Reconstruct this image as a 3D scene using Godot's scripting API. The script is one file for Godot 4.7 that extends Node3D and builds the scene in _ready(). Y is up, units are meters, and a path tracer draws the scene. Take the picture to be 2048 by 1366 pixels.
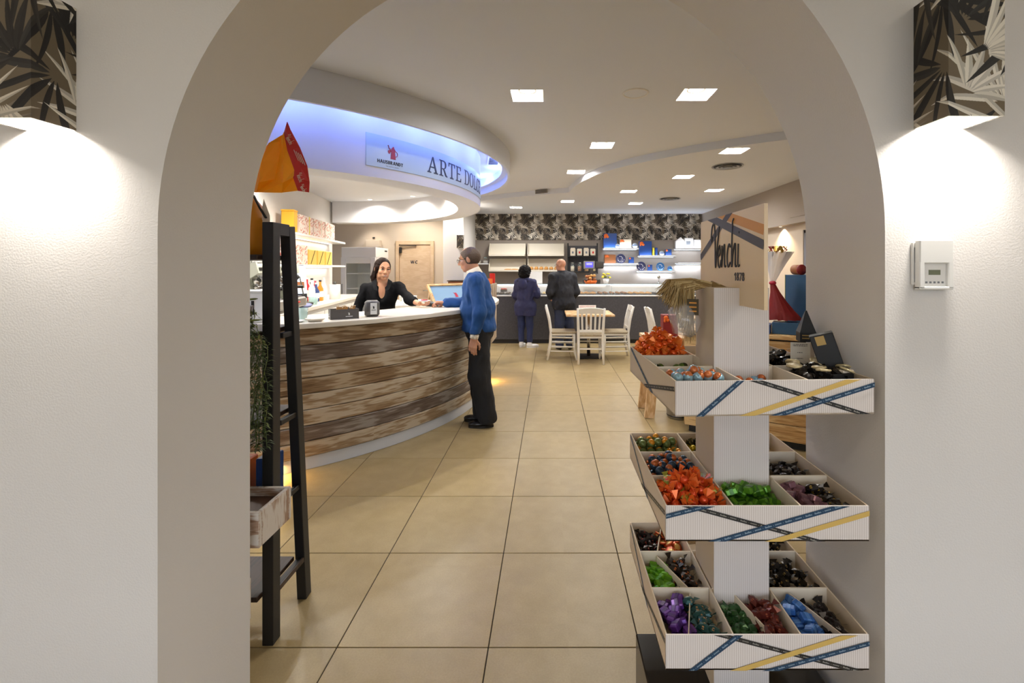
extends Node3D
# A pastry bar seen through a plaster arch. Metres, y up; the camera stands at the origin, 1.5 m above the floor, and looks along -z.

const BAR := Vector3(-3.3, 0.0, -5.43)      # centre of the round bar, its drum and the ring in the ceiling
const HIGH := 2.885                          # upper ceiling
const LOW := 2.8                             # lower ceiling
const ARCH_X := -0.074
const ARCH_R := 0.955
const ARCH_Y := 1.598
const ARCH_Z0 := -1.2
const ARCH_Z1 := -1.57

var M := {}
var taken := {}
var rng := RandomNumberGenerator.new()

# ---------------------------------------------------------------- mesh building
class MB:
	var st := SurfaceTool.new()
	func _init():
		st.begin(Mesh.PRIMITIVE_TRIANGLES)
		st.set_smooth_group(-1)
	func smooth(g: int = 0):
		st.set_smooth_group(g)
		return self
	func flat():
		st.set_smooth_group(-1)
		return self
	func tri(a: Vector3, b: Vector3, c: Vector3, ua := Vector2.ZERO, ub := Vector2.ZERO, uc := Vector2.ZERO):
		st.set_uv(ua); st.add_vertex(a)
		st.set_uv(uc); st.add_vertex(c)
		st.set_uv(ub); st.add_vertex(b)
	func quad(a: Vector3, b: Vector3, c: Vector3, d: Vector3, ua := Vector2(0, 1), ub := Vector2(1, 1), uc := Vector2(1, 0), ud := Vector2(0, 0)):
		tri(a, b, c, ua, ub, uc)
		tri(a, c, d, ua, uc, ud)
	func color(c: Color):
		st.set_color(c)
		return self
	func box(c: Vector3, s: Vector3, bev := 0.0, t := Transform3D()):
		var h := s * 0.5
		var b := minf(bev, minf(h.x, minf(h.y, h.z)) * 0.9)
		var ax := [Vector3.RIGHT, Vector3.UP, Vector3.BACK]
		for k in 3:
			for sg in [-1.0, 1.0]:
				var n: Vector3 = ax[k] * sg
				var u: Vector3 = ax[(k + 1) % 3]
				var v: Vector3 = ax[(k + 2) % 3] * sg
				var hn := absf(n.dot(h)); var hu := absf(u.dot(h)) - b; var hv := absf(v.dot(h)) - b
				var o: Vector3 = c + n * hn
				var su := hu * 2.0; var sv := hv * 2.0
				quad(t * (o - u * hu - v * hv), t * (o + u * hu - v * hv), t * (o + u * hu + v * hv), t * (o - u * hu + v * hv), Vector2(0, sv), Vector2(su, sv), Vector2(su, 0), Vector2(0, 0))
		if b > 0.0:
			for k in 3:
				var a: Vector3 = ax[k]; var u: Vector3 = ax[(k + 1) % 3]; var v: Vector3 = ax[(k + 2) % 3]
				var ha := absf(a.dot(h)) - b; var hu := absf(u.dot(h)); var hv := absf(v.dot(h))
				for su in [-1.0, 1.0]:
					for sv in [-1.0, 1.0]:
						var p: Vector3 = c + u * su * hu + v * sv * (hv - b)
						var q: Vector3 = c + u * su * (hu - b) + v * sv * hv
						if su * sv > 0.0:
							quad(t * (p - a * ha), t * (q - a * ha), t * (q + a * ha), t * (p + a * ha))
						else:
							quad(t * (p + a * ha), t * (q + a * ha), t * (q - a * ha), t * (p - a * ha))
			for sx in [-1.0, 1.0]:
				for sy in [-1.0, 1.0]:
					for sz in [-1.0, 1.0]:
						var p := c + Vector3(sx * h.x, sy * (h.y - b), sz * (h.z - b))
						var q := c + Vector3(sx * (h.x - b), sy * h.y, sz * (h.z - b))
						var r := c + Vector3(sx * (h.x - b), sy * (h.y - b), sz * h.z)
						if sx * sy * sz > 0.0:
							tri(t * p, t * q, t * r)
						else:
							tri(t * p, t * r, t * q)
		return self
	# polygon in the local xy plane, from z0 to z1
	func prism(poly: PackedVector2Array, z0: float, z1: float, t := Transform3D(), uvs := 1.0):
		var p := poly
		if Geometry2D.is_polygon_clockwise(p):
			p = p.duplicate(); p.reverse()
		var ix := Geometry2D.triangulate_polygon(p)
		for i in range(0, ix.size(), 3):
			var a := p[ix[i]]; var b := p[ix[i + 1]]; var c := p[ix[i + 2]]
			if (b - a).cross(c - a) < 0.0:
				var s := b; b = c; c = s
			tri(t * Vector3(a.x, a.y, z1), t * Vector3(b.x, b.y, z1), t * Vector3(c.x, c.y, z1), Vector2(a.x, -a.y) * uvs, Vector2(b.x, -b.y) * uvs, Vector2(c.x, -c.y) * uvs)
			tri(t * Vector3(a.x, a.y, z0), t * Vector3(c.x, c.y, z0), t * Vector3(b.x, b.y, z0), Vector2(a.x, -a.y) * uvs, Vector2(c.x, -c.y) * uvs, Vector2(b.x, -b.y) * uvs)
		var l := 0.0
		for i in p.size():
			var a := p[i]; var b := p[(i + 1) % p.size()]
			var e := l + a.distance_to(b)
			quad(t * Vector3(a.x, a.y, z0), t * Vector3(b.x, b.y, z0), t * Vector3(b.x, b.y, z1), t * Vector3(a.x, a.y, z1), Vector2(l, z0) * uvs, Vector2(e, z0) * uvs, Vector2(e, z1) * uvs, Vector2(l, z1) * uvs)
			l = e
		return self
	# profile (radius, height) turned about y; angle 0 points to +z, grows towards +x
	func lathe(prof: PackedVector2Array, segs := 24, a0 := 0.0, a1 := TAU, t := Transform3D(), closed := false, caps := false, uref := 0.0):
		var n := prof.size()
		var last := n if closed else n - 1
		for s in segs:
			var p0 := a0 + (a1 - a0) * s / segs; var p1 := a0 + (a1 - a0) * (s + 1) / segs
			var d0 := Vector3(sin(p0), 0, cos(p0)); var d1 := Vector3(sin(p1), 0, cos(p1))
			var l := 0.0
			for i in last:
				var a := prof[i]; var b := prof[(i + 1) % n]
				var e := l + a.distance_to(b)
				var rr := uref if uref > 0.0 else 1.0
				var A := t * (d0 * a.x + Vector3.UP * a.y); var B := t * (d1 * a.x + Vector3.UP * a.y)
				var Cc := t * (d1 * b.x + Vector3.UP * b.y); var D := t * (d0 * b.x + Vector3.UP * b.y)
				if a.x > 1e-6:
					tri(A, B, Cc, Vector2(p0 * rr, l), Vector2(p1 * rr, l), Vector2(p1 * rr, e))
				if b.x > 1e-6:
					tri(A, Cc, D, Vector2(p0 * rr, l), Vector2(p1 * rr, e), Vector2(p0 * rr, e))
				l = e
		if caps:
			var ix := Geometry2D.triangulate_polygon(prof)
			for k in 2:
				var ang := a0 if k == 0 else a1
				var d := Vector3(sin(ang), 0, cos(ang))
				for i in range(0, ix.size(), 3):
					var v := []
					for j in 3:
						v.append(t * (d * prof[ix[i + j]].x + Vector3.UP * prof[ix[i + j]].y))
					tri(v[0], v[1], v[2])
		return self
	func ball(c: Vector3, r: Vector3, segs := 12, rings := 8, t := Transform3D()):
		var pr := PackedVector2Array()
		for i in rings + 1:
			var a := -PI / 2 + PI * i / rings
			pr.append(Vector2(maxf(cos(a), 0.0) if i > 0 and i < rings else 0.0, sin(a)))
		return lathe(pr, segs, 0.0, TAU, t * Transform3D(Basis.from_scale(r), c))
	func cyl(c: Vector3, r0: float, r1: float, y0: float, y1: float, segs := 16, t := Transform3D()):
		return lathe(PackedVector2Array([Vector2(0, y0), Vector2(r0, y0), Vector2(r1, y1), Vector2(0, y1)]), segs, 0.0, TAU, t * Transform3D(Basis(), c))
	func tube(pts: Array, radii, segs := 8, caps := true, squash := Vector2.ONE):
		var n := pts.size()
		var rings := []
		var up := Vector3.UP
		var t0: Vector3 = (pts[1] - pts[0]).normalized()
		if absf(t0.dot(up)) > 0.95:
			up = Vector3.RIGHT
		var side := t0.cross(up).normalized()
		for i in n:
			var d: Vector3 = ((pts[mini(i + 1, n - 1)] - pts[maxi(i - 1, 0)]) as Vector3).normalized()
			side = (side - d * side.dot(d)).normalized()
			var u := side.cross(d)
			var r: float = radii if radii is float else radii[i]
			var ring := []
			for s in segs:
				var a := TAU * s / segs
				ring.append(pts[i] + side * cos(a) * r * squash.x + u * sin(a) * r * squash.y)
			rings.append(ring)
		for i in n - 1:
			for s in segs:
				var q := (s + 1) % segs
				quad(rings[i][s], rings[i + 1][s], rings[i + 1][q], rings[i][q])
		if caps:
			for s in range(1, segs - 1):
				tri(rings[0][0], rings[0][s], rings[0][s + 1])
				tri(rings[n - 1][0], rings[n - 1][s + 1], rings[n - 1][s])
		return self
	func bar(a: Vector3, b: Vector3, w: float, h: float, bev := 0.0):
		var d := (b - a)
		var z := d.normalized()
		var up := Vector3.UP if absf(z.y) < 0.95 else Vector3.BACK
		var x := up.cross(z).normalized()
		var y := z.cross(x)
		return box(Vector3.ZERO, Vector3(w, h, d.length()), bev, Transform3D(Basis(x, y, z), (a + b) * 0.5))
	func add(m: Mesh, t := Transform3D()):
		for i in m.get_surface_count():
			st.append_from(m, i, t)
		return self
	func mesh() -> ArrayMesh:
		st.generate_normals()
		return st.commit()
	func raw() -> ArrayMesh:
		return st.commit()

func numbered(called: String) -> String:
	var n: int = taken.get(called, -1) + 1
	taken[called] = n
	return called if n == 0 else "%s_%03d" % [called, n]

func obj(called: String, b, m: Material, parent: Node = null, at := Transform3D()) -> MeshInstance3D:
	var o := MeshInstance3D.new()
	o.mesh = b if b is Mesh else b.mesh()
	o.material_override = m
	o.transform = at
	if parent == null:
		o.name = numbered(called)
		add_child(o)
	else:
		o.name = called
		parent.add_child(o, true)
	return o

func meta(o: Node, label: String, category := "", group := "") -> Node:
	o.set_meta("label", label)
	if category: o.set_meta("category", category)
	if group: o.set_meta("group", group)
	return o

func thing(called: String, label: String, category: String, at := Vector3.ZERO, turn := 0.0, group := "") -> Node3D:
	var o := Node3D.new()
	o.name = numbered(called)
	add_child(o)
	o.position = at
	o.rotation.y = turn
	meta(o, label, category, group)
	return o

func dup(o: Node3D, called: String, at: Vector3, turn := 0.0, label := "", group := "") -> Node3D:
	var c: Node3D = o.duplicate()
	c.name = numbered(called)
	add_child(c)
	c.position = at
	c.rotation = Vector3(0, turn, 0)
	if label: c.set_meta("label", label)
	if group: c.set_meta("group", group)
	return c

func struct(called: String, label := "") -> Node3D:
	var o := Node3D.new()
	o.name = numbered(called)
	add_child(o)
	o.set_meta("kind", "structure")
	if label: o.set_meta("label", label)
	return o

func at(p: Vector3, yaw := 0.0, s := 1.0) -> Transform3D:
	return Transform3D(Basis(Vector3.UP, yaw).scaled(Vector3.ONE * s), p)

# a point of the round bar: angle from the point nearest the arch, positive towards the aisle
func ring(deg: float, r: float, y: float) -> Vector3:
	var a := deg_to_rad(deg)
	return BAR + Vector3(sin(a) * r, y, cos(a) * r)

func omni(parent: Node, called: String, p: Vector3, col: Color, e: float, size := 0.05):
	var l := OmniLight3D.new()
	l.name = called
	l.light_color = col; l.light_energy = e; l.light_size = size
	l.omni_range = 14.0; l.omni_attenuation = 2.0; l.shadow_enabled = true
	parent.add_child(l, true)
	l.position = p

func spot(parent: Node, called: String, p: Vector3, towards: Vector3, col: Color, e: float, angle: float, size := 0.03, soft := 0.6):
	var l := SpotLight3D.new()
	l.name = called
	l.light_color = col; l.light_energy = e; l.light_size = size
	l.spot_range = 14.0; l.spot_attenuation = 2.0; l.spot_angle = angle; l.spot_angle_attenuation = soft; l.shadow_enabled = true
	parent.add_child(l, true)
	var z := -towards.normalized()
	var x := (Vector3.UP if absf(z.y) < 0.95 else Vector3.BACK).cross(z).normalized()
	l.transform = Transform3D(Basis(x, z.cross(x), z), p)

func area(parent: Node, called: String, p: Vector3, towards: Vector3, col: Color, e: float, size: Vector2):
	var l := AreaLight3D.new()
	l.name = called
	l.light_color = col; l.light_energy = e
	l.area_size = size
	l.area_range = 14.0; l.area_attenuation = 2.0; l.shadow_enabled = true
	parent.add_child(l, true)
	var z := -towards.normalized()
	var x := (Vector3.UP if absf(z.y) < 0.95 else Vector3.BACK).cross(z).normalized()
	l.transform = Transform3D(Basis(x, z.cross(x), z), p)

func text(s: String, size: float, font_name := "Droid Sans", weight := 400, depth := 0.001, italic := false) -> TextMesh:
	var t := TextMesh.new()
	var f := SystemFont.new()
	f.font_names = PackedStringArray([font_name])
	f.font_weight = weight
	f.font_italic = italic
	t.font = f
	t.font_size = 64
	t.text = s
	t.pixel_size = size / 64.0
	t.depth = depth
	t.curve_step = 2.0
	return t

# ---------------------------------------------------------------- textures and materials
func mk(key: String, c: Color, rough := 0.6, metal := 0.0, tex: Texture2D = null, o := {}) -> StandardMaterial3D:
	var m := StandardMaterial3D.new()
	m.resource_name = key
	m.albedo_color = c
	m.roughness = rough
	m.metallic = metal
	if tex: m.albedo_texture = tex
	for k in o: m.set(k, o[k])
	M[key] = m
	return m

func glow(key: String, c: Color, e: float, base := Color(0.9, 0.9, 0.9)):
	return mk(key, base, 0.5, 0.0, null, {"emission_enabled": true, "emission": c, "emission_energy_multiplier": e})

func noise(freq: float, sd: int, oct := 4) -> FastNoiseLite:
	var n := FastNoiseLite.new()
	n.noise_type = FastNoiseLite.TYPE_SIMPLEX_SMOOTH
	n.frequency = freq; n.seed = sd; n.fractal_octaves = oct
	return n

func bump_tex(freq: float, sd: int, size := 256) -> NoiseTexture2D:
	var t := NoiseTexture2D.new()
	t.width = size; t.height = size; t.seamless = true
	t.noise = noise(freq, sd)
	return t

func wood_tex(w: int, h: int, sd: int, dark: Color, mid: Color, pale: Color, paleness: float) -> ImageTexture:
	var im := Image.create(w, h, false, Image.FORMAT_RGB8)
	var a := noise(0.012, sd, 3); var b := noise(0.05, sd + 1, 3); var g := noise(0.3, sd + 2, 2)
	for y in h:
		for x in w:
			var patch := a.get_noise_2d(x * 0.5, y * 1.6) * 1.5 + b.get_noise_2d(x * 0.22, y * 1.4) * 0.8
			var grain := g.get_noise_2d(x * 0.03, y * 1.1) * 0.55 + b.get_noise_2d(x * 0.08, y * 3.0 + 90.0) * 0.6
			var c := mid.lerp(pale, smoothstep(-0.2, 0.4, patch + grain * 0.7 + paleness - 0.12))
			c = c.lerp(dark, 0.85 * smoothstep(0.12, 0.5, grain - patch * 0.4 - paleness * 0.35))
			im.set_pixel(x, y, c)
	return ImageTexture.create_from_image(im)

func speckle_tex(size: int, sd: int, c0: Color, c1: Color, amount := 1.0) -> ImageTexture:
	var im := Image.create(size, size, false, Image.FORMAT_RGB8)
	var a := noise(0.02, sd, 3); var b := noise(0.35, sd + 5, 2)
	for y in size:
		for x in size:
			im.set_pixel(x, y, c0.lerp(c1, clampf(0.5 + amount * (a.get_noise_2d(x, y) * 0.45 + b.get_noise_2d(x, y) * 0.5), 0.0, 1.0)))
	return ImageTexture.create_from_image(im)

# fills a polygon on an image that repeats on both sides
func fill(im: Image, poly: PackedVector2Array, c: Color):
	var w := im.get_width(); var h := im.get_height()
	var lo := INF; var hi := -INF
	for p in poly:
		lo = minf(lo, p.y); hi = maxf(hi, p.y)
	for y in range(floori(lo), ceili(hi) + 1):
		var xs := []
		var yy := y + 0.5
		for i in poly.size():
			var a := poly[i]; var b := poly[(i + 1) % poly.size()]
			if (a.y <= yy) != (b.y <= yy):
				xs.append(a.x + (b.x - a.x) * (yy - a.y) / (b.y - a.y))
		xs.sort()
		for k in range(0, xs.size() - 1, 2):
			var x0 := roundi(xs[k]); var x1 := roundi(xs[k + 1])
			if x1 <= x0: continue
			var sx := posmod(x0, w); var n := x1 - x0
			im.fill_rect(Rect2i(sx, posmod(y, h), mini(n, w - sx), 1), c)
			if sx + n > w:
				im.fill_rect(Rect2i(0, posmod(y, h), mini(sx + n - w, w), 1), c)

func leaflet(im: Image, p: Vector2, ang: float, l: float, w: float, bend: float, c: Color, c2: Color):
	var left := PackedVector2Array(); var right := PackedVector2Array(); var mid := PackedVector2Array()
	for i in 11:
		var t := i / 10.0
		var a := ang + bend * t
		var s := p + Vector2(cos(ang + bend * t * 0.5), sin(ang + bend * t * 0.5)) * l * t
		var wd := w * pow(sin(PI * pow(t, 0.75)), 0.8) * 0.5
		var nrm := Vector2(-sin(a), cos(a)) * wd
		left.append(s + nrm); right.append(s - nrm); mid.append(s)
	var rr := right.duplicate(); rr.reverse()
	var half := mid.duplicate(); half.reverse()
	fill(im, left + rr, c)
	fill(im, left + half, c2)

func palm_tex() -> ImageTexture:
	var r := RandomNumberGenerator.new(); r.seed = 11
	var im := Image.create(1024, 1024, false, Image.FORMAT_RGB8)
	im.fill(Color8(112, 99, 79))
	var tones := [Color8(40, 37, 34), Color8(118, 106, 90), Color8(60, 55, 49), Color8(160, 146, 124), Color8(30, 28, 27), Color8(216, 206, 188), Color8(48, 44, 40), Color8(236, 230, 216)]
	for layer in 36:
		var c: Color = tones[(layer * 5 + 2) % 8]
		if layer >= 20: c = tones[[5, 4, 7, 0, 5, 4, 7, 6][(layer - 20) % 8]]
		var p := Vector2(fmod(layer * 0.7549, 1.0) * 1024, fmod(layer * 0.5698, 1.0) * 1024)
		var dir := r.randf() * TAU
		var n := r.randi_range(6, 9)
		var l := r.randf_range(230, 390)
		var spread := r.randf_range(1.2, 2.5)
		for k in n:
			var u := (k / float(n - 1) - 0.5) * spread
			var shade := r.randf_range(-0.08, 0.08)
			var cc := c.lightened(shade) if shade > 0 else c.darkened(-shade)
			leaflet(im, p + Vector2(cos(dir + u), sin(dir + u)) * 26.0, dir + u, l * r.randf_range(0.7, 1.1), r.randf_range(22, 38), u * 0.45, cc, cc.darkened(0.16))
	return ImageTexture.create_from_image(im)

# closed or open strokes painted on a picture: points in 0..1, width in pixels
func stroke(im: Image, pts: Array, w: float, c: Color):
	for i in pts.size() - 1:
		var a: Vector2 = pts[i]; var b: Vector2 = pts[i + 1]
		var n := int(a.distance_to(b)) + 1
		for k in n + 1:
			var p := a.lerp(b, k / float(n))
			im.fill_rect(Rect2i(int(p.x - w / 2), int(p.y - w / 2), maxi(1, int(w)), maxi(1, int(w))), c)

# little dots of print on a ribbon or a label: rows of short dashes
func print_rows(im: Image, rect: Rect2i, rows: int, c: Color, sd: int):
	var r := RandomNumberGenerator.new(); r.seed = sd
	var rh := rect.size.y / float(rows)
	for k in rows:
		var x := rect.position.x
		while x < rect.end.x - 2:
			var n := r.randi_range(2, 9)
			im.fill_rect(Rect2i(x, int(rect.position.y + rh * (k + 0.25)), mini(n, rect.end.x - x), maxi(1, int(rh * 0.45))), c)
			x += n + r.randi_range(1, 3)

func materials():
	var plaster_bump := bump_tex(0.09, 3, 512)
	mk("plaster", Color8(222, 219, 216), 0.85, 0.0, null, {"heightmap_enabled": true, "heightmap_texture": plaster_bump, "heightmap_scale": 0.03, "uv1_triplanar": true, "uv1_world_triplanar": true, "uv1_scale": Vector3(3, 3, 3)})
	mk("ceiling", Color8(224, 228, 236), 0.9)
	mk("taupe_wall", Color8(168, 158, 147), 0.85)
	mk("grey_wall", Color8(150, 140, 130), 0.8)
	mk("white_wall", Color8(232, 229, 225), 0.85)
	mk("beige_wall", Color8(206, 192, 174), 0.85)
	mk("white_paint", Color8(236, 234, 230), 0.45)
	mk("white_gloss", Color8(240, 240, 238), 0.2)
	var pt := palm_tex()
	mk("palm_paper", Color(1, 1, 1), 0.7, 0.0, pt)
	mk("palm_paper_wide", Color(1, 1, 1), 0.7, 0.0, pt)
	for k in 4:
		var c: Color = [Color8(171, 149, 104), Color8(167, 145, 100), Color8(174, 152, 108), Color8(169, 148, 105)][k]
		mk("tile%d" % k, Color(1, 1, 1), 0.36, 0.0, speckle_tex(256, 20 + k, c.darkened(0.06), c.lightened(0.06), 0.9), {"uv1_triplanar": true, "uv1_world_triplanar": true, "uv1_scale": Vector3(1.3, 1.3, 1.3), "uv1_offset": Vector3(k * 0.3, 0, k * 0.17)})
	mk("grout", Color8(42, 36, 30), 0.9)
	var wl := wood_tex(2048, 128, 31, Color8(122, 94, 66), Color8(160, 136, 106), Color8(198, 184, 162), 0.3)
	var wt := wood_tex(2048, 128, 47, Color8(98, 72, 48), Color8(142, 116, 86), Color8(186, 168, 142), 0.05)
	var wg := wood_tex(2048, 128, 59, Color8(82, 66, 56), Color8(116, 102, 92), Color8(156, 148, 140), -0.05)
	mk("plank_pale", Color(1, 1, 1), 0.55, 0.0, wl, {"uv1_scale": Vector3(0.19, 4.0, 1)})
	mk("plank_tan", Color(1, 1, 1), 0.55, 0.0, wt, {"uv1_scale": Vector3(0.19, 4.0, 1), "uv1_offset": Vector3(0.3, 0.2, 0)})
	mk("plank_grey", Color(1, 1, 1), 0.55, 0.0, wg, {"uv1_scale": Vector3(0.19, 4.0, 1)})
	mk("crate_wood", Color(1, 1, 1), 0.6, 0.0, wood_tex(512, 128, 71, Color8(120, 84, 60), Color8(170, 140, 118), Color8(214, 206, 196), 0.35), {"uv1_scale": Vector3(1.6, 4.0, 1)})
	mk("oak", Color(1, 1, 1), 0.45, 0.0, wood_tex(512, 128, 83, Color8(170, 126, 78), Color8(206, 164, 112), Color8(226, 192, 146), 0.1), {"uv1_scale": Vector3(1.2, 3.0, 1)})
	mk("counter_wood", Color(1, 1, 1), 0.5, 0.0, wood_tex(512, 128, 87, Color8(150, 108, 58), Color8(192, 150, 94), Color8(216, 182, 128), 0.1), {"uv1_scale": Vector3(0.8, 3.0, 1)})
	mk("door_wood", Color(1, 1, 1), 0.5, 0.0, wood_tex(512, 256, 91, Color8(198, 170, 138), Color8(206, 180, 148), Color8(212, 188, 158), 0.0), {"uv1_scale": Vector3(1.0, 1.5, 1)})
	mk("dark_wood", Color(1, 1, 1), 0.5, 0.0, wood_tex(256, 64, 97, Color8(36, 24, 18), Color8(62, 44, 34), Color8(84, 62, 48), -0.1), {"uv1_scale": Vector3(1.5, 4.0, 1)})
	mk("black_paint", Color8(26, 25, 25), 0.5)
	mk("black_gloss", Color8(16, 16, 17), 0.18)
	mk("charcoal", Color(1, 1, 1), 0.6, 0.0, speckle_tex(256, 5, Color8(58, 57, 60), Color8(80, 78, 82), 0.9), {"uv1_triplanar": true, "uv1_scale": Vector3(4, 4, 4)})
	mk("drum", Color8(222, 222, 226), 0.8)
	mk("stone_top", Color8(232, 226, 214), 0.22)
	mk("kick", Color8(205, 208, 214), 0.4)
	mk("sign_film", Color8(186, 205, 214), 0.35)
	mk("sign_ink", Color8(28, 42, 66), 0.5)
	mk("ink", Color8(24, 24, 26), 0.6)
	mk("logo_red", Color8(158, 22, 48), 0.5)
	mk("white_ink", Color8(235, 235, 232), 0.6)
	mk("grey_ink", Color8(120, 124, 130), 0.6)
	mk("chrome", Color8(205, 205, 205), 0.12, 1.0)
	mk("steel", Color8(176, 176, 174), 0.32, 1.0)
	mk("dark_steel", Color8(90, 88, 86), 0.35, 0.9)
	mk("glass", Color(0.9, 0.97, 0.95, 0.08), 0.02, 0.0, null, {"transparency": BaseMaterial3D.TRANSPARENCY_ALPHA})
	mk("glass_edge", Color(0.72, 0.84, 0.82, 0.4), 0.05, 0.0, null, {"transparency": BaseMaterial3D.TRANSPARENCY_ALPHA})
	mk("cellophane", Color(1, 1, 1, 0.22), 0.12, 0.0, null, {"transparency": BaseMaterial3D.TRANSPARENCY_ALPHA})
	glow("panel_light_glow", Color(1.0, 0.93, 0.82), 9.0)
	glow("white_led_glow", Color(0.86, 0.92, 1.0), 2.5)
	glow("cove_led_glow", Color(0.72, 0.82, 1.0), 3.5)
	glow("warm_led_glow", Color(1.0, 0.86, 0.62), 5.0)
	glow("sconce_glow", Color(1.0, 0.95, 0.88), 7.0)
	glow("screen_glow", Color(0.35, 0.32, 0.95), 1.1, Color8(60, 60, 160))

# ---------------------------------------------------------------- the building
func arch_wall():
	var w := struct("wall_front", "white plaster wall with a wide round arch")
	var b := MB.new()
	var x0 := -2.9; var x1 := 3.9; var top := 3.05
	var xl := ARCH_X - ARCH_R; var xr := ARCH_X + ARCH_R
	var z0 := ARCH_Z0; var z1 := ARCH_Z1
	b.quad(Vector3(x0, 0, z0), Vector3(xl, 0, z0), Vector3(xl, ARCH_Y, z0), Vector3(x0, ARCH_Y, z0))
	b.quad(Vector3(xr, 0, z0), Vector3(x1, 0, z0), Vector3(x1, ARCH_Y, z0), Vector3(xr, ARCH_Y, z0))
	b.quad(Vector3(xl, 0, z1), Vector3(x0, 0, z1), Vector3(x0, ARCH_Y, z1), Vector3(xl, ARCH_Y, z1))
	b.quad(Vector3(x1, 0, z1), Vector3(xr, 0, z1), Vector3(xr, ARCH_Y, z1), Vector3(x1, ARCH_Y, z1))
	b.quad(Vector3(x0, ARCH_Y, z0), Vector3(xl, ARCH_Y, z0), Vector3(xl, top, z0), Vector3(x0, top, z0))
	b.quad(Vector3(xr, ARCH_Y, z0), Vector3(x1, ARCH_Y, z0), Vector3(x1, top, z0), Vector3(xr, top, z0))
	b.quad(Vector3(xl, ARCH_Y, z1), Vector3(x0, ARCH_Y, z1), Vector3(x0, top, z1), Vector3(xl, top, z1))
	b.quad(Vector3(x1, ARCH_Y, z1), Vector3(xr, ARCH_Y, z1), Vector3(xr, top, z1), Vector3(x1, top, z1))
	var n := 64
	b.smooth(1)
	b.quad(Vector3(xl, 0, z0), Vector3(xl, 0, z1), Vector3(xl, ARCH_Y, z1), Vector3(xl, ARCH_Y, z0))
	b.quad(Vector3(xr, 0, z1), Vector3(xr, 0, z0), Vector3(xr, ARCH_Y, z0), Vector3(xr, ARCH_Y, z1))
	for i in n:
		var a0 := PI - PI * i / n; var a1 := PI - PI * (i + 1) / n
		var p := Vector2(ARCH_X + cos(a0) * ARCH_R, ARCH_Y + sin(a0) * ARCH_R)
		var q := Vector2(ARCH_X + cos(a1) * ARCH_R, ARCH_Y + sin(a1) * ARCH_R)
		b.smooth(1)
		b.quad(Vector3(p.x, p.y, z0), Vector3(p.x, p.y, z1), Vector3(q.x, q.y, z1), Vector3(q.x, q.y, z0))
		b.flat()
		b.quad(Vector3(p.x, p.y, z0), Vector3(q.x, q.y, z0), Vector3(q.x, top, z0), Vector3(p.x, top, z0))
		b.quad(Vector3(q.x, q.y, z1), Vector3(p.x, p.y, z1), Vector3(p.x, top, z1), Vector3(q.x, top, z1))
	obj("plaster_surface", b, M.plaster, w)

func slab(called: String, c: Vector3, s: Vector3, m: Material, label := "") -> Node3D:
	var o := obj(called, MB.new().box(c, s), m)
	o.set_meta("kind", "structure")
	if label: o.set_meta("label", label)
	return o

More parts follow.
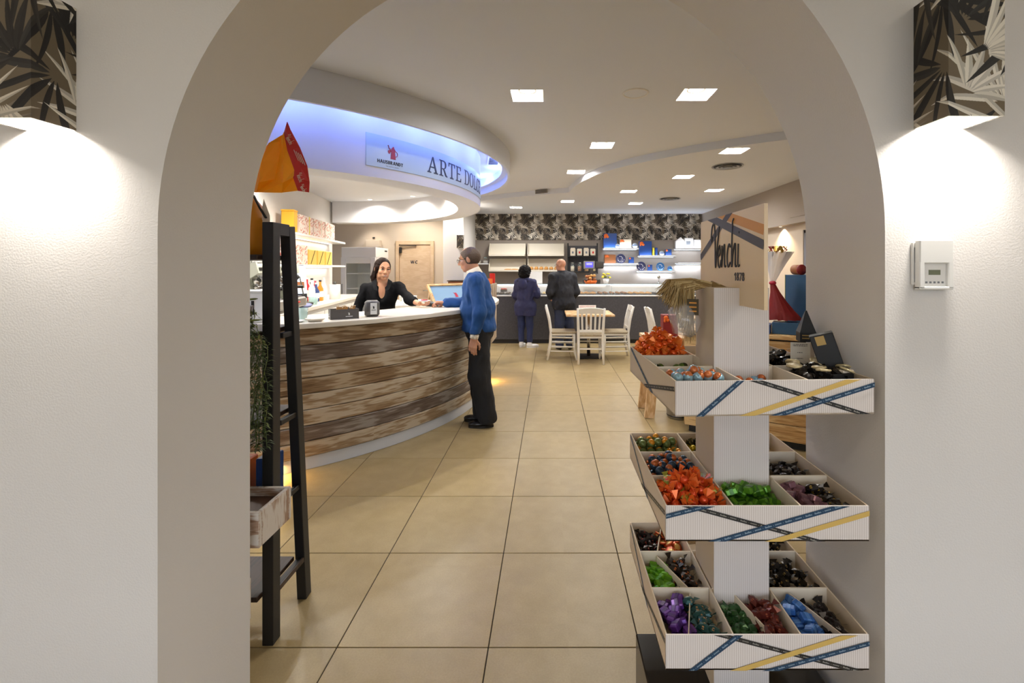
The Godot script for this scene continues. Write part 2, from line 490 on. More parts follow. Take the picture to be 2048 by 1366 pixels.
func shell():
	# floor: grout bed, each tile in view, and the tiles out of view as one part
	var f := struct("floor", "beige stone tile floor with thin dark joints")
	obj("grout_bed", MB.new().box(Vector3(0, -0.062, -3.9), Vector3(11.4, 0.116, 15.0)), M.grout, f)
	var tm = MB.new().box(Vector3(0, -0.006, 0), Vector3(0.5955, 0.012, 0.5955), 0.0012).mesh()
	var rest := MB.new()
	for k in range(-8, 8):
		for n in range(-8, 16):
			var x := -0.842 + 0.6 * (k + 0.5); var z := -(1.8097 + 0.6 * (n + 0.5))
			if x < -5.2 or x > 3.9 or z < -10.9: continue
			var seen := k >= -2 and n >= -1 and n <= 11 and k <= 6
			var inbar := Vector2(x - BAR.x, z - BAR.z).length() < 2.0
			if seen and not inbar:
				obj("tile", tm, M["tile%d" % posmod(k * 7 + n * 3 + k * n, 4)], f, at(Vector3(x, 0, z)))
			else:
				rest.box(Vector3(x, -0.006, z), Vector3(0.5955, 0.012, 0.5955))
	obj("far_tiles", rest, M.tile0, f).set_meta("kind", "stuff")
	arch_wall()
	# walls of the bar room
	slab("wall_left", Vector3(-5.35, 1.5, -6.2), Vector3(0.2, 3.0, 9.6), M.white_wall)
	slab("wall_back", Vector3(1.0, 1.5, -11.0), Vector3(6.0, 3.0, 0.2), M.grey_wall, "grey back wall behind the pastry counter")
	var pw := struct("trim_1", "black and cream palm leaf wallpaper band")
	var pb := MB.new()
	var W := 5.4; var zf := -10.88
	pb.quad(Vector3(-1.8, 2.18, zf), Vector3(-1.8 + W, 2.18, zf), Vector3(-1.8 + W, 2.8, zf), Vector3(-1.8, 2.8, zf), Vector2(0, 1.17), Vector2(W / 0.53, 1.17), Vector2(W / 0.53, 0), Vector2(0, 0))
	pb.box(Vector3(-1.8 + W / 2, 2.49, zf - 0.0105), Vector3(W, 0.62, 0.02))
	obj("wallpaper", pb, M.palm_paper_wide, pw)
	# right wall: bulkhead above, recessed wall with a window below
	slab("wall_right", Vector3(3.85, 2.61, -6.2), Vector3(0.44, 0.88, 9.4), M.taupe_wall, "taupe bulkhead along the right wall")
	var lw := struct("wall_right_lower", "pale wall under the bulkhead with a window")
	var lb := MB.new()
	lb.box(Vector3(3.85, 1.085, -8.86), Vector3(0.2, 2.17, 4.2))
	lb.box(Vector3(3.85, 0.35, -5.5), Vector3(0.2, 0.7, 2.52))
	lb.box(Vector3(3.85, 2.12, -5.5), Vector3(0.2, 0.1, 2.52))
	lb.box(Vector3(3.85, 1.085, -2.9), Vector3(0.2, 2.17, 2.68))
	obj("wall_surface", lb, M.beige_wall, lw)
	var pn := obj("trim_2", MB.new().box(Vector3(3.627, 2.44, -6.1), Vector3(0.012, 0.36, 1.6), 0.003), M.taupe_wall)
	pn.set_meta("kind", "structure"); pn.set_meta("label", "flush access panel in the taupe bulkhead")
	var win := struct("window_1", "aluminium framed window with blue daylight")
	var wf := MB.new()
	for z in [-6.72, -5.5, -4.28]:
		wf.box(Vector3(3.8, 1.385, z), Vector3(0.09, 1.37, 0.07), 0.006)
	wf.box(Vector3(3.8, 2.045, -5.5), Vector3(0.09, 0.06, 2.5), 0.006)
	wf.box(Vector3(3.8, 0.73, -5.5), Vector3(0.09, 0.06, 2.5), 0.006)
	obj("window_frame", wf, M.steel, win)
	for z in [-6.11, -4.89]:
		obj("pane", MB.new().box(Vector3(3.82, 1.385, z), Vector3(0.008, 1.26, 1.15)), M.glass, win)
	# WC wall, the pillar, the shelf wall behind the bar
	slab("wall_wc", Vector3(-3.7, 1.5, -10.1), Vector3(3.6, 3.0, 0.2), M.beige_wall, "beige wall with the toilet door")
	var pil := obj("wall_pillar", MB.new().box(Vector3(-1.985, 1.45, -10.2), Vector3(0.43, 2.9, 1.5), 0.01), M.white_wall)
	pil.set_meta("kind", "structure"); pil.set_meta("label", "white pillar beside the toilet door")
	var sw := obj("wall_bar", MB.new().box(Vector3(0, 1.305, 0), Vector3(0.15, 2.61, 4.9)), M.white_wall, null, Transform3D(Basis(Vector3.UP, 0.1735), Vector3(-3.31, 0, -5.27)))
	sw.set_meta("kind", "structure"); sw.set_meta("label", "white wall with shelves behind the bar")
	# front room around the camera, daylight from a shop window behind it
	slab("wall_shop_left", Vector3(-2.9, 1.5, 1.0), Vector3(0.2, 3.0, 4.5), M.white_wall)
	slab("wall_shop_right", Vector3(3.9, 1.5, 1.0), Vector3(0.2, 3.0, 4.5), M.white_wall)
	var sb := struct("wall_shop_back", "white wall with a wide shop window")
	var bb := MB.new()
	bb.box(Vector3(-2.55, 1.5, 3.3), Vector3(0.9, 3.0, 0.2)); bb.box(Vector3(3.55, 1.5, 3.3), Vector3(0.9, 3.0, 0.2))
	bb.box(Vector3(0.5, 0.3, 3.3), Vector3(5.2, 0.6, 0.2)); bb.box(Vector3(0.5, 2.75, 3.3), Vector3(5.2, 0.5, 0.2))
	obj("wall_surface", bb, M.white_wall, sb)
	var w2 := struct("window_2", "wide shop window")
	obj("pane", MB.new().box(Vector3(0.5, 1.55, 3.3), Vector3(5.2, 1.9, 0.008)), M.glass, w2)
	slab("ceiling_shop", Vector3(0.5, 3.05, 1.0), Vector3(7.0, 0.2, 4.6), M.ceiling)
	# ceilings with square holes for the lamps
	var up := CSGCombiner3D.new(); up.name = "ceiling_upper"; add_child(up)
	up.set_meta("kind", "structure"); up.set_meta("label", "upper white plasterboard ceiling")
	csg_box(up, Vector3(-0.7, HIGH + 0.1, -6.2), Vector3(9.6, 0.2, 9.7), M.ceiling)
	for p in UPPER: csg_box(up, Vector3(p.x, HIGH, p.y), Vector3(0.25, 0.12, 0.25), M.white_paint, true)
	var lo := CSGCombiner3D.new(); lo.name = "ceiling_lower"; add_child(lo)
	lo.set_meta("kind", "structure"); lo.set_meta("label", "lower white ceiling with a wave-shaped edge")
	var pg := CSGPolygon3D.new()
	pg.polygon = wave()
	pg.depth = HIGH - LOW + 0.005
	pg.rotation.x = PI / 2
	pg.position.y = LOW
	pg.material = M.ceiling
	lo.add_child(pg)
	for p in LOWER: csg_box(lo, Vector3(p.x, LOW, p.y), Vector3(0.25, 0.14, 0.25), M.white_paint, true)

const UPPER := [Vector2(-0.177, -3.669), Vector2(1.169, -3.648), Vector2(0.591, -5.146), Vector2(0.38, -6.559)]
const LOWER := [Vector2(2.041, -5.056), Vector2(1.897, -6.493), Vector2(2.742, -7.617), Vector2(1.334, -7.716), Vector2(1.72, -9.14), Vector2(0.349, -8.867), Vector2(-0.714, -9.739)]

# plan of the lower ceiling (x, depth)
func wave() -> PackedVector2Array:
	var key := [Vector2(3.75, 4.05), Vector2(3.2, 4.25), Vector2(2.42, 4.6), Vector2(2.02, 4.84), Vector2(1.54, 5.2), Vector2(1.02, 5.73), Vector2(0.74, 6.17), Vector2(0.55, 6.63), Vector2(0.41, 7.2), Vector2(0.33, 7.81)]
	var c := Curve2D.new()
	for i in key.size():
		var tg: Vector2 = (key[mini(i + 1, key.size() - 1)] - key[maxi(i - 1, 0)]) / 6.0
		c.add_point(key[i], -tg, tg)
	c.bake_interval = 0.12
	var p := c.get_baked_points()
	p.append_array(PackedVector2Array([Vector2(-0.16, 8.05), Vector2(-0.84, 8.44), Vector2(-1.37, 8.82), Vector2(-1.9, 9.3), Vector2(-1.95, 10.95), Vector2(3.75, 10.95)]))
	# the polygon's y is turned onto +z, so depth is negated
	var out := PackedVector2Array()
	for v in p: out.append(Vector2(v.x, -v.y))
	return out

func csg_box(parent: Node, c: Vector3, s: Vector3, m: Material, cut := false):
	var b := CSGBox3D.new()
	b.size = s; b.position = c; b.material = m
	if cut: b.operation = CSGShape3D.OPERATION_SUBTRACTION
	parent.add_child(b)

func ceiling_fittings():
	var where := ["over the floor beside the bar's ceiling ring", "over the aisle beside the round loudspeaker", "over the aisle before the step in the ceiling", "tucked against the cusp of the ceiling step", "beside the large round air diffuser", "in the lower ceiling over the aisle", "near the right wall over the tables", "in the lower ceiling over the cafe table", "close before the pastry counter shelves", "over the pastry counter customers", "over the pastry counter beside the pillar"]
	var k := 0
	for lists in [[UPPER, HIGH, 0.058], [LOWER, LOW, 0.068]]:
		for p in lists[0]:
			var t := thing("ceiling_light", "square recessed ceiling light glowing warm white " + where[k], "ceiling light", Vector3(p.x, lists[1], p.y), 0.0, "square recessed ceiling lights")
			obj("light_plate", MB.new().box(Vector3(0, lists[2] - 0.004, 0), Vector3(0.246, 0.008, 0.246)), M.panel_light_glow, t)
			obj("lamp_ring", MB.new().smooth().lathe(PackedVector2Array([Vector2(0.062, 0), Vector2(0.075, 0), Vector2(0.075, 0.01), Vector2(0.062, 0.01)]), 20, 0, TAU, at(Vector3(0, lists[2] - 0.019, 0)), true), M.white_paint, t)
			var e: float = DOWN * [1.0, 1.0, 1.0, 0.8, 1.0, 1.1, 1.3, 1.3, 1.9, 1.7, 1.8][k]
			area(t, "lamp_light", Vector3(0, lists[2] - 0.025, 0), Vector3.DOWN, Color(1.0, 0.985, 0.955).lerp(Color(1.0, 0.99, 0.98), clampf(k / 7.0, 0.0, 1.0)), e, Vector2(0.2, 0.2))
			k += 1
	var sp := thing("ceiling_speaker", "round white loudspeaker grille flush in the upper ceiling", "speaker", Vector3(0.679, HIGH, -3.607))
	obj("rim", MB.new().smooth().lathe(PackedVector2Array([Vector2(0.088, -0.001), Vector2(0.092, -0.008), Vector2(0.1, -0.008), Vector2(0.104, -0.001)]), 36), M.white_paint, sp)
	obj("grille", MB.new().smooth().lathe(PackedVector2Array([Vector2(0, -0.006), Vector2(0.07, -0.005), Vector2(0.09, -0.002)]), 32), M.ceiling, sp)
	var labels := ["large round metal air diffuser in the lower ceiling nearer the arch", "round metal air diffuser in the lower ceiling near the wallpaper"]
	for i in 2:
		var d := thing("air_diffuser", labels[i], "air vent", [Vector3(2.258, LOW, -5.796), Vector3(2.238, LOW, -8.487)][i], 0.0, "round air diffusers")
		for r in [[0.16, 0.19, -0.012], [0.11, 0.14, -0.02], [0.065, 0.095, -0.026], [0.0, 0.05, -0.03]]:
			obj("ring", MB.new().smooth().lathe(PackedVector2Array([Vector2(r[0], r[2] + 0.012), Vector2(r[1], r[2]), Vector2(r[1] + 0.002, r[2] + 0.006), Vector2(r[0], r[2] + 0.016)]), 32), M.steel, d)
		obj("plenum", MB.new().smooth().cyl(Vector3.ZERO, 0.17, 0.17, -0.006, 0.004, 32), M.black_paint, d)
	var v := thing("ceiling_vent", "small rectangular grey air grille on the ceiling step", "air vent", Vector3(-0.12, 2.842, -8.0), -0.5)
	obj("frame", MB.new().box(Vector3(0, 0, 0.045), Vector3(0.24, 0.07, 0.02), 0.003), M.grey_wall, v)
	for i in 4:
		obj("slat", MB.new().box(Vector3(0, -0.024 + i * 0.016, 0.057), Vector3(0.21, 0.005, 0.008)), M.dark_steel, v)
	# spot in the bulkhead that washes the right wall
	var s := thing("wall_washer_light", "small spotlight under the bulkhead washing the right wall", "spotlight", Vector3(3.69, 2.17, -7.3))
	obj("lamp_ring", MB.new().smooth().lathe(PackedVector2Array([Vector2(0.02, -0.004), Vector2(0.035, -0.006), Vector2(0.038, 0.0)]), 20), M.steel, s)
	obj("lamp_face", MB.new().smooth().cyl(Vector3.ZERO, 0.02, 0.02, -0.005, -0.002, 16), M.panel_light_glow, s)
	spot(s, "lamp_light", Vector3(0, -0.012, 0), Vector3.DOWN, Color(1.0, 0.88, 0.72), 2.5, 60.0, 0.02)

func sconce(side: float, p: Vector3, label: String):
	var t := thing("wall_sconce", label, "wall lamp", p, 0.0, "palm paper wall sconces")
	var w := 0.135; var d := 0.105; var h := 0.32; var th := 0.008
	var b := MB.new()
	# four upright sides, papered outside; uv in metres of paper
	var s := 1.0 / 0.62; var o := 0.37 if side > 0 else 0.05
	for k in 3:
		var a: Vector3 = [Vector3(-w / 2, 0, 0), Vector3(-w / 2, 0, d), Vector3(w / 2, 0, d)][k]
		var e: Vector3 = [Vector3(-w / 2, 0, d), Vector3(w / 2, 0, d), Vector3(w / 2, 0, 0)][k]
		var u0: float = [0.0, d, d + w][k] * s + o; var u1: float = [d, d + w, d + w + d][k] * s + o
		b.quad(a, e, e + Vector3(0, h, 0), a + Vector3(0, h, 0), Vector2(u0, 0.62), Vector2(u1, 0.62), Vector2(u1, 0.62 - h * s), Vector2(u0, 0.62 - h * s))
	obj("shade_paper", b, M.palm_paper, t)
	var inn := MB.new()
	inn.box(Vector3(-w / 2 + th / 2 + 0.0005, h / 2, d / 2), Vector3(th, h - 0.001, d - 0.002))
	inn.box(Vector3(w / 2 - th / 2 - 0.0005, h / 2, d / 2), Vector3(th, h - 0.001, d - 0.002))
	inn.box(Vector3(0, h / 2, d - th / 2 - 0.0005), Vector3(w - 2 * th, h - 0.001, th))
	inn.box(Vector3(0, h - 0.01, d / 2), Vector3(w - 2 * th, 0.01, d - th))
	obj("shade_box", inn, M.white_paint, t)
	obj("lamp_plate", MB.new().box(Vector3(0, 0.055, d / 2 - 0.003), Vector3(w - 0.026, 0.006, d - 0.02)), M.sconce_glow, t)
	area(t, "lamp_light", Vector3(0, 0.048, d / 2 - 0.003), Vector3.DOWN, Color(1.0, 0.97, 0.93), SCONCE, Vector2(0.08, 0.06))

func thermostat():
	var t := thing("thermostat", "white wall thermostat with a small grey display", "thermostat", Vector3(0.998, 1.51, ARCH_Z0))
	obj("back_plate", MB.new().box(Vector3(-0.004, 0.003, 0.003), Vector3(0.093, 0.112, 0.006), 0.002), M.white_paint, t)
	var c := MB.new()
	var w := 0.0885; var h := 0.129
	c.box(Vector3(0, h / 2 - 0.031, 0.014), Vector3(w, 0.062, 0.018), 0.003)
	c.box(Vector3(0, -h / 2 + 0.004, 0.014), Vector3(w, 0.008, 0.018), 0.002)
	for sx in [-1, 1]:
		c.box(Vector3(sx * (w / 2 - 0.007), -0.028, 0.014), Vector3(0.014, 0.07, 0.018), 0.002)
	obj("cover", c, M.white_gloss, t)
	var p := obj("control_panel", MB.new().box(Vector3(0, -0.029, 0.011), Vector3(w - 0.026, 0.068, 0.008)), M.white_paint, t)
	obj("display", MB.new().box(Vector3(0.0, -0.02, 0.0155), Vector3(0.03, 0.013, 0.001)), mk("lcd", Color8(122, 128, 104), 0.25), p)
	for i in 5:
		obj("button", MB.new().box(Vector3(-0.021 + i * 0.0105, -0.046, 0.0155), Vector3(0.005, 0.005, 0.002), 0.0005), M.grey_ink, p)
	obj("vent_slot", MB.new().box(Vector3(-w / 2 + 0.0005, 0.0, 0.006), Vector3(0.002, 0.09, 0.003)), M.grey_ink, t)

func add_fill_lamps():  # unseen ceiling panels, added to brighten the front room and the arch
	for i in 4:
		var p := Vector3([-1.2, 2.0, -1.2, 2.0][i], 2.95, [0.3, 0.3, 2.0, 2.0][i])
		var t := thing("added_shop_lamp", "added unseen square ceiling panel lamp in the front room, %s" % ["nearer the arch by the left wall", "nearer the arch by the right wall", "by the shop window on the left", "by the shop window on the right"][i], "ceiling light", p)
		obj("frame", MB.new().box(Vector3(0, -0.006, 0), Vector3(0.62, 0.012, 0.62), 0.003), M.white_paint, t)
		obj("light_panel", MB.new().box(Vector3(0, -0.014, 0), Vector3(0.56, 0.006, 0.56)), M.panel_light_glow, t)
		area(t, "panel_light", Vector3(0, -0.02, 0), Vector3.DOWN, Color(1.0, 0.985, 0.965), SHOP, Vector2(0.54, 0.54))

# ---------------------------------------------------------------- the round bar and the drum over it
func arc(prof: Array, d0: float, d1: float, segs: int, uref := 1.0) -> MB:
	return MB.new().smooth(0).lathe(PackedVector2Array(prof), segs, deg_to_rad(d0), deg_to_rad(d1), Transform3D(), true, true, uref)

# arc whose edges stay crisp: each side of the profile is its own smooth group
func crisp(prof: Array, d0: float, d1: float, segs: int, uref := 1.0) -> MB:
	var b := MB.new()
	for i in prof.size():
		b.smooth(i)
		b.lathe(PackedVector2Array([prof[i], prof[(i + 1) % prof.size()]]), segs, deg_to_rad(d0), deg_to_rad(d1), Transform3D(), false, false, uref)
	b.flat()
	b.lathe(PackedVector2Array(prof), 0, deg_to_rad(d0), deg_to_rad(d1), Transform3D(), true, true)
	return b

func bar_counter():
	var t := thing("bar_counter", "round coffee bar faced with curved whitewashed planks and a pale stone top", "bar counter", BAR)
	var a0 := 17.0; var a1 := 124.0
	var n := 8
	var tones := [M.plank_tan, M.plank_grey, M.plank_pale, M.plank_tan, M.plank_pale, M.plank_pale, M.plank_grey, M.plank_pale]
	obj("carcass", crisp([Vector2(2.46, 0.0), Vector2(2.495, 0.1), Vector2(2.605, 1.066), Vector2(2.05, 1.066), Vector2(2.05, 0.0)], a0, a1, 48), M.plank_grey, t)
	obj("kick_strip", crisp([Vector2(2.47, 0.002), Vector2(2.512, 0.002), Vector2(2.512, 0.094), Vector2(2.47, 0.094)], a0, a1, 64), M.kick, t)
	for i in n:
		var k := n - 1 - i
		var y0 := 0.1 + 0.966 * k / n; var y1 := 0.1 + 0.966 * (k + 1) / n - 0.004
		var r0 := 2.527 + 0.115 * k / n; var r1 := 2.527 + 0.115 * (k + 1) / n
		var prof := [Vector2(r0 - 0.028, y0), Vector2(r0 - 0.006, y0), Vector2(r0, y0 + 0.005), Vector2(r1, y1 - 0.005), Vector2(r1 - 0.006, y1), Vector2(r1 - 0.028, y1)]
		var m: StandardMaterial3D = tones[i].duplicate()
		m.uv1_offset = Vector3(0.37 * i, 0.19 * i, 0)
		obj("plank", crisp(prof, a0, a1, 64, 2.6), m, t)
	obj("worktop", crisp([Vector2(2.03, 1.07), Vector2(2.68, 1.07), Vector2(2.684, 1.075), Vector2(2.684, 1.104), Vector2(2.68, 1.109), Vector2(2.03, 1.109)], a0, a1, 72), M.stone_top, t)
	# warm lamps under the overhang
	var spots := [[31.0, "under the end of the bar behind the ladder shelf"], [104.0, "under the bar behind the standing customer"]]
	for s in spots:
		var p := ring(s[0], 2.525, 0.085)
		var l := thing("kick_light", "small warm lamp hidden " + s[1], "lamp", p, deg_to_rad(s[0]), "lamps under the bar")
		obj("lamp_housing", MB.new().box(Vector3(0, 0.009, 0.0), Vector3(0.14, 0.008, 0.03), 0.002), M.steel, l)
		obj("lamp_face", MB.new().box(Vector3(0, 0.003, 0.0), Vector3(0.12, 0.003, 0.02)), M.warm_led_glow, l)
		area(l, "lamp_light", Vector3(0, -0.001, 0.002), Vector3(0, -0.75, 0.66), Color(1.0, 0.8, 0.45), 0.9, Vector2(0.12, 0.02))

func drum():
	var t := thing("ceiling_drum", "round white drum hanging over the bar, washed blue by the cove light", "ceiling drum", BAR)
	t.set_meta("kind", "structure")
	var a0 := 0.0; var a1 := 188.0
	obj("drum_shell", crisp([Vector2(2.45, 2.262), Vector2(2.45, 2.884), Vector2(2.17, 2.884), Vector2(2.17, 2.262)], a0, a1, 96), M.drum, t)
	obj("drum_ceiling", crisp([Vector2(0.02, 2.612), Vector2(2.168, 2.612), Vector2(2.168, 2.64), Vector2(0.02, 2.64)], -60, a1 + 40, 64), M.ceiling, t)
	var g := thing("ceiling_ring", "white curved ceiling ring around the drum hiding a light strip", "ceiling ring", BAR)
	g.set_meta("kind", "structure")
	obj("fascia", crisp([Vector2(2.82, 2.645), Vector2(2.82, 2.884), Vector2(2.79, 2.884), Vector2(2.79, 2.645)], a0, a1, 96), M.ceiling, g)
	obj("light_ledge", crisp([Vector2(2.72, 2.735), Vector2(2.789, 2.735), Vector2(2.789, 2.747), Vector2(2.72, 2.747)], a0, a1, 96), M.ceiling, g)
	var led := thing("cove_light_strip", "cool white light strip running round the ceiling ring", "light strip", BAR)
	obj("led_strip", crisp([Vector2(2.74, 2.748), Vector2(2.775, 2.748), Vector2(2.775, 2.757), Vector2(2.74, 2.757)], a0 + 4, a1 - 4, 96), M.cove_led_glow, led)
	for i in 14:
		var a := deg_to_rad(8.0 + i * 12.5)
		omni(led, "led_light", Vector3(sin(a) * 2.745, 2.775, cos(a) * 2.745), Color(0.5, 0.6, 1.0), COVE, 0.04)
	var v := thing("cove_vent", "white slotted air grille in the cove ceiling", "air vent", ring(99.5, 2.62, HIGH - 0.001), deg_to_rad(99.5))
	obj("frame", MB.new().box(Vector3(0, -0.004, 0), Vector3(0.42, 0.008, 0.16), 0.002), M.white_paint, v)
	for i in 11:
		obj("slot", MB.new().box(Vector3(-0.175 + i * 0.035, -0.009, 0), Vector3(0.017, 0.004, 0.12)), M.ink, v)
	# curved sign on the drum
	var s := thing("bar_sign", "pale blue curved sign reading HAUSBRANDT and ARTE DOL on the drum", "sign", BAR)
	obj("sign_panel", crisp([Vector2(2.451, 2.352), Vector2(2.456, 2.352), Vector2(2.456, 2.622), Vector2(2.451, 2.622)], 46.9, 140, 64), M.sign_film, s)
	var r := 2.457
	# lettering round the curve
	var put := func(str: String, size: float, deg0: float, y: float, font: String, wt: int, gap: float, m: Material, squeeze: float, ital: bool):
		var a: float = deg0
		for ch in str:
			if ch == " ":
				a += rad_to_deg(size * 0.3 / r); continue
			var tm := text(ch, size, font, wt, 0.002, ital)
			var w: float = tm.get_aabb().size.x * squeeze
			a += rad_to_deg(w * 0.5 / r)
			var am := tm.get_mesh_arrays()
			var o := MeshInstance3D.new()
			var arr := ArrayMesh.new(); arr.add_surface_from_arrays(Mesh.PRIMITIVE_TRIANGLES, am)
			o.mesh = arr; o.material_override = m
			o.name = "letter"
			var bb := tm.get_aabb()
			var an := deg_to_rad(a)
			s.add_child(o, true)
			o.transform = Transform3D(Basis(Vector3.UP, an), Vector3(sin(an) * r, y, cos(an) * r)) * Transform3D(Basis.from_scale(Vector3(squeeze, 1, 1)), Vector3(-(bb.position.x + bb.size.x / 2) * squeeze, 0, 0))
			a += rad_to_deg((w * 0.5 + gap) / r)
	put.call("ARTE DOLCE", 0.215, 61.6, 2.475, "Droid Serif", 400, 0.02, M.sign_ink, 0.98, false)
	put.call("HAUSBRANDT", 0.04, 49.2, 2.405, "Droid Sans", 700, 0.004, M.ink, 0.95, true)
	put.call("TRIESTE 1892", 0.011, 51.0, 2.372, "Droid Sans", 400, 0.007, M.grey_ink, 1.0, false)
	# the red coffee pot above the name
	var pot := PackedVector2Array([Vector2(-0.024, 0), Vector2(0.026, 0), Vector2(0.02, 0.06), Vector2(0.024, 0.078), Vector2(0.012, 0.092), Vector2(0.008, 0.104), Vector2(0.0, 0.108), Vector2(-0.006, 0.098), Vector2(-0.014, 0.092), Vector2(-0.022, 0.07), Vector2(-0.018, 0.055)])
	var mp = MB.new().prism(pot, 0, 0.002)
	var hd := []
	for i in 9:
		var u := i / 8.0 * PI
		hd.append(Vector3(0.024 + sin(u) * 0.02, 0.025 + 0.045 * (1 - cos(u)) * 0.5, 0.001))
	mp.tube(hd, 0.003, 5)
	var st := []
	for i in 9:
		st.append(Vector3(-0.05 + i * 0.004, 0.11 - i * 0.006 + 0.008 * sin(i * 1.6), 0.001))
	mp.tube(st, 0.003, 5)
	mp.prism(PackedVector2Array([Vector2(-0.05, 0.066), Vector2(-0.026, 0.08), Vector2(-0.026, 0.05), Vector2(-0.036, 0.04), Vector2(-0.046, 0.048)]), 0, 0.002)
	var pa := deg_to_rad(52.6)
	obj("logo", mp, M.logo_red, s, Transform3D(Basis(Vector3.UP, pa), Vector3(sin(pa) * r, 2.44, cos(pa) * r)))
	# small bright spots in the ceiling inside the drum
	var sp := [[27.0, 0.92], [80.0, 0.9], [118.0, 1.97], [143.0, 1.99], [168.0, 1.97], [20.0, 1.8], [45.0, 1.9], [88.0, 1.97]]
	var wh := ["over the coffee machine", "over the barista", "over the till end of the bar", "over the back of the bar", "before the toilet door, added to brighten the wall", "over the near end of the bar", "over the napkin box", "over the bar edge by the customer"]
	for i in sp.size():
		var l := thing("bar_spot_light", "small round recessed spotlight inside the drum " + wh[i], "spotlight", ring(sp[i][0], sp[i][1], 2.612), 0.0, "spotlights inside the drum")
		obj("lamp_ring", MB.new().smooth().lathe(PackedVector2Array([Vector2(0.03, -0.002), Vector2(0.042, -0.006), Vector2(0.046, -0.001)]), 24), M.white_paint, l)
		obj("lamp_face", MB.new().smooth().cyl(Vector3.ZERO, 0.031, 0.031, -0.004, -0.001, 20), M.panel_light_glow, l)
		spot(l, "lamp_light", Vector3(0, -0.015, 0), Vector3.DOWN, Color(1.0, 0.975, 0.93), BARSPOT, 78.0, 0.03, 1.0)

func rear_spots():
	# spotlight over the refrigerator, plus two added to brighten the passage behind the drum
	for i in 3:
		var p := Vector3([-3.85, -2.9, -2.35][i], HIGH, [-9.62, -9.3, -8.9][i])
		var l := thing("passage_spot_light", "small round spotlight over the passage " + ["grazing the wall above the refrigerator", "before the toilet door, added to brighten the wall", "beside the white pillar, added to brighten the wall"][i], "spotlight", p, 0.0, "spotlights over the passage")
		obj("lamp_ring", MB.new().smooth().lathe(PackedVector2Array([Vector2(0.03, -0.002), Vector2(0.042, -0.006), Vector2(0.046, 0.001)]), 24), M.white_paint, l)
		obj("lamp_face", MB.new().smooth().cyl(Vector3.ZERO, 0.031, 0.031, -0.004, -0.001, 20), M.panel_light_glow, l)
		spot(l, "lamp_light", Vector3(0, -0.015, 0), Vector3(0, -1, 0), Color(1.0, 0.96, 0.9), [1.4, 2.2, 2.0][i], [38.0, 75.0, 75.0][i], 0.03, 0.5)

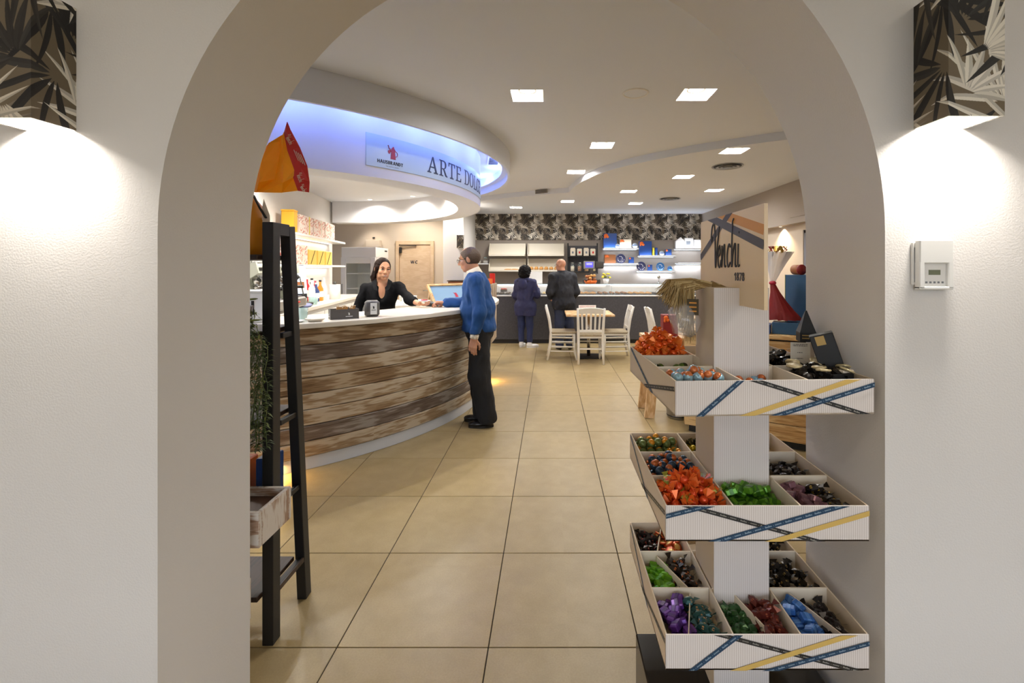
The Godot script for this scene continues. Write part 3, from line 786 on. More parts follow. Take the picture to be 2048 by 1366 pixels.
# ---------------------------------------------------------------- the back of the room
func wc_and_fridge():
	var d := struct("door_1", "pale wood toilet door with WC letters")
	var z := -10.0
	var fr := MB.new()
	for x in [-3.315, -2.56]: fr.box(Vector3(x, 1.05, z + 0.02), Vector3(0.075, 2.1, 0.06), 0.004)
	fr.box(Vector3(-2.9375, 2.06, z + 0.02), Vector3(0.68, 0.08, 0.06), 0.004)
	obj("door_frame", fr, M.door_wood, d)
	obj("door_leaf", MB.new().box(Vector3(-2.9375, 1.01, z + 0.012), Vector3(0.67, 2.0, 0.03), 0.003), M.door_wood, d)
	for k in 2:
		var tm := text(["W", "C"][k], 0.09, "Droid Sans", 700, 0.006)
		var o := obj("letter", tm, M.sign_ink, d, at(Vector3(-2.99 + k * 0.085, 1.64, z + 0.031)))
		o.set_meta("label", "dark blue letter on the toilet door")
	var cl := obj("door_closer", MB.new().box(Vector3(-3.24, 1.9, z + 0.06), Vector3(0.05, 0.13, 0.05), 0.006), M.black_paint, d)
	obj("closer_arm", MB.new().bar(Vector3(-3.24, 1.985, z + 0.07), Vector3(-2.9, 1.995, z + 0.05), 0.03, 0.012), M.black_paint, cl)
	obj("door_handle", MB.new().smooth().tube([Vector3(-2.64, 1.02, z + 0.03), Vector3(-2.64, 1.02, z + 0.07), Vector3(-2.75, 1.02, z + 0.07)], 0.009), M.steel, d)
	var hb := obj("trim_3", MB.new().box(Vector3(-3.82, 2.04, -9.93), Vector3(0.3, 0.15, 0.14), 0.003), M.beige_wall)
	hb.set_meta("kind", "structure"); hb.set_meta("label", "small boxed-in duct above the refrigerator")
	var se := thing("wall_sensor", "tiny black sensor on the wall above the refrigerator", "sensor", Vector3(-3.84, 2.17, -9.999))
	obj("housing", MB.new().box(Vector3(0, 0, 0.012), Vector3(0.05, 0.03, 0.024), 0.004), M.black_paint, se)
	obj("lens", MB.new().smooth().ball(Vector3(0, 0, 0.026), Vector3(0.009, 0.009, 0.005)), M.black_gloss, se)
	# upright glass-door refrigerator
	var f := thing("refrigerator", "tall white refrigerator with a glass door standing beside the toilet door", "refrigerator", Vector3(-3.76, 0, -9.35))
	var w := 0.68; var dp := 0.7; var h := 1.92
	var bd := MB.new()
	bd.box(Vector3(0, h / 2 - 0.101, -dp / 2 + 0.02), Vector3(w - 0.004, h - 0.202, 0.04))
	for sx in [-1, 1]: bd.box(Vector3(sx * (w / 2 - 0.022), h / 2 - 0.101, 0.0), Vector3(0.04, h - 0.202, dp - 0.082), 0.004)
	bd.box(Vector3(0, 0.12, 0), Vector3(w - 0.08, 0.24, dp - 0.08))
	bd.box(Vector3(0, h - 0.1, 0), Vector3(w, 0.2, dp), 0.006)
	obj("cabinet", bd, M.white_paint, f)
	var dr := MB.new()
	for sx in [-1, 1]: dr.box(Vector3(sx * (w / 2 - 0.05), 0.96, dp / 2), Vector3(0.1, 1.52, 0.05), 0.006)
	dr.box(Vector3(0, 1.66, dp / 2), Vector3(w - 0.2, 0.12, 0.05), 0.004); dr.box(Vector3(0, 0.26, dp / 2), Vector3(w - 0.2, 0.12, 0.05), 0.004)
	var dd := obj("door", dr, M.white_paint, f)
	obj("pane", MB.new().box(Vector3(0, 0.96, dp / 2), Vector3(w - 0.2, 1.28, 0.008)), M.glass, dd)
	obj("handle", MB.new().box(Vector3(-w / 2 + 0.03, 1.0, dp / 2 + 0.04), Vector3(0.02, 0.4, 0.02), 0.004), M.steel, dd)
	for k in 4:
		var sh := MB.new()
		for i in 7: sh.box(Vector3(0, 0.5 + k * 0.3, -0.25 + i * 0.08), Vector3(w - 0.1, 0.008, 0.008))
		sh.box(Vector3(0, 0.5 + k * 0.3, 0.27), Vector3(w - 0.1, 0.02, 0.01))
		obj("shelf", sh, M.white_paint, f)
	obj("badge", MB.new().box(Vector3(w / 2 + 0.001, h - 0.06, -0.2), Vector3(0.002, 0.03, 0.14)), M.ink, f)
	# up-lighting sconce on the pillar
	var t := thing("pillar_sconce", "small palm-papered sconce on the white pillar shining upwards", "wall lamp", Vector3(-1.835, 1.92, -9.449))
	var b := MB.new()
	for k in 3:
		var a: Vector3 = [Vector3(-0.065, 0, 0), Vector3(-0.065, 0, 0.09), Vector3(0.065, 0, 0.09)][k]
		var e: Vector3 = [Vector3(-0.065, 0, 0.09), Vector3(0.065, 0, 0.09), Vector3(0.065, 0, 0)][k]
		b.quad(a, e, e + Vector3(0, 0.27, 0), a + Vector3(0, 0.27, 0), Vector2(k * 0.25, 0.5), Vector2(k * 0.25 + 0.25, 0.5), Vector2(k * 0.25 + 0.25, 0), Vector2(k * 0.25, 0))
	obj("shade_paper", b, M.palm_paper, t)
	var inn := MB.new()
	for sx in [-1, 1]: inn.box(Vector3(sx * 0.0605, 0.135, 0.044), Vector3(0.008, 0.268, 0.088))
	inn.box(Vector3(0, 0.135, 0.0845), Vector3(0.113, 0.268, 0.009)); inn.box(Vector3(0, 0.01, 0.04), Vector3(0.113, 0.01, 0.08))
	obj("shade_box", inn, M.white_paint, t)
	obj("lamp_plate", MB.new().box(Vector3(0, 0.2, 0.042), Vector3(0.1, 0.006, 0.07)), M.sconce_glow, t)
	spot(t, "lamp_light", Vector3(0, 0.215, 0.042), Vector3.UP, Color(1, 0.95, 0.88), 0.9, 70.0, 0.02)
	# rust-brown cabinet before the pillar
	var c := thing("brown_cabinet", "small rust-brown wooden cabinet standing against the white pillar", "cabinet", Vector3(-1.86, 0, -9.28))
	obj("body", MB.new().box(Vector3(0, 0.62, 0), Vector3(0.34, 1.24, 0.28), 0.006), mk("rust_wood", Color8(150, 92, 50), 0.55), c)
	obj("door", MB.new().box(Vector3(0, 0.62, 0.146), Vector3(0.3, 1.16, 0.012), 0.003), M.rust_wood, c)
	obj("top_board", MB.new().box(Vector3(0, 1.252, 0), Vector3(0.38, 0.02, 0.3), 0.004), M.dark_wood, c)

func pastry(kind: int) -> Array:
	var b := MB.new()
	b.smooth()
	match kind:
		0:
			var pts := []
			var rad := []
			for i in 9:
				var u := i / 8.0
				var a := (u - 0.5) * 2.6
				pts.append(Vector3(sin(a) * 0.05, 0.018, (1 - cos(a)) * 0.05))
				rad.append(0.006 + 0.018 * sin(PI * u))
			b.tube(pts, rad, 8)
			return ["croissant", b, M.crust, "curved golden croissant", "croissant"]
		1:
			b.ball(Vector3(0, 0.022, 0), Vector3(0.042, 0.024, 0.042), 12, 6)
			return ["bun", b, M.bun, "round brown sweet bun", "bun"]
		2:
			b.lathe(PackedVector2Array([Vector2(0, 0), Vector2(0.03, 0), Vector2(0.038, 0.018), Vector2(0.034, 0.022), Vector2(0.0, 0.019)]), 14)
			b.ball(Vector3(0, 0.026, 0), Vector3(0.024, 0.012, 0.024), 10, 5)
			return ["tartlet", b, M.cream, "small cream-filled tartlet", "tart"]
	b.box(Vector3(0, 0.016, 0), Vector3(0.085, 0.032, 0.05), 0.01)
	return ["pastry_slice", b, M.choc, "dark chocolate pastry slice", "pastry"]

func gift(called: String, label: String, category: String, p: Vector3, s: Vector3, m: Material, lid: Material, group := "", yaw := 0.0):
	var t := thing(called, label, category, p, yaw, group)
	obj("box_body", MB.new().box(Vector3(0, s.y / 2, 0), s, 0.004), m, t)
	if lid:
		obj("ornament", MB.new().smooth().ball(Vector3(-s.x * 0.32, s.y * 0.86, s.z / 2), Vector3(s.x * 0.17, s.y * 0.11, 0.012), 10, 6).ball(Vector3(-s.x * 0.2, s.y * 0.76, s.z / 2), Vector3(s.x * 0.12, s.y * 0.08, 0.01), 10, 6).ball(Vector3(-s.x * 0.4, s.y * 0.74, s.z / 2), Vector3(s.x * 0.08, s.y * 0.09, 0.01), 10, 6), lid, t)
	return t

func pastry_counter():
	mk("crust", Color8(196, 142, 74), 0.55); mk("bun", Color8(150, 94, 48), 0.5); mk("cream", Color8(222, 196, 138), 0.5); mk("choc", Color8(72, 46, 32), 0.45)
	mk("navy_box", Color8(26, 66, 132), 0.4); mk("orange_deco", Color8(222, 104, 30), 0.5); mk("cream_box", Color8(226, 214, 192), 0.6)
	var t := thing("pastry_counter", "long charcoal counter with a glass pastry case in front of the shelves", "counter", Vector3(1.25, 0, -9.45))
	var W := 4.86; var hw := W / 2
	obj("plinth", MB.new().box(Vector3(0, 0.04, -0.02), Vector3(W - 0.04, 0.08, 0.56)), M.black_paint, t)
	obj("front_panel", MB.new().box(Vector3(0, 0.51, 0), Vector3(W, 0.86, 0.62), 0.004), M.charcoal, t)
	obj("ledge", MB.new().box(Vector3(0, 0.955, 0.005), Vector3(W + 0.01, 0.028, 0.64), 0.005), M.white_gloss, t)
	obj("tray_bed", MB.new().box(Vector3(0, 0.974, 0.0), Vector3(W - 0.06, 0.01, 0.56)), M.charcoal, t)
	obj("back_panel", MB.new().box(Vector3(0, 1.07, -0.29), Vector3(W - 0.02, 0.2, 0.02)), M.white_gloss, t)
	var gt := obj("glass_top", MB.new().box(Vector3(0, 1.187, -0.02), Vector3(W - 0.02, 0.01, 0.56)), M.glass, t)
	obj("glass_edge", MB.new().box(Vector3(0, 1.187, 0.262), Vector3(W - 0.02, 0.011, 0.004)), M.glass_edge, gt)
	for i in 4:
		obj("front_pane", MB.new().box(Vector3(-hw + 0.02 + (i + 0.5) * 1.205, 1.076, 0.258), Vector3(1.2, 0.21, 0.008)), M.glass, t)
	for i in 5:
		obj("pane_edge", MB.new().box(Vector3(-hw + 0.02 + i * 1.205, 1.076, 0.262), Vector3(0.006, 0.212, 0.006)), M.glass_edge, t)
	var led := thing("case_light_strip", "white light strip along the back of the pastry case", "light strip", Vector3(1.25, 1.165, -9.71))
	obj("led_strip", MB.new().box(Vector3.ZERO, Vector3(4.7, 0.01, 0.02)), M.white_led_glow, led)
	for i in 4: area(led, "led_light", Vector3(-1.8 + i * 1.2, -0.008, 0.0), Vector3(0, -1, 0.1), Color(1, 0.95, 0.88), 0.09, Vector2(1.1, 0.02))
	# pastries in rows
	var protos := {}
	for k in 4: protos[k] = null
	var x := -1.1
	var i := 0
	while x < 3.3:
		for row in 3:
			var kind: int = [0, 3, 1, 2, 0, 1][(int((x + 2.0) * 1.7)) % 6]
			var p := pastry(kind)
			var pos := Vector3(x + rng.randf_range(-0.015, 0.015), 0.98, -9.26 - row * 0.13)
			var nm: String = ["left end beside the bar panel", "before the two customers", "behind the cafe table", "right end"][clampi(int((x + 1.2) / 1.15), 0, 3)]
			var lb: String = p[3] + " in the pastry case, " + nm
			if protos[kind] == null:
				var o := obj(p[0], p[1], p[2], null, at(pos, rng.randf() * 0.6))
				meta(o, lb, p[4], p[3] + "s " + nm)
				protos[kind] = o
			else:
				dup(protos[kind], p[0], pos, rng.randf_range(-0.4, 0.4), lb, p[3] + "s " + nm)
		x += 0.125
		i += 1
	var cake := thing("strawberry_cake", "red glazed strawberry cake in the pastry case", "cake", Vector3(-0.95, 1.018, -9.52))
	obj("sponge", MB.new().smooth().cyl(Vector3.ZERO, 0.07, 0.07, 0, 0.045, 18), M.choc, cake)
	for k in 7: obj("strawberry", MB.new().smooth().ball(Vector3(cos(k * 0.9) * 0.042, 0.055, sin(k * 0.9) * 0.042), Vector3(0.022, 0.018, 0.022), 8, 6), mk("berry", Color8(206, 40, 28), 0.3), cake)
	# things on top of the case
	var card := thing("price_board", "blank white card standing on the glass top behind the woman in the navy coat", "card", Vector3(-0.29, 1.193, -9.62))
	obj("card", MB.new().box(Vector3(0, 0.12, 0), Vector3(0.28, 0.24, 0.012), 0.002), M.white_paint, card)
	obj("foot", MB.new().box(Vector3(0, 0.006, 0), Vector3(0.2, 0.012, 0.08), 0.002), M.white_paint, card)
	var till := thing("cash_register", "cash register with a glowing purple screen on the pastry counter", "cash register", Vector3(0.86, 1.193, -9.62))
	obj("base", MB.new().box(Vector3(0.02, 0.04, 0), Vector3(0.36, 0.08, 0.22), 0.01), M.dark_steel, till)
	obj("stand", MB.new().box(Vector3(0.02, 0.19, 0), Vector3(0.07, 0.24, 0.07), 0.01), M.dark_steel, till)
	obj("housing", MB.new().box(Vector3(-0.02, 0.38, 0), Vector3(0.24, 0.17, 0.06), 0.012), M.steel, till)
	obj("screen", MB.new().box(Vector3(-0.025, 0.385, 0.032), Vector3(0.16, 0.11, 0.004)), M.screen_glow, till)
	obj("printer", MB.new().box(Vector3(0.19, 0.38, 0.0), Vector3(0.17, 0.15, 0.14), 0.02), M.dark_steel, till)
	for k in 4: obj("screen_row", MB.new().box(Vector3(-0.025, 0.42 - k * 0.012, 0.0345), Vector3(0.13 - 0.02 * (k % 2), 0.006, 0.002)), M.white_ink, till)
	var hm := thing("hamper", "brown basket of wrapped chocolates with orange trim on the pastry counter", "basket", Vector3(0.84, 1.193, -9.34))
	obj("basket", MB.new().smooth().lathe(PackedVector2Array([Vector2(0, 0), Vector2(0.11, 0), Vector2(0.135, 0.06), Vector2(0.126, 0.062), Vector2(0.1, 0.02), Vector2(0, 0.02)]), 18), M.orange_deco, hm)
	for k in 12: obj("wrapped_sweet", MB.new().smooth().ball(Vector3(rng.randf_range(-0.09, 0.09), 0.07 + 0.018 * (k % 6), rng.randf_range(-0.05, 0.08)), Vector3(0.035, 0.03, 0.035), 8, 6), [M.choc, M.bun, M.crust][k % 3], hm)
	var fl := thing("flower_pot", "small pot of yellow flowers on the pastry counter", "flowers", Vector3(1.16, 1.193, -9.4))
	obj("pot", MB.new().smooth().lathe(PackedVector2Array([Vector2(0, 0), Vector2(0.05, 0), Vector2(0.065, 0.09), Vector2(0.055, 0.09), Vector2(0.0, 0.07)]), 16), M.white_gloss, fl)
	mk("petal", Color8(226, 206, 60), 0.6); mk("leaf", Color8(70, 98, 44), 0.6)
	for k in 14: obj("blossom", MB.new().smooth().ball(Vector3(rng.randf_range(-0.09, 0.09), rng.randf_range(0.11, 0.2), rng.randf_range(-0.07, 0.08)), Vector3(0.026, 0.018, 0.026), 8, 5), M.petal if k % 3 else M.leaf, fl)
	var lamp := thing("card_stand", "small chrome number stand on the glass top near the shelves", "stand", Vector3(2.27, 1.193, -9.5))
	obj("stem", MB.new().smooth().cyl(Vector3.ZERO, 0.006, 0.006, 0, 0.12, 8), M.chrome, lamp)
	obj("base", MB.new().smooth().cyl(Vector3.ZERO, 0.035, 0.03, 0, 0.012, 16), M.chrome, lamp)
	obj("clip", MB.new().smooth().ball(Vector3(0, 0.13, 0), Vector3(0.035, 0.035, 0.012), 12, 8), M.chrome, lamp)
	# the wood panel that closes the bar towards the pastry counter
	var wp := thing("bar_end_panel", "upright pale wood panel closing the bar beside the pastry counter", "panel", Vector3(-0.93, 0, -7.3))
	obj("board", MB.new().box(Vector3(0, 0.81, 0), Vector3(0.1, 0.9, 0.62), 0.004), M.plank_pale, wp)
	obj("plinth", MB.new().box(Vector3(-0.28, 0.18, 0), Vector3(0.4, 0.36, 0.5)), M.black_paint, wp)
	gift("orange_carton", "small orange carton on top of the wood panel", "box", Vector3(-0.93, 1.262, -7.12), Vector3(0.08, 0.08, 0.08), M.orange_deco, null)
	gift("red_carton", "small red carton behind the wood panel top", "box", Vector3(-0.93, 1.262, -7.45), Vector3(0.08, 0.16, 0.09), M.berry, null)

func wall_shelves():
	var zb := -10.87
	# four tilted bread bins
	var names := ["empty cream bread bin, top row beside the pillar", "cream bread bin, top row beside the black shelf frame", "cream bread bin holding two loaves, lower row", "cream bread bin full of round breads, lower row"]
	var mcream := mk("bin_cream", Color8(222, 214, 196), 0.5)
	for k in 4:
		var x0: float = [-1.405, -0.51, -1.405, -0.51][k]; var w := 0.845
		var y0: float = [1.79, 1.79, 1.43, 1.43][k]
		var t := thing("bread_bin", names[k], "bread bin", Vector3(x0 + w / 2, y0, zb))
		var side := PackedVector2Array([Vector2(0, 0), Vector2(0.34, 0), Vector2(0.36, 0.035), Vector2(0.12, 0.3), Vector2(0, 0.3)])
		for sx in [-1, 1]:
			obj("side_panel", MB.new().prism(side, -0.006, 0.006, Transform3D(Basis(Vector3(0, 0, 1), Vector3.UP, Vector3(-1, 0, 0)), Vector3(sx * (w / 2 - 0.006), 0, 0))), mcream, t)
		obj("base_board", MB.new().box(Vector3(0, 0.006, 0.17), Vector3(w - 0.024, 0.012, 0.34)), mcream, t)
		obj("back_board", MB.new().bar(Vector3(0, 0.012, 0.22), Vector3(0, 0.3, 0.01), w - 0.026, 0.012), mcream, t)
		obj("front_lip", MB.new().box(Vector3(0, 0.02, 0.342), Vector3(w - 0.024, 0.04, 0.01)), mcream, t)
	var loaf := func(called: String, p: Vector3, r: Vector3, yaw: float, label: String, cat: String, grp: String):
		var t := thing(called, label, cat, p, yaw, grp)
		obj("crust", MB.new().smooth().ball(Vector3(0, r.y, 0), r, 14, 8), M.crust, t)
		for c in 3: obj("score", MB.new().bar(Vector3(-r.x * 0.5 + c * r.x * 0.5, r.y * 1.95, -r.z * 0.35), Vector3(-r.x * 0.4 + c * r.x * 0.5, r.y * 1.95, r.z * 0.35), 0.008, 0.006), M.cream, t)
	for k in 2: loaf.call("long_loaf", Vector3(-0.96 + k * 0.16, 1.445, zb + 0.285), Vector3(0.1, 0.025, 0.035), 0.1, "long thin loaf lying in the lower bread bin", "bread", "loaves in the lower bin")
	for k in 6: loaf.call("round_bread", Vector3(-0.42 + k * 0.115, 1.445, zb + 0.275), Vector3(0.052, 0.05, 0.05), 0.4 * k, "round golden bread in the full bread bin", "bread", "round breads in the full bin")
	# black shelf frame with bags and jars
	var f := thing("black_shelf_frame", "black metal shelf frame on the back wall with bags and jars", "shelf", Vector3(0.78, 0, zb))
	obj("back_panel", MB.new().box(Vector3(0, 1.73, 0.005), Vector3(0.68, 0.62, 0.01)), M.charcoal, f)
	for sx in [-1, 1]: obj("upright", MB.new().box(Vector3(sx * 0.345, 1.735, 0.12), Vector3(0.03, 0.72, 0.03), 0.003), M.black_paint, f)
	for y in [1.79, 1.43]: obj("shelf_board", MB.new().box(Vector3(0, y - 0.01, 0.12), Vector3(0.68, 0.02, 0.24), 0.003), M.black_paint, f)
	for k in 4:
		var bg := thing("paper_bag", "cream printed paper bag on the upper black shelf", "bag", Vector3(0.55 + k * 0.155, 1.79, zb + 0.14), 0.1 * (k - 1.5), "paper bags on the black shelf")
		obj("bag_body", MB.new().box(Vector3(0, 0.09, 0), Vector3(0.12, 0.18 - 0.02 * (k % 2), 0.07), 0.012), M.cream_box, bg)
		obj("fold", MB.new().box(Vector3(0, 0.185 - 0.02 * (k % 2), 0.0), Vector3(0.1, 0.02, 0.02), 0.003), M.cream_box, bg)
		obj("label", MB.new().box(Vector3(0, 0.085, 0.0355), Vector3(0.04, 0.05, 0.001)), M.berry if k % 2 else M.grey_ink, bg)
	for k in 4:
		var j := thing("sweet_jar", "glass jar of sweets on the lower black shelf", "jar", Vector3(0.54 + k * 0.165, 1.43, zb + 0.13), 0.0, "jars on the black shelf")
		obj("glass_body", MB.new().smooth().lathe(PackedVector2Array([Vector2(0, 0.001), Vector2(0.045, 0.001), Vector2(0.048, 0.02), Vector2(0.048, 0.15), Vector2(0.035, 0.17), Vector2(0.035, 0.185)]), 18), M.glass, j)
		obj("lid", MB.new().smooth().cyl(Vector3.ZERO, 0.04, 0.036, 0.185, 0.215, 18), M.steel, j)
		obj("sweets", MB.new().smooth().lathe(PackedVector2Array([Vector2(0, 0.006), Vector2(0.042, 0.006), Vector2(0.043, 0.12), Vector2(0, 0.13)]), 14), [M.cream_box, M.bun, M.crust, M.cream][k], j)
	# white floating shelves, each with a light strip under it
	var sh := [[1.25, 2.08, 1.975, "upper left"], [1.25, 2.08, 1.615, "lower left"], [2.09, 2.95, 1.8, "upper middle"], [2.07, 2.93, 1.44, "lower middle"], [2.94, 3.6, 1.975, "upper right"], [2.98, 3.6, 1.63, "lower right"]]
	var nb := ["directly under the wallpaper, holding a tall blue box", "holding a brown box and a navy plate", "between the two rows, holding the large blue box", "lowest of all, holding round blue tins", "holding the white house-shaped cartons", "empty, beside the right wall"]
	for k in sh.size():
		var s = sh[k]
		var t := thing("floating_shelf", "white floating shelf " + nb[k], "shelf", Vector3((s[0] + s[1]) / 2, s[2], zb), 0.0, "white floating shelves")
		obj("board", MB.new().box(Vector3(0, -0.015, 0.12), Vector3(s[1] - s[0], 0.03, 0.24), 0.003), M.white_gloss, t)
		obj("light_strip", MB.new().box(Vector3(0, -0.034, 0.03), Vector3(s[1] - s[0] - 0.04, 0.006, 0.012)), M.white_led_glow, t)
		area(t, "strip_light", Vector3(0, -0.04, 0.035), Vector3(0, -1, 0.15), Color(0.9, 0.94, 1.0), [0.12, 0.8, 0.12, 0.9, 0.15, 0.95][k], Vector2(s[1] - s[0] - 0.05, 0.012))
		obj("light_strip", MB.new().box(Vector3(0, 0.002, 0.225), Vector3(s[1] - s[0] - 0.04, 0.004, 0.012)), M.white_led_glow, t)
		area(t, "strip_light", Vector3(0, 0.006, 0.225), Vector3(0, 1, -0.5), Color(0.92, 0.95, 1.0), [0.3, 0.12, 0.2, 0.12, 0.4, 0.15][k], Vector2(s[1] - s[0] - 0.05, 0.012))
	var z := zb + 0.12
	gift("blue_gift_box", "tall blue gift box with an orange bow on the highest shelf", "gift box", Vector3(1.42, 1.975, z), Vector3(0.31, 0.35, 0.1), M.navy_box, M.orange_deco)
	gift("cream_gift_box", "cream gift box with an orange ornament on the highest shelf", "gift box", Vector3(1.78, 1.975, z), Vector3(0.27, 0.21, 0.1), M.cream_box, M.orange_deco)
	gift("brown_gift_box", "brown wood-grained gift box beside the navy plate", "gift box", Vector3(1.42, 1.615, z), Vector3(0.26, 0.21, 0.1), M.rust_wood, M.orange_deco)
	gift("small_blue_box", "small blue box on the shelf beside the navy plate", "gift box", Vector3(1.92, 1.615, z), Vector3(0.12, 0.15, 0.09), M.navy_box, M.orange_deco)
	gift("large_blue_box", "large blue gift box leaning on the middle shelf", "gift box", Vector3(2.25, 1.8, z), Vector3(0.29, 0.34, 0.1), M.navy_box, M.orange_deco)
	gift("yellow_carton", "slim yellow carton beside the large blue box", "carton", Vector3(2.44, 1.8, z), Vector3(0.04, 0.19, 0.06), M.petal, null)
	gift("blue_carton", "slim blue carton beside the slim yellow carton", "carton", Vector3(2.51, 1.8, z), Vector3(0.05, 0.19, 0.06), M.navy_box, null)
	gift("square_blue_box", "small square blue box at the end of the middle shelf", "gift box", Vector3(2.79, 1.8, z), Vector3(0.14, 0.15, 0.09), M.navy_box, M.orange_deco)
	gift("tiny_blue_box", "tiny blue box between the round tins on the lowest shelf", "gift box", Vector3(2.36, 1.44, z), Vector3(0.1, 0.15, 0.09), M.navy_box, M.orange_deco)
	mk("bauble", Color8(190, 205, 224), 0.2); mk("tin_blue", Color8(48, 110, 170), 0.3)
	var balls := [[1.59, 1.975, 0.055, "white and blue bauble before the tall blue box"], [2.0, 1.975, 0.062, "white and blue bauble at the end of the highest shelf"], [2.63, 1.8, 0.058, "white and blue bauble on the middle shelf"], [2.82, 1.44, 0.06, "blue bauble tin at the end of the lowest shelf"]]
	for b in balls:
		var o := thing("bauble", b[3], "bauble", Vector3(b[0], b[1], zb + 0.16))
		obj("sphere", MB.new().smooth().ball(Vector3(0, b[2], 0), Vector3.ONE * b[2], 18, 12), M.bauble if b[1] > 1.5 else M.tin_blue, o)
		obj("band", MB.new().smooth().lathe(PackedVector2Array([Vector2(b[2] * 1.01, b[2] * 0.85), Vector2(b[2] * 1.03, b[2]), Vector2(b[2] * 1.01, b[2] * 1.15)]), 20), M.navy_box, o)
	var pl := [[1.67, 1.615, 0.115, "navy plate with white flecks standing on the left shelf", 0], [2.15, 1.44, 0.11, "navy plate with white flecks standing on the lowest shelf", 0], [2.59, 1.44, 0.098, "blue round tin with a light centre on the lowest shelf", 1]]
	for p in pl:
		var o := thing("round_plate" if p[4] == 0 else "round_tin", p[3], "plate" if p[4] == 0 else "tin", Vector3(p[0], p[1], zb + 0.13))
		var tilt := Transform3D(Basis(Vector3.RIGHT, PI / 2 - 0.15), Vector3(0, p[2], 0))
		obj("disc", MB.new().smooth().lathe(PackedVector2Array([Vector2(0, 0.0), Vector2(p[2] * 0.7, 0.0), Vector2(p[2], 0.018 + 0.04 * p[4]), Vector2(p[2] * 0.97, 0.024 + 0.04 * p[4]), Vector2(p[2] * 0.68, 0.008 + 0.05 * p[4]), Vector2(0, 0.008 + 0.05 * p[4])]), 28, 0, TAU, tilt), mk("plate_navy", Color8(34, 40, 84), 0.35) if p[4] == 0 else M.tin_blue, o)
		for k in 12:
			var rr: float = p[2] * (0.35 + 0.45 * fmod(k * 0.618, 1.0))
			obj("fleck", MB.new().ball(Vector3(cos(k * 2.4) * rr, 0.012 + 0.048 * p[4] + 0.01 * (rr / p[2]), sin(k * 2.4) * rr), Vector3(0.011, 0.003, 0.007), 6, 4, tilt), M.white_ink, o)
	for k in 3:
		var o := thing("white_carton", ["white house-shaped carton with a pointed roof", "white carton with grey and orange print beside the house-shaped carton", "plain white carton touching the right wall"][k], "carton", Vector3([3.06, 3.27, 3.49][k], 1.975, z))
		var w: float = [0.2, 0.2, 0.2][k]; var h: float = [0.17, 0.24, 0.2][k]
		obj("box_body", MB.new().box(Vector3(0, h / 2, 0), Vector3(w, h, 0.1), 0.003), M.white_paint, o)
		if k == 0:
			obj("roof", MB.new().prism(PackedVector2Array([Vector2(-w / 2, h), Vector2(w / 2, h), Vector2(0.02, h + 0.09)]), -0.05, 0.05), M.white_paint, o)
		if k == 1:
			obj("print", MB.new().box(Vector3(-0.02, 0.12, 0.0505), Vector3(0.1, 0.09, 0.001)), M.grey_ink, o)
	# two small framed notices on the wallpaper
	for k in 2:
		var n := thing("wall_plate", "small white socket plate on the wallpaper, %s of the pair" % ["upper", "lower"][k], "socket", Vector3(0.74, 2.45 - k * 0.12, -10.879))
		obj("plate", MB.new().box(Vector3(0, 0, 0.006), Vector3(0.13, 0.1, 0.012), 0.003), M.cream_box, n)
		obj("socket", MB.new().smooth().cyl(Vector3.ZERO, 0.02, 0.02, 0, 0.002, 12, Transform3D(Basis(Vector3.RIGHT, PI / 2), Vector3(0, 0, 0.012))), M.grey_ink, n)
	# glass jars on the bracket beside the pillar
	var br := thing("jar_shelf", "short white shelf beside the pillar with glass jars", "shelf", Vector3(-1.6, 1.62, zb))
	obj("board", MB.new().box(Vector3(0, -0.012, 0.12), Vector3(0.36, 0.024, 0.24), 0.003), M.white_gloss, br)
	for k in 2:
		var j := thing("storage_jar", ["glass jar of pale sweets on the short white shelf", "glass jar with a red lid on the short white shelf"][k], "jar", Vector3([-1.5, -1.68][k], 1.62, zb + 0.12))
		obj("glass_body", MB.new().smooth().lathe(PackedVector2Array([Vector2(0, 0.001), Vector2(0.06, 0.001), Vector2(0.068, 0.04), Vector2(0.062, 0.1), Vector2(0.04, 0.12)]), 18), M.glass, j)
		obj("sweets", MB.new().smooth().lathe(PackedVector2Array([Vector2(0, 0.006), Vector2(0.052, 0.006), Vector2(0.056, 0.06), Vector2(0, 0.07)]), 14), M.white_paint if k == 0 else M.cream_box, j)
		obj("lid", MB.new().smooth().cyl(Vector3.ZERO, 0.045, 0.04, 0.12, 0.15, 16), M.glass_edge if k == 0 else M.berry, j)

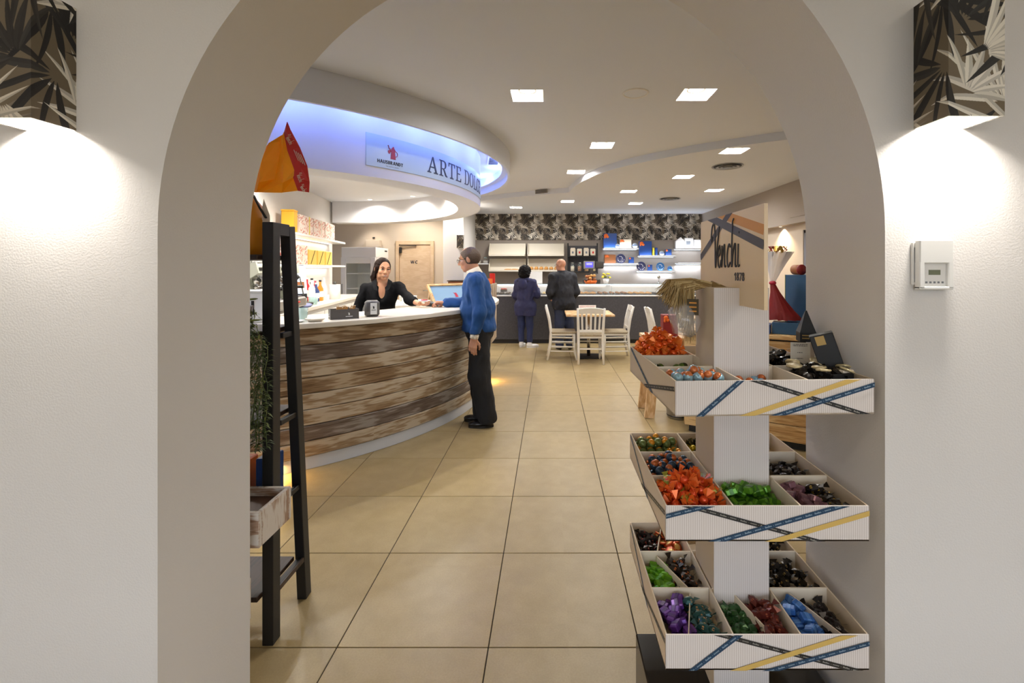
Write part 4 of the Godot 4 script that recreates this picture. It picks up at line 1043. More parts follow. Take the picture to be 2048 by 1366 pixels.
func chair_proto(label: String) -> Node3D:
	var t := thing("cafe_chair", label, "chair", Vector3.ZERO, 0.0, "white slat-back cafe chairs")
	var w := 0.4; var d := 0.4
	mk("chair_paint", Color8(226, 222, 212), 0.4); mk("rush", Color(1, 1, 1), 0.85, 0.0, speckle_tex(128, 66, Color8(134, 120, 96), Color8(176, 162, 134), 1.4), {"uv1_triplanar": true, "uv1_scale": Vector3(8, 8, 30)})
	obj("seat", MB.new().box(Vector3(0, 0.452, 0), Vector3(w + 0.02, 0.034, d + 0.02), 0.012), M.rush, t)
	var fr := MB.new()
	fr.box(Vector3(0, 0.42, -d / 2 + 0.02), Vector3(w - 0.03, 0.036, 0.024), 0.003); fr.box(Vector3(0, 0.42, d / 2 - 0.02), Vector3(w - 0.03, 0.036, 0.024), 0.003)
	for sx in [-1, 1]: fr.box(Vector3(sx * (w / 2 - 0.018), 0.42, 0), Vector3(0.024, 0.036, d - 0.04), 0.003)
	obj("seat_frame", fr, M.chair_paint, t)
	for sx in [-1, 1]:
		obj("leg", MB.new().smooth().tube([Vector3(sx * (w / 2 - 0.02), 0.435, -d / 2 + 0.02), Vector3(sx * (w / 2 - 0.018), 0.2, -d / 2 + 0.015), Vector3(sx * (w / 2 - 0.012), 0.06, -d / 2 - 0.005), Vector3(sx * (w / 2 - 0.01), 0, -d / 2 - 0.02)], [0.022, 0.02, 0.018, 0.017], 8), M.chair_paint, t)
		obj("leg", MB.new().smooth().tube([Vector3(sx * (w / 2 - 0.005), 0, d / 2 + 0.06), Vector3(sx * (w / 2 - 0.01), 0.22, d / 2 + 0.015), Vector3(sx * (w / 2 - 0.01), 0.44, d / 2), Vector3(sx * (w / 2 - 0.002), 0.66, d / 2 + 0.03), Vector3(sx * (w / 2 + 0.008), 0.88, d / 2 + 0.085)], [0.019, 0.021, 0.022, 0.021, 0.018], 8), M.chair_paint, t)
		for y in [0.14, 0.22, 0.3, 0.37]:
			obj("stretcher", MB.new().bar(Vector3(sx * (w / 2 - 0.016), y, -d / 2 + 0.01), Vector3(sx * (w / 2 - 0.012), y + 0.01, d / 2 + 0.015), 0.014, 0.016, 0.003), M.chair_paint, t)
	for y in [0.18, 0.3]: obj("stretcher", MB.new().box(Vector3(0, y, -d / 2 + 0.015), Vector3(w - 0.04, 0.02, 0.016), 0.003), M.chair_paint, t)
	obj("stretcher", MB.new().box(Vector3(0, 0.24, d / 2 + 0.015), Vector3(w - 0.04, 0.02, 0.016), 0.003), M.chair_paint, t)
	# top rail curved upwards, lower rail and five slats
	var tr := PackedVector2Array()
	for i in 9: tr.append(Vector2(-w / 2 + w * i / 8.0, 0.868 + 0.022 * sin(PI * i / 8.0)))
	for i in 9: tr.append(Vector2(w / 2 - w * i / 8.0, 0.79 + 0.008 * sin(PI * i / 8.0)))
	obj("top_rail", MB.new().prism(tr, -0.011, 0.011, Transform3D(Basis(Vector3.RIGHT, 0.24), Vector3(0, 0.026, d / 2 - 0.128))), M.chair_paint, t)
	obj("lower_rail", MB.new().box(Vector3(0, 0.52, d / 2 + 0.012), Vector3(w - 0.03, 0.04, 0.02), 0.004), M.chair_paint, t)
	for i in 5:
		var x := -0.13 + i * 0.065
		obj("slat", MB.new().bar(Vector3(x, 0.53, d / 2 + 0.013), Vector3(x * 1.1, 0.815, d / 2 + 0.068), 0.03, 0.012, 0.002), M.chair_paint, t)
	return t

func cafe_table(p: Vector3, s: Vector2, label: String):
	var t := thing("cafe_table", label, "table", p)
	obj("tabletop", MB.new().box(Vector3(0, 0.735, 0), Vector3(s.x, 0.032, s.y), 0.004), M.oak, t)
	obj("column", MB.new().smooth().cyl(Vector3.ZERO, 0.03, 0.03, 0.018, 0.719, 18), M.chrome, t)
	obj("base_plate", MB.new().box(Vector3(0, 0.009, 0), Vector3(0.42, 0.018, 0.42), 0.004), M.black_paint, t)

func seating():
	cafe_table(Vector3(0.665, 0, -7.78), Vector2(0.79, 0.8), "square oak cafe table on a chrome column surrounded by white chairs")
	var c := chair_proto("white slat-back chair with its back to the arch at the oak table")
	c.position = Vector3(0.645, 0, -7.36)
	c.set_meta("group", "white slat-back cafe chairs")
	dup(c, "cafe_chair", Vector3(0.225, 0, -7.66), -PI / 2, "white slat-back chair at the oak table, beside the bald man")
	dup(c, "cafe_chair", Vector3(1.085, 0, -7.66), PI / 2, "white slat-back chair at the oak table, on the side of the wooden trestle")
	dup(c, "cafe_chair", Vector3(1.83, 0, -7.2), -PI / 2, "white slat-back chair at the second table, seen from its side")
	dup(c, "cafe_chair", Vector3(2.42, 0, -7.75), PI, "white slat-back chair behind the second table, facing the arch")
	cafe_table(Vector3(2.36, 0, -7.2), Vector2(0.6, 0.7), "second cafe table behind the sweet stand near the right wall")
	var m := thing("menu_card", "folded printed menu card standing on the oak table", "menu", Vector3(0.66, 0.751, -7.98))
	var im := Image.create(128, 64, false, Image.FORMAT_RGB8); im.fill(Color8(226, 220, 212))
	print_rows(im, Rect2i(6, 6, 116, 20), 4, Color8(150, 60, 60), 3); print_rows(im, Rect2i(6, 30, 116, 30), 6, Color8(110, 130, 120), 4)
	var mm := mk("menu_print", Color(1, 1, 1), 0.6, 0.0, ImageTexture.create_from_image(im))
	for k in 2:
		var sg := 1.0 if k == 0 else -1.0
		var b := MB.new()
		b.quad(Vector3(-0.15, 0, 0.04 * sg), Vector3(0.15, 0, 0.04 * sg), Vector3(0.15, 0.11, 0.002 * sg), Vector3(-0.15, 0.11, 0.002 * sg))
		b.quad(Vector3(0.15, 0, 0.038 * sg), Vector3(-0.15, 0, 0.038 * sg), Vector3(-0.15, 0.11, 0.0), Vector3(0.15, 0.11, 0.0))
		obj("sheet", b, mm, m)

# ---------------------------------------------------------------- the stand of sweets in the arch
const STAND := Vector3(0.5715, 0.0, -1.455)

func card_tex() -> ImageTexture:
	# upright flutes of corrugated card, their light and shade painted as stripes
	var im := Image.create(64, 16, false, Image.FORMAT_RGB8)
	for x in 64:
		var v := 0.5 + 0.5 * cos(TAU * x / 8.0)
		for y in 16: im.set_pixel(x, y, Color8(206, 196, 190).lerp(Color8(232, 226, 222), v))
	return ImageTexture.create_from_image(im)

func ribbon_tex(base: Color, inkc: Color, sd: int) -> ImageTexture:
	var im := Image.create(512, 32, false, Image.FORMAT_RGB8)
	im.fill(base)
	var r := RandomNumberGenerator.new(); r.seed = sd
	var x := 8
	while x < 490:
		# a small script word, a dot, then a row of tiny capitals
		for k in 6:
			stroke(im, [Vector2(x + k * 5, 20), Vector2(x + k * 5 + 2, 9 if k % 3 == 0 else 14), Vector2(x + k * 5 + 4, 20)], 2, inkc)
		im.fill_rect(Rect2i(x + 37, 15, 3, 3), inkc)
		for k in 5: im.fill_rect(Rect2i(x + 46 + k * 6, 12, 4, 8), inkc)
		im.fill_rect(Rect2i(x + 82, 15, 3, 3), inkc)
		x += 94
	return ImageTexture.create_from_image(im)

# flat band on the front (plane z = zf) of a tray, from a to b, w wide
func band(a: Vector2, b: Vector2, w: float, zf: float, xl: float, xr: float, y0: float, y1: float) -> MB:
	var d := (b - a).normalized(); var n := Vector2(-d.y, d.x) * w * 0.5
	var poly := PackedVector2Array([a - n, b - n, b + n, a + n])
	var clip := Geometry2D.intersect_polygons(poly, PackedVector2Array([Vector2(xl, y0), Vector2(xr, y0), Vector2(xr, y1), Vector2(xl, y1)]))
	var m := MB.new()
	for c in clip:
		var p: PackedVector2Array = c
		if Geometry2D.is_polygon_clockwise(p): p.reverse()
		var ix := Geometry2D.triangulate_polygon(p)
		for i in range(0, ix.size(), 3):
			var v := []; var u := []
			for j in 3:
				var q := p[ix[i + j]]
				v.append(Vector3(q.x, q.y, zf)); u.append(Vector2((q - a).dot(d) / 0.3, 0.5 - (q - a).dot(n.normalized()) / w))
			if (Vector2(v[1].x - v[0].x, v[1].y - v[0].y)).cross(Vector2(v[2].x - v[0].x, v[2].y - v[0].y)) < 0.0:
				m.tri(v[0], v[2], v[1], u[0], u[2], u[1])
			else:
				m.tri(v[0], v[1], v[2], u[0], u[1], u[2])
	return m

func script_word(b: MB, strokes: Array, s: float, r: float, t: Transform3D):
	for st in strokes:
		var c := Curve3D.new()
		var n: int = st.size()
		for i in n:
			var p: Vector2 = st[i]
			var tg: Vector2 = (st[mini(i + 1, n - 1)] - st[maxi(i - 1, 0)]) / 6.0
			c.add_point(t * Vector3(p.x * s, p.y * s, 0), t.basis * Vector3(-tg.x * s, -tg.y * s, 0), t.basis * Vector3(tg.x * s, tg.y * s, 0))
		c.bake_interval = s * 0.06
		var pts := Array(c.get_baked_points())
		if pts.size() > 1:
			b.smooth(); b.tube(pts, r, 5, true, Vector2(1, 1))

const VENCHI := [
	[Vector2(0.2, 1.25), Vector2(0.02, 1.05), Vector2(0.12, 1.6), Vector2(0.36, 1.72), Vector2(0.46, 1.1), Vector2(0.5, 0.02), Vector2(0.66, 0.7), Vector2(0.92, 1.6)],
	[Vector2(0.72, 0.4), Vector2(0.98, 0.55), Vector2(0.94, 0.86), Vector2(0.78, 0.6), Vector2(0.8, 0.12), Vector2(0.95, 0.03), Vector2(1.1, 0.3)],
	[Vector2(1.18, 0.85), Vector2(1.14, 0.04), Vector2(1.28, 0.6), Vector2(1.44, 0.86), Vector2(1.44, 0.1), Vector2(1.56, 0.08)],
	[Vector2(1.98, 0.75), Vector2(1.84, 0.86), Vector2(1.68, 0.45), Vector2(1.76, 0.04), Vector2(1.98, 0.2)],
	[Vector2(2.3, 1.75), Vector2(2.16, 1.5), Vector2(2.1, 0.04), Vector2(2.24, 0.6), Vector2(2.42, 0.84), Vector2(2.42, 0.1), Vector2(2.52, 0.08)],
	[Vector2(2.68, 0.84), Vector2(2.64, 0.1), Vector2(2.78, 0.1)], [Vector2(2.74, 1.2), Vector2(2.76, 1.26)]]

func sweet_stand():
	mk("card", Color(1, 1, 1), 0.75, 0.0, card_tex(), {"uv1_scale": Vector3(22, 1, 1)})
	mk("card_plain", Color8(214, 196, 170), 0.75); mk("card_edge", Color8(226, 212, 190), 0.8)
	mk("ribbon_blue", Color(1, 1, 1), 0.45, 0.0, ribbon_tex(Color8(26, 62, 92), Color8(150, 170, 186), 1)); mk("ribbon_black", Color(1, 1, 1), 0.45, 0.0, ribbon_tex(Color8(36, 36, 38), Color8(160, 158, 150), 2)); mk("ribbon_gold", Color8(212, 178, 98), 0.5)
	var t := thing("sweet_stand", "white corrugated card stand with three ribboned trays of sweets in the arch", "display stand", STAND)
	var hw := 0.082; var zf := 0.095; var zr := -0.075
	var col := MB.new()
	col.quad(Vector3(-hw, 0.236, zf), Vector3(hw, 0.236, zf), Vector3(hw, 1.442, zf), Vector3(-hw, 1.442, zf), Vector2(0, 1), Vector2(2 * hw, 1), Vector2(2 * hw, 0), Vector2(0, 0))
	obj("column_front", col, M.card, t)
	obj("column", MB.new().box(Vector3(0, 0.839, (zf + zr) / 2 - 0.001), Vector3(2 * hw, 1.206, zf - zr - 0.002)), M.card_plain, t)
	obj("plinth", MB.new().box(Vector3(0, 0.118, 0.05), Vector3(0.545, 0.236, 0.36), 0.004), M.black_gloss, t)
	# trays
	var half := 0.2665; var th := 0.004; var h := 0.092
	var inner := half / 3.0
	for k in 3:
		var y: float = [1.207, 0.877, 0.539][k] - h
		var yaw: float = [0.045, 0.0, 0.0][k]
		var tr := Transform3D(Basis(Vector3.UP, yaw), Vector3(0.01 if k == 0 else 0.0, y, -0.01))
		var tray := Node3D.new(); tray.name = "tray"; t.add_child(tray, true); tray.transform = tr
		obj("tray_floor", MB.new().box(Vector3(0, th / 2, 0), Vector3(2 * half, th, 2 * half)), M.card_plain, tray)
		obj("false_floor", MB.new().box(Vector3(0, 0.034, 0), Vector3(2 * half - 2 * th, 0.006, 2 * half - 2 * th)), M.card_plain, tray)
		var fb := MB.new()
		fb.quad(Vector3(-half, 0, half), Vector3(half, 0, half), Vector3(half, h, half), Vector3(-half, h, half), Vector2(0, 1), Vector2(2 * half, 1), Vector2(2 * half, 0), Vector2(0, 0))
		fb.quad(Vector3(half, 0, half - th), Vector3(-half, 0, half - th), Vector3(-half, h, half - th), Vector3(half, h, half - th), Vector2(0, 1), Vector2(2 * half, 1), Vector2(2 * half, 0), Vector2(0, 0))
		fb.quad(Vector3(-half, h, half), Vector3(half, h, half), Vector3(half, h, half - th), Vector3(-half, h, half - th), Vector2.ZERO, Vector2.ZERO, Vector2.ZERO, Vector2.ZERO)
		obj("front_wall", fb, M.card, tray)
		obj("rear_wall", MB.new().box(Vector3(0, h / 2, -half + th / 2), Vector3(2 * half, h, th)), M.card_plain, tray)
		for sx in [-1, 1]:
			obj("side_wall", MB.new().box(Vector3(sx * (half - th / 2), h / 2, 0), Vector3(th, h, 2 * half - 2 * th)), M.card_plain, tray)
			obj("divider", MB.new().box(Vector3(sx * inner, h / 2 + 0.002, 0), Vector3(th, h - 0.004, 2 * half - 2 * th)), M.card_edge, tray)
			for q in [-1, 0, 1]:
				if q == 0: continue
				obj("divider", MB.new().box(Vector3(q * 2 * inner, h / 2 + 0.002, sx * inner), Vector3(2 * inner - 2 * th, h - 0.004, th)), M.card_edge, tray)
			obj("divider", MB.new().box(Vector3(0, h / 2 + 0.002, sx * (inner + 0.003)), Vector3(2 * inner - 2 * th, h - 0.004, th)), M.card_edge, tray)
		if k == 2:
			for dg in [[-2, 1, 1.25], [0, 1, -1.3], [2, 1, -1.2], [-2, 0, -1.2], [-2, -1, 1.25]]:
				var cc := Vector3(dg[0] * inner, h / 2 - 0.004, dg[1] * 2.0 * inner)
				obj("divider", MB.new().box(Vector3.ZERO, Vector3(0.172, h - 0.014, 0.003), 0.0, Transform3D(Basis(Vector3.UP, dg[2]), cc)), M.card_edge, tray)
		# ribbons wound round the front
		var e := half + 0.0012
		var pairs: Array = [
			[[Vector2(-0.08, 0.1), Vector2(0.27, -0.01), 0.011, M.ribbon_black], [Vector2(-0.215, -0.01), Vector2(-0.085, 0.1), 0.013, M.ribbon_blue], [Vector2(-0.11, -0.01), Vector2(0.235, 0.1), 0.013, M.ribbon_gold], [Vector2(-0.03, -0.01), Vector2(0.28, 0.082), 0.012, M.ribbon_blue]],
			[[Vector2(-0.235, 0.1), Vector2(0.15, -0.005), 0.011, M.ribbon_black], [Vector2(-0.17, -0.01), Vector2(0.22, 0.1), 0.013, M.ribbon_blue], [Vector2(-0.02, -0.01), Vector2(0.28, 0.078), 0.013, M.ribbon_gold], [Vector2(-0.275, 0.064), Vector2(-0.13, 0.1), 0.012, M.ribbon_blue]],
			[[Vector2(-0.15, 0.1), Vector2(0.25, -0.005), 0.011, M.ribbon_black], [Vector2(-0.21, -0.01), Vector2(-0.065, 0.1), 0.013, M.ribbon_blue], [Vector2(-0.11, -0.01), Vector2(0.24, 0.1), 0.013, M.ribbon_gold], [Vector2(-0.03, -0.01), Vector2(0.28, 0.075), 0.012, M.ribbon_blue]]][k]
		var lift := 0.0
		for pr in pairs:
			lift += 0.0004
			obj("ribbon", band(pr[0], pr[1], pr[2], e + lift, -half, half, 0.0, h), pr[3], tray)
		for sd in [[Vector2(-0.25, 0.09), Vector2(0.05, 0.0), M.ribbon_blue], [Vector2(-0.05, 0.0), Vector2(0.26, 0.07), M.ribbon_black]]:
			var bm: MB = band(sd[0], sd[1], 0.012, 0.0, -half, half, 0.0, h)
			obj("ribbon", bm, sd[2], tray, Transform3D(Basis(Vector3.UP, -PI / 2), Vector3(-half - 0.0012, 0, 0)))
	# folded card brackets under the trays
	for y in [1.09, 0.76, 0.42]:
		obj("bracket", MB.new().prism(PackedVector2Array([Vector2(-0.03, 0), Vector2(0.0, 0), Vector2(0.0, -0.035), Vector2(-0.008, -0.04)]), -0.001, 0.001, Transform3D(Basis(), Vector3(0.066, y + 0.024, zf + 0.002))), M.card_plain, t)
	# the header board stands edgewise in a slot of the column
	var hb := thing("brand_board", "cream Venchi sign board with crossed ribbons on top of the sweet stand", "sign", Vector3(0.57, 1.39, -1.455))
	mk("board_cream", Color8(226, 200, 160), 0.28)
	var L := 0.252; var H := 0.282
	var turn := Transform3D(Basis(Vector3.UP, -PI / 2), Vector3.ZERO)
	var bp := PackedVector2Array([Vector2(-L, 0), Vector2(L, 0), Vector2(L, H), Vector2(-L, H)])
	obj("board", MB.new().prism(bp, -0.005, 0.005, turn), M.board_cream, hb)
	obj("ribbon_print", band(Vector2(-L, 0.15), Vector2(0.06, H + 0.02), 0.024, 0.0058, -L, L, 0, H), mk("board_ribbon", Color8(52, 50, 54), 0.5), hb, turn)
	obj("ribbon_print", band(Vector2(-0.2, H + 0.02), Vector2(L, 0.172), 0.026, 0.0062, -L, L, 0, H), M.board_ribbon, hb, turn)
	obj("ribbon_print", band(Vector2(-0.1, H + 0.02), Vector2(L, 0.212), 0.028, 0.0054, -L, L, 0, H), mk("board_gold", Color8(214, 146, 52), 0.5), hb, turn)
	var ven := MB.new()
	script_word(ven, VENCHI, 0.086, 0.0034, turn * Transform3D(Basis(), Vector3(-0.14, 0.112, 0.0055)))
	obj("lettering", ven, M.board_ribbon, hb)
	obj("lettering", text("1878", 0.034, "Droid Sans", 700, 0.001), M.board_ribbon, hb, turn * Transform3D(Basis(), Vector3(0.095, 0.085, 0.0058)))
	obj("slot_sleeve", MB.new().box(Vector3(0, 0.026, 0.0), Vector3(0.016, 0.05, 0.1)), M.card_plain, hb)
	sweets()
	# straw bundle tied to the column
	var sb := thing("straw_bundle", "bundle of dried straw in cellophane leaning on the sweet stand column", "straw bundle", Vector3(0.468, 1.335, -1.47))
	var sm := [mk("straw_a", Color8(172, 142, 88), 0.8), mk("straw_b", Color8(136, 108, 62), 0.8), mk("straw_c", Color8(200, 174, 122), 0.8)]
	var knot := Vector3(0.06, 0.105, 0.03)
	var r := RandomNumberGenerator.new(); r.seed = 5
	for k in 3:
		var b := MB.new()
		for i in 220:
			var a := r.randf()
			var tip := Vector3(lerpf(-0.115, -0.015, a) + r.randf_range(-0.012, 0.012), lerpf(0.02, 0.05, r.randf()) - 0.1 * a * a, r.randf_range(-0.05, 0.05))
			tip.y += 0.05 * (1.0 - a)
			var mid := Vector3(lerpf(-0.09, -0.01, a), 0.118 - 0.02 * a + r.randf_range(-0.01, 0.014), tip.z * 0.6)
			var s := knot + Vector3(r.randf_range(-0.012, 0.012), r.randf_range(-0.01, 0.01), r.randf_range(-0.01, 0.01))
			b.tube([s, s.lerp(mid, 0.55) + Vector3(0, 0.012, 0), mid, tip], [0.0016, 0.0016, 0.0014, 0.0006], 3, false)
		var so := obj("straw", b, sm[k], sb)
		so.set_meta("kind", "stuff")
	obj("stem_tie", MB.new().smooth().tube([knot + Vector3(-0.02, 0.004, 0), knot + Vector3(0.04, -0.008, 0.0)], [0.018, 0.006], 10), sm[1], sb)
	obj("label", MB.new().box(Vector3(0.004, 0.045, 0.052), Vector3(0.034, 0.05, 0.002), 0.0, Transform3D(Basis(Vector3.UP, -0.5), Vector3.ZERO)), mk("straw_label", Color8(70, 56, 30), 0.6), sb)
	for q in 3: obj("label_line", MB.new().box(Vector3(0.004, 0.058 - q * 0.013, 0.0535), Vector3(0.022, 0.004, 0.0008), 0.0, Transform3D(Basis(Vector3.UP, -0.5), Vector3.ZERO)), M.board_gold, sb)
	obj("cellophane", MB.new().smooth().tube([Vector3(-0.03, 0.075, 0.0), Vector3(-0.045, 0.03, 0.01), Vector3(-0.03, -0.02, 0.02), Vector3(-0.01, -0.04, 0.02)], [0.012, 0.045, 0.05, 0.02], 9), M.cellophane, sb)

# one sweet of each kind, as [parts]: each part is [name, mesh, material]
func sweet_parts(kind: String, c: Color, c2: Color) -> Array:
	var key := "%s_%s" % [kind, c.to_html(false)]
	var m: StandardMaterial3D = M[key] if M.has(key) else mk(key, c, 0.22, 0.35)
	var key2 := "foil_%s" % c2.to_html(false)
	var m2: StandardMaterial3D = M[key2] if M.has(key2) else mk(key2, c2, 0.25, 0.3)
	match kind:
		"ball":
			return [["foil_wrap", MB.new().smooth().ball(Vector3(0, 0.0148, 0), Vector3(0.0148, 0.0148, 0.0148), 12, 8), m],
				["foil_patch", MB.new().smooth().ball(Vector3(0.0036, 0.019, 0.0036), Vector3(0.0128, 0.0119, 0.0128), 10, 6), m2]]
		"twist":
			var b := MB.new()
			b.smooth().ball(Vector3.ZERO, Vector3(0.014, 0.012, 0.012), 8, 6)
			var out := [["wrap", b, m]]
			for s in [-1.0, 1.0]:
				var w := MB.new()
				for i in 5:
					var a0 := TAU * i / 5.0; var a1 := a0 + 1.0
					w.tri(Vector3(s * 0.011, 0, 0), Vector3(s * 0.034, cos(a0) * 0.017, sin(a0) * 0.017), Vector3(s * 0.03, cos(a1) * 0.019, sin(a1) * 0.019))
				out.append(["twisted_end", w, m2])
			return out
		"block":
			return [["foil_wrap", MB.new().box(Vector3(0, 0.009, 0), Vector3(0.034, 0.018, 0.024), 0.003), m],
				["paper_band", MB.new().box(Vector3(0, 0.0093, 0), Vector3(0.014, 0.0192, 0.0248), 0.002), m2]]
		"coin":
			return [["foil_wrap", MB.new().smooth().lathe(PackedVector2Array([Vector2(0, 0), Vector2(0.017, 0), Vector2(0.02, 0.003), Vector2(0.018, 0.006), Vector2(0, 0.005)]), 16), m],
				["seal", MB.new().smooth().lathe(PackedVector2Array([Vector2(0.0, 0.0068), Vector2(0.011, 0.0064), Vector2(0.012, 0.005)]), 14), m2]]
	# crumpled foil parcel
	var f = MB.new().ball(Vector3(0, 0.012, 0), Vector3(0.021, 0.012, 0.015), 6, 4)
	f.tri(Vector3(0.014, 0.012, 0.004), Vector3(0.034, 0.022, 0.012), Vector3(0.032, 0.012, -0.01)); f.tri(Vector3(-0.014, 0.012, 0.004), Vector3(-0.032, 0.018, -0.012), Vector3(-0.034, 0.02, 0.01))
	return [["foil_wrap", f, m], ["paper_band", MB.new().box(Vector3(0, 0.012, 0), Vector3(0.012, 0.02, 0.024), 0.004), m2]]

func sweets():
	var C := func(r: int, g: int, b: int) -> Color: return Color8(r, g, b)
	# tray, column (-1 left, 0, 1 right), row (1 front, 0, -1 rear), kind, colours, how many, heap height, label
	var lots := [
		[0, -1, -1, "twist", C.call(226, 92, 26), C.call(238, 128, 48), 78, 0.07, "orange twist-wrapped sweet heaped in the rear corner of the top tray"],
		[0, -1, 0, "ball", C.call(88, 118, 40), C.call(52, 62, 30), 16, 0.0, "green foil chocolate ball in the top tray"],
		[0, -1, 1, "ball", C.call(150, 186, 200), C.call(196, 112, 62), 40, 0.015, "pale blue and copper chocolate ball in the top tray's front corner"],
		[0, 0, 1, "ball", C.call(120, 164, 190), C.call(188, 100, 50), 16, 0.004, "blue and copper chocolate ball below the column in the top tray"],
		[0, 1, 1, "foil", C.call(30, 26, 24), C.call(58, 44, 28), 44, 0.04, "black foil sweet heaped in the top tray"],
		[0, 1, 1, "coin", C.call(196, 180, 140), C.call(226, 214, 184), 9, 0.0, "pale gold round sweet among the black ones in the top tray", 0.055],
		[0, 1, 0, "foil", C.call(34, 30, 28), C.call(90, 66, 30), 36, 0.05, "black and gold foil sweet before the black box in the top tray"],
		[0, 1, -1, "foil", C.call(28, 26, 26), C.call(44, 40, 34), 24, 0.06, "black crumpled sweet in the rear of the top tray"],
		[1, -1, -1, "ball", C.call(108, 124, 70), C.call(212, 142, 30), 34, 0.01, "green and yellow chocolate ball in the middle tray's rear corner"],
		[1, 0, -1, "twist", C.call(206, 178, 34), C.call(60, 58, 30), 16, 0.03, "yellow twist-wrapped sweet behind the column in the middle tray"],
		[1, -1, 0, "ball", C.call(46, 66, 86), C.call(176, 92, 40), 42, 0.02, "dark blue and copper chocolate ball in the middle tray"],
		[1, -1, 1, "twist", C.call(214, 74, 28), C.call(232, 110, 44), 62, 0.05, "orange-red twist-wrapped sweet in the middle tray's front corner"],
		[1, -1, 1, "foil", C.call(160, 160, 60), C.call(120, 130, 50), 6, 0.0, "yellow-green foil sweet among the orange-red ones", 0.04],
		[1, 0, 1, "block", C.call(92, 148, 40), C.call(60, 108, 34), 34, 0.02, "bright green foil block in the middle tray"],
		[1, 1, 1, "block", C.call(132, 92, 104), C.call(110, 76, 88), 20, 0.02, "mauve foil block in the middle tray", 0.0, -1],
		[1, 1, 1, "foil", C.call(40, 32, 28), C.call(176, 146, 40), 14, 0.01, "dark foil sweet with a yellow band beside the mauve blocks", 0.0, 1],
		[1, 1, 0, "foil", C.call(30, 24, 24), C.call(64, 40, 30), 18, 0.03, "dark brown foil sweet beside the column in the middle tray"],
		[2, -1, -1, "foil", C.call(40, 32, 32), C.call(150, 60, 46), 14, 0.01, "dark foil sweet with a red band in the bottom tray's rear corner", 0.0, -1],
		[2, -1, -1, "coin", C.call(198, 84, 40), C.call(226, 186, 110), 20, 0.012, "red and gold round sweet in the bottom tray's rear corner", 0.0, 1],
		[2, -1, 0, "foil", C.call(44, 36, 30), C.call(190, 96, 30), 16, 0.02, "dark foil sweet with an orange band in the bottom tray", 0.0, 1],
		[2, -1, 0, "block", C.call(104, 170, 34), C.call(80, 140, 30), 14, 0.0, "lime green foil block in the bottom tray", 0.0, -1],
		[2, -1, 1, "block", C.call(92, 48, 132), C.call(66, 36, 98), 22, 0.02, "purple foil block in the bottom tray's front corner", 0.0, -1],
		[2, -1, 1, "foil", C.call(42, 84, 84), C.call(176, 132, 84), 16, 0.01, "teal and copper foil sweet beside the purple blocks", 0.0, 1],
		[2, 0, 1, "foil", C.call(92, 34, 28), C.call(150, 76, 50), 20, 0.03, "dark red foil sweet in the middle of the bottom tray", 0.0, 1],
		[2, 0, 1, "foil", C.call(44, 86, 44), C.call(34, 62, 36), 16, 0.0, "dark green foil sweet in the middle of the bottom tray", 0.0, -1],
		[2, 1, 1, "block", C.call(60, 112, 190), C.call(90, 140, 210), 20, 0.03, "bright blue foil block in the bottom tray", 0.0, -1],
		[2, 1, 1, "foil", C.call(34, 28, 30), C.call(56, 40, 40), 16, 0.0, "dark foil sweet beside the bright blue blocks", 0.0, 1],
		[2, 1, 0, "foil", C.call(34, 30, 26), C.call(150, 120, 60), 22, 0.05, "black foil sweet with a gold band beside the column in the bottom tray"],
		[2, 1, -1, "foil", C.call(30, 26, 24), C.call(196, 170, 110), 18, 0.09, "black and gold foil sweet heaped in the rear of the bottom tray"],
	]
	var r := RandomNumberGenerator.new(); r.seed = 21
	for l in lots:
		var k: int = l[0]
		var y0: float = [1.207, 0.877, 0.539][k] - 0.092 + 0.04 + (l[9] if l.size() > 9 else 0.0)
		var yaw: float = [0.045, 0.0, 0.0][k]
		var tr := Transform3D(Basis(Vector3.UP, yaw), STAND + Vector3(0.01 if k == 0 else 0.0, y0, -0.01))
		var cell := 0.0888
		var kind: String = l[3]
		var proto: Node3D = null
		var nm: String = {"ball": "chocolate_ball", "twist": "twist_sweet", "block": "foil_block", "coin": "round_sweet", "foil": "foil_sweet"}[kind]
		var step := 0.03 if kind == "ball" else 0.028
		var per := int(0.15 / step)
		var count: int = l[6]
		var R: float = {"ball": 0.0148, "twist": 0.0125, "block": 0.0135, "coin": 0.0125, "foil": 0.0135}[kind]
		var lim: float = {"ball": 0.069, "twist": 0.052, "block": 0.064, "coin": 0.064, "foil": 0.054}[kind]
		var side: int = l[10] if l.size() > 10 else 0
		var pos := PackedVector3Array()
		for i: int in count:
			var layer := i / (per * per)
			var q := i % (per * per)
			var gx := (q % per + 0.5) / per - 0.5; var gz := (q / per + 0.5) / per - 0.5
			if count < per * per and layer == 0:
				gx = fmod(i * 0.618034 + 0.1, 1.0) - 0.5; gz = fmod(i * 0.754877 + 0.3, 1.0) - 0.5
			var shrink := 1.0 - 0.18 * layer
			var p := Vector3(gx * 0.148 * shrink + r.randf_range(-0.004, 0.004), R + layer * step * 0.72, gz * 0.148 * shrink + r.randf_range(-0.004, 0.004))
			p.y += l[7] * (1.0 - 2.2 * (gx * gx + gz * gz)) * (0.4 + 0.6 * fmod(i * 0.37, 1.0)) + 0.006
			if side != 0: p.x = p.x * 0.5 + side * 0.036
			pos.append(p)
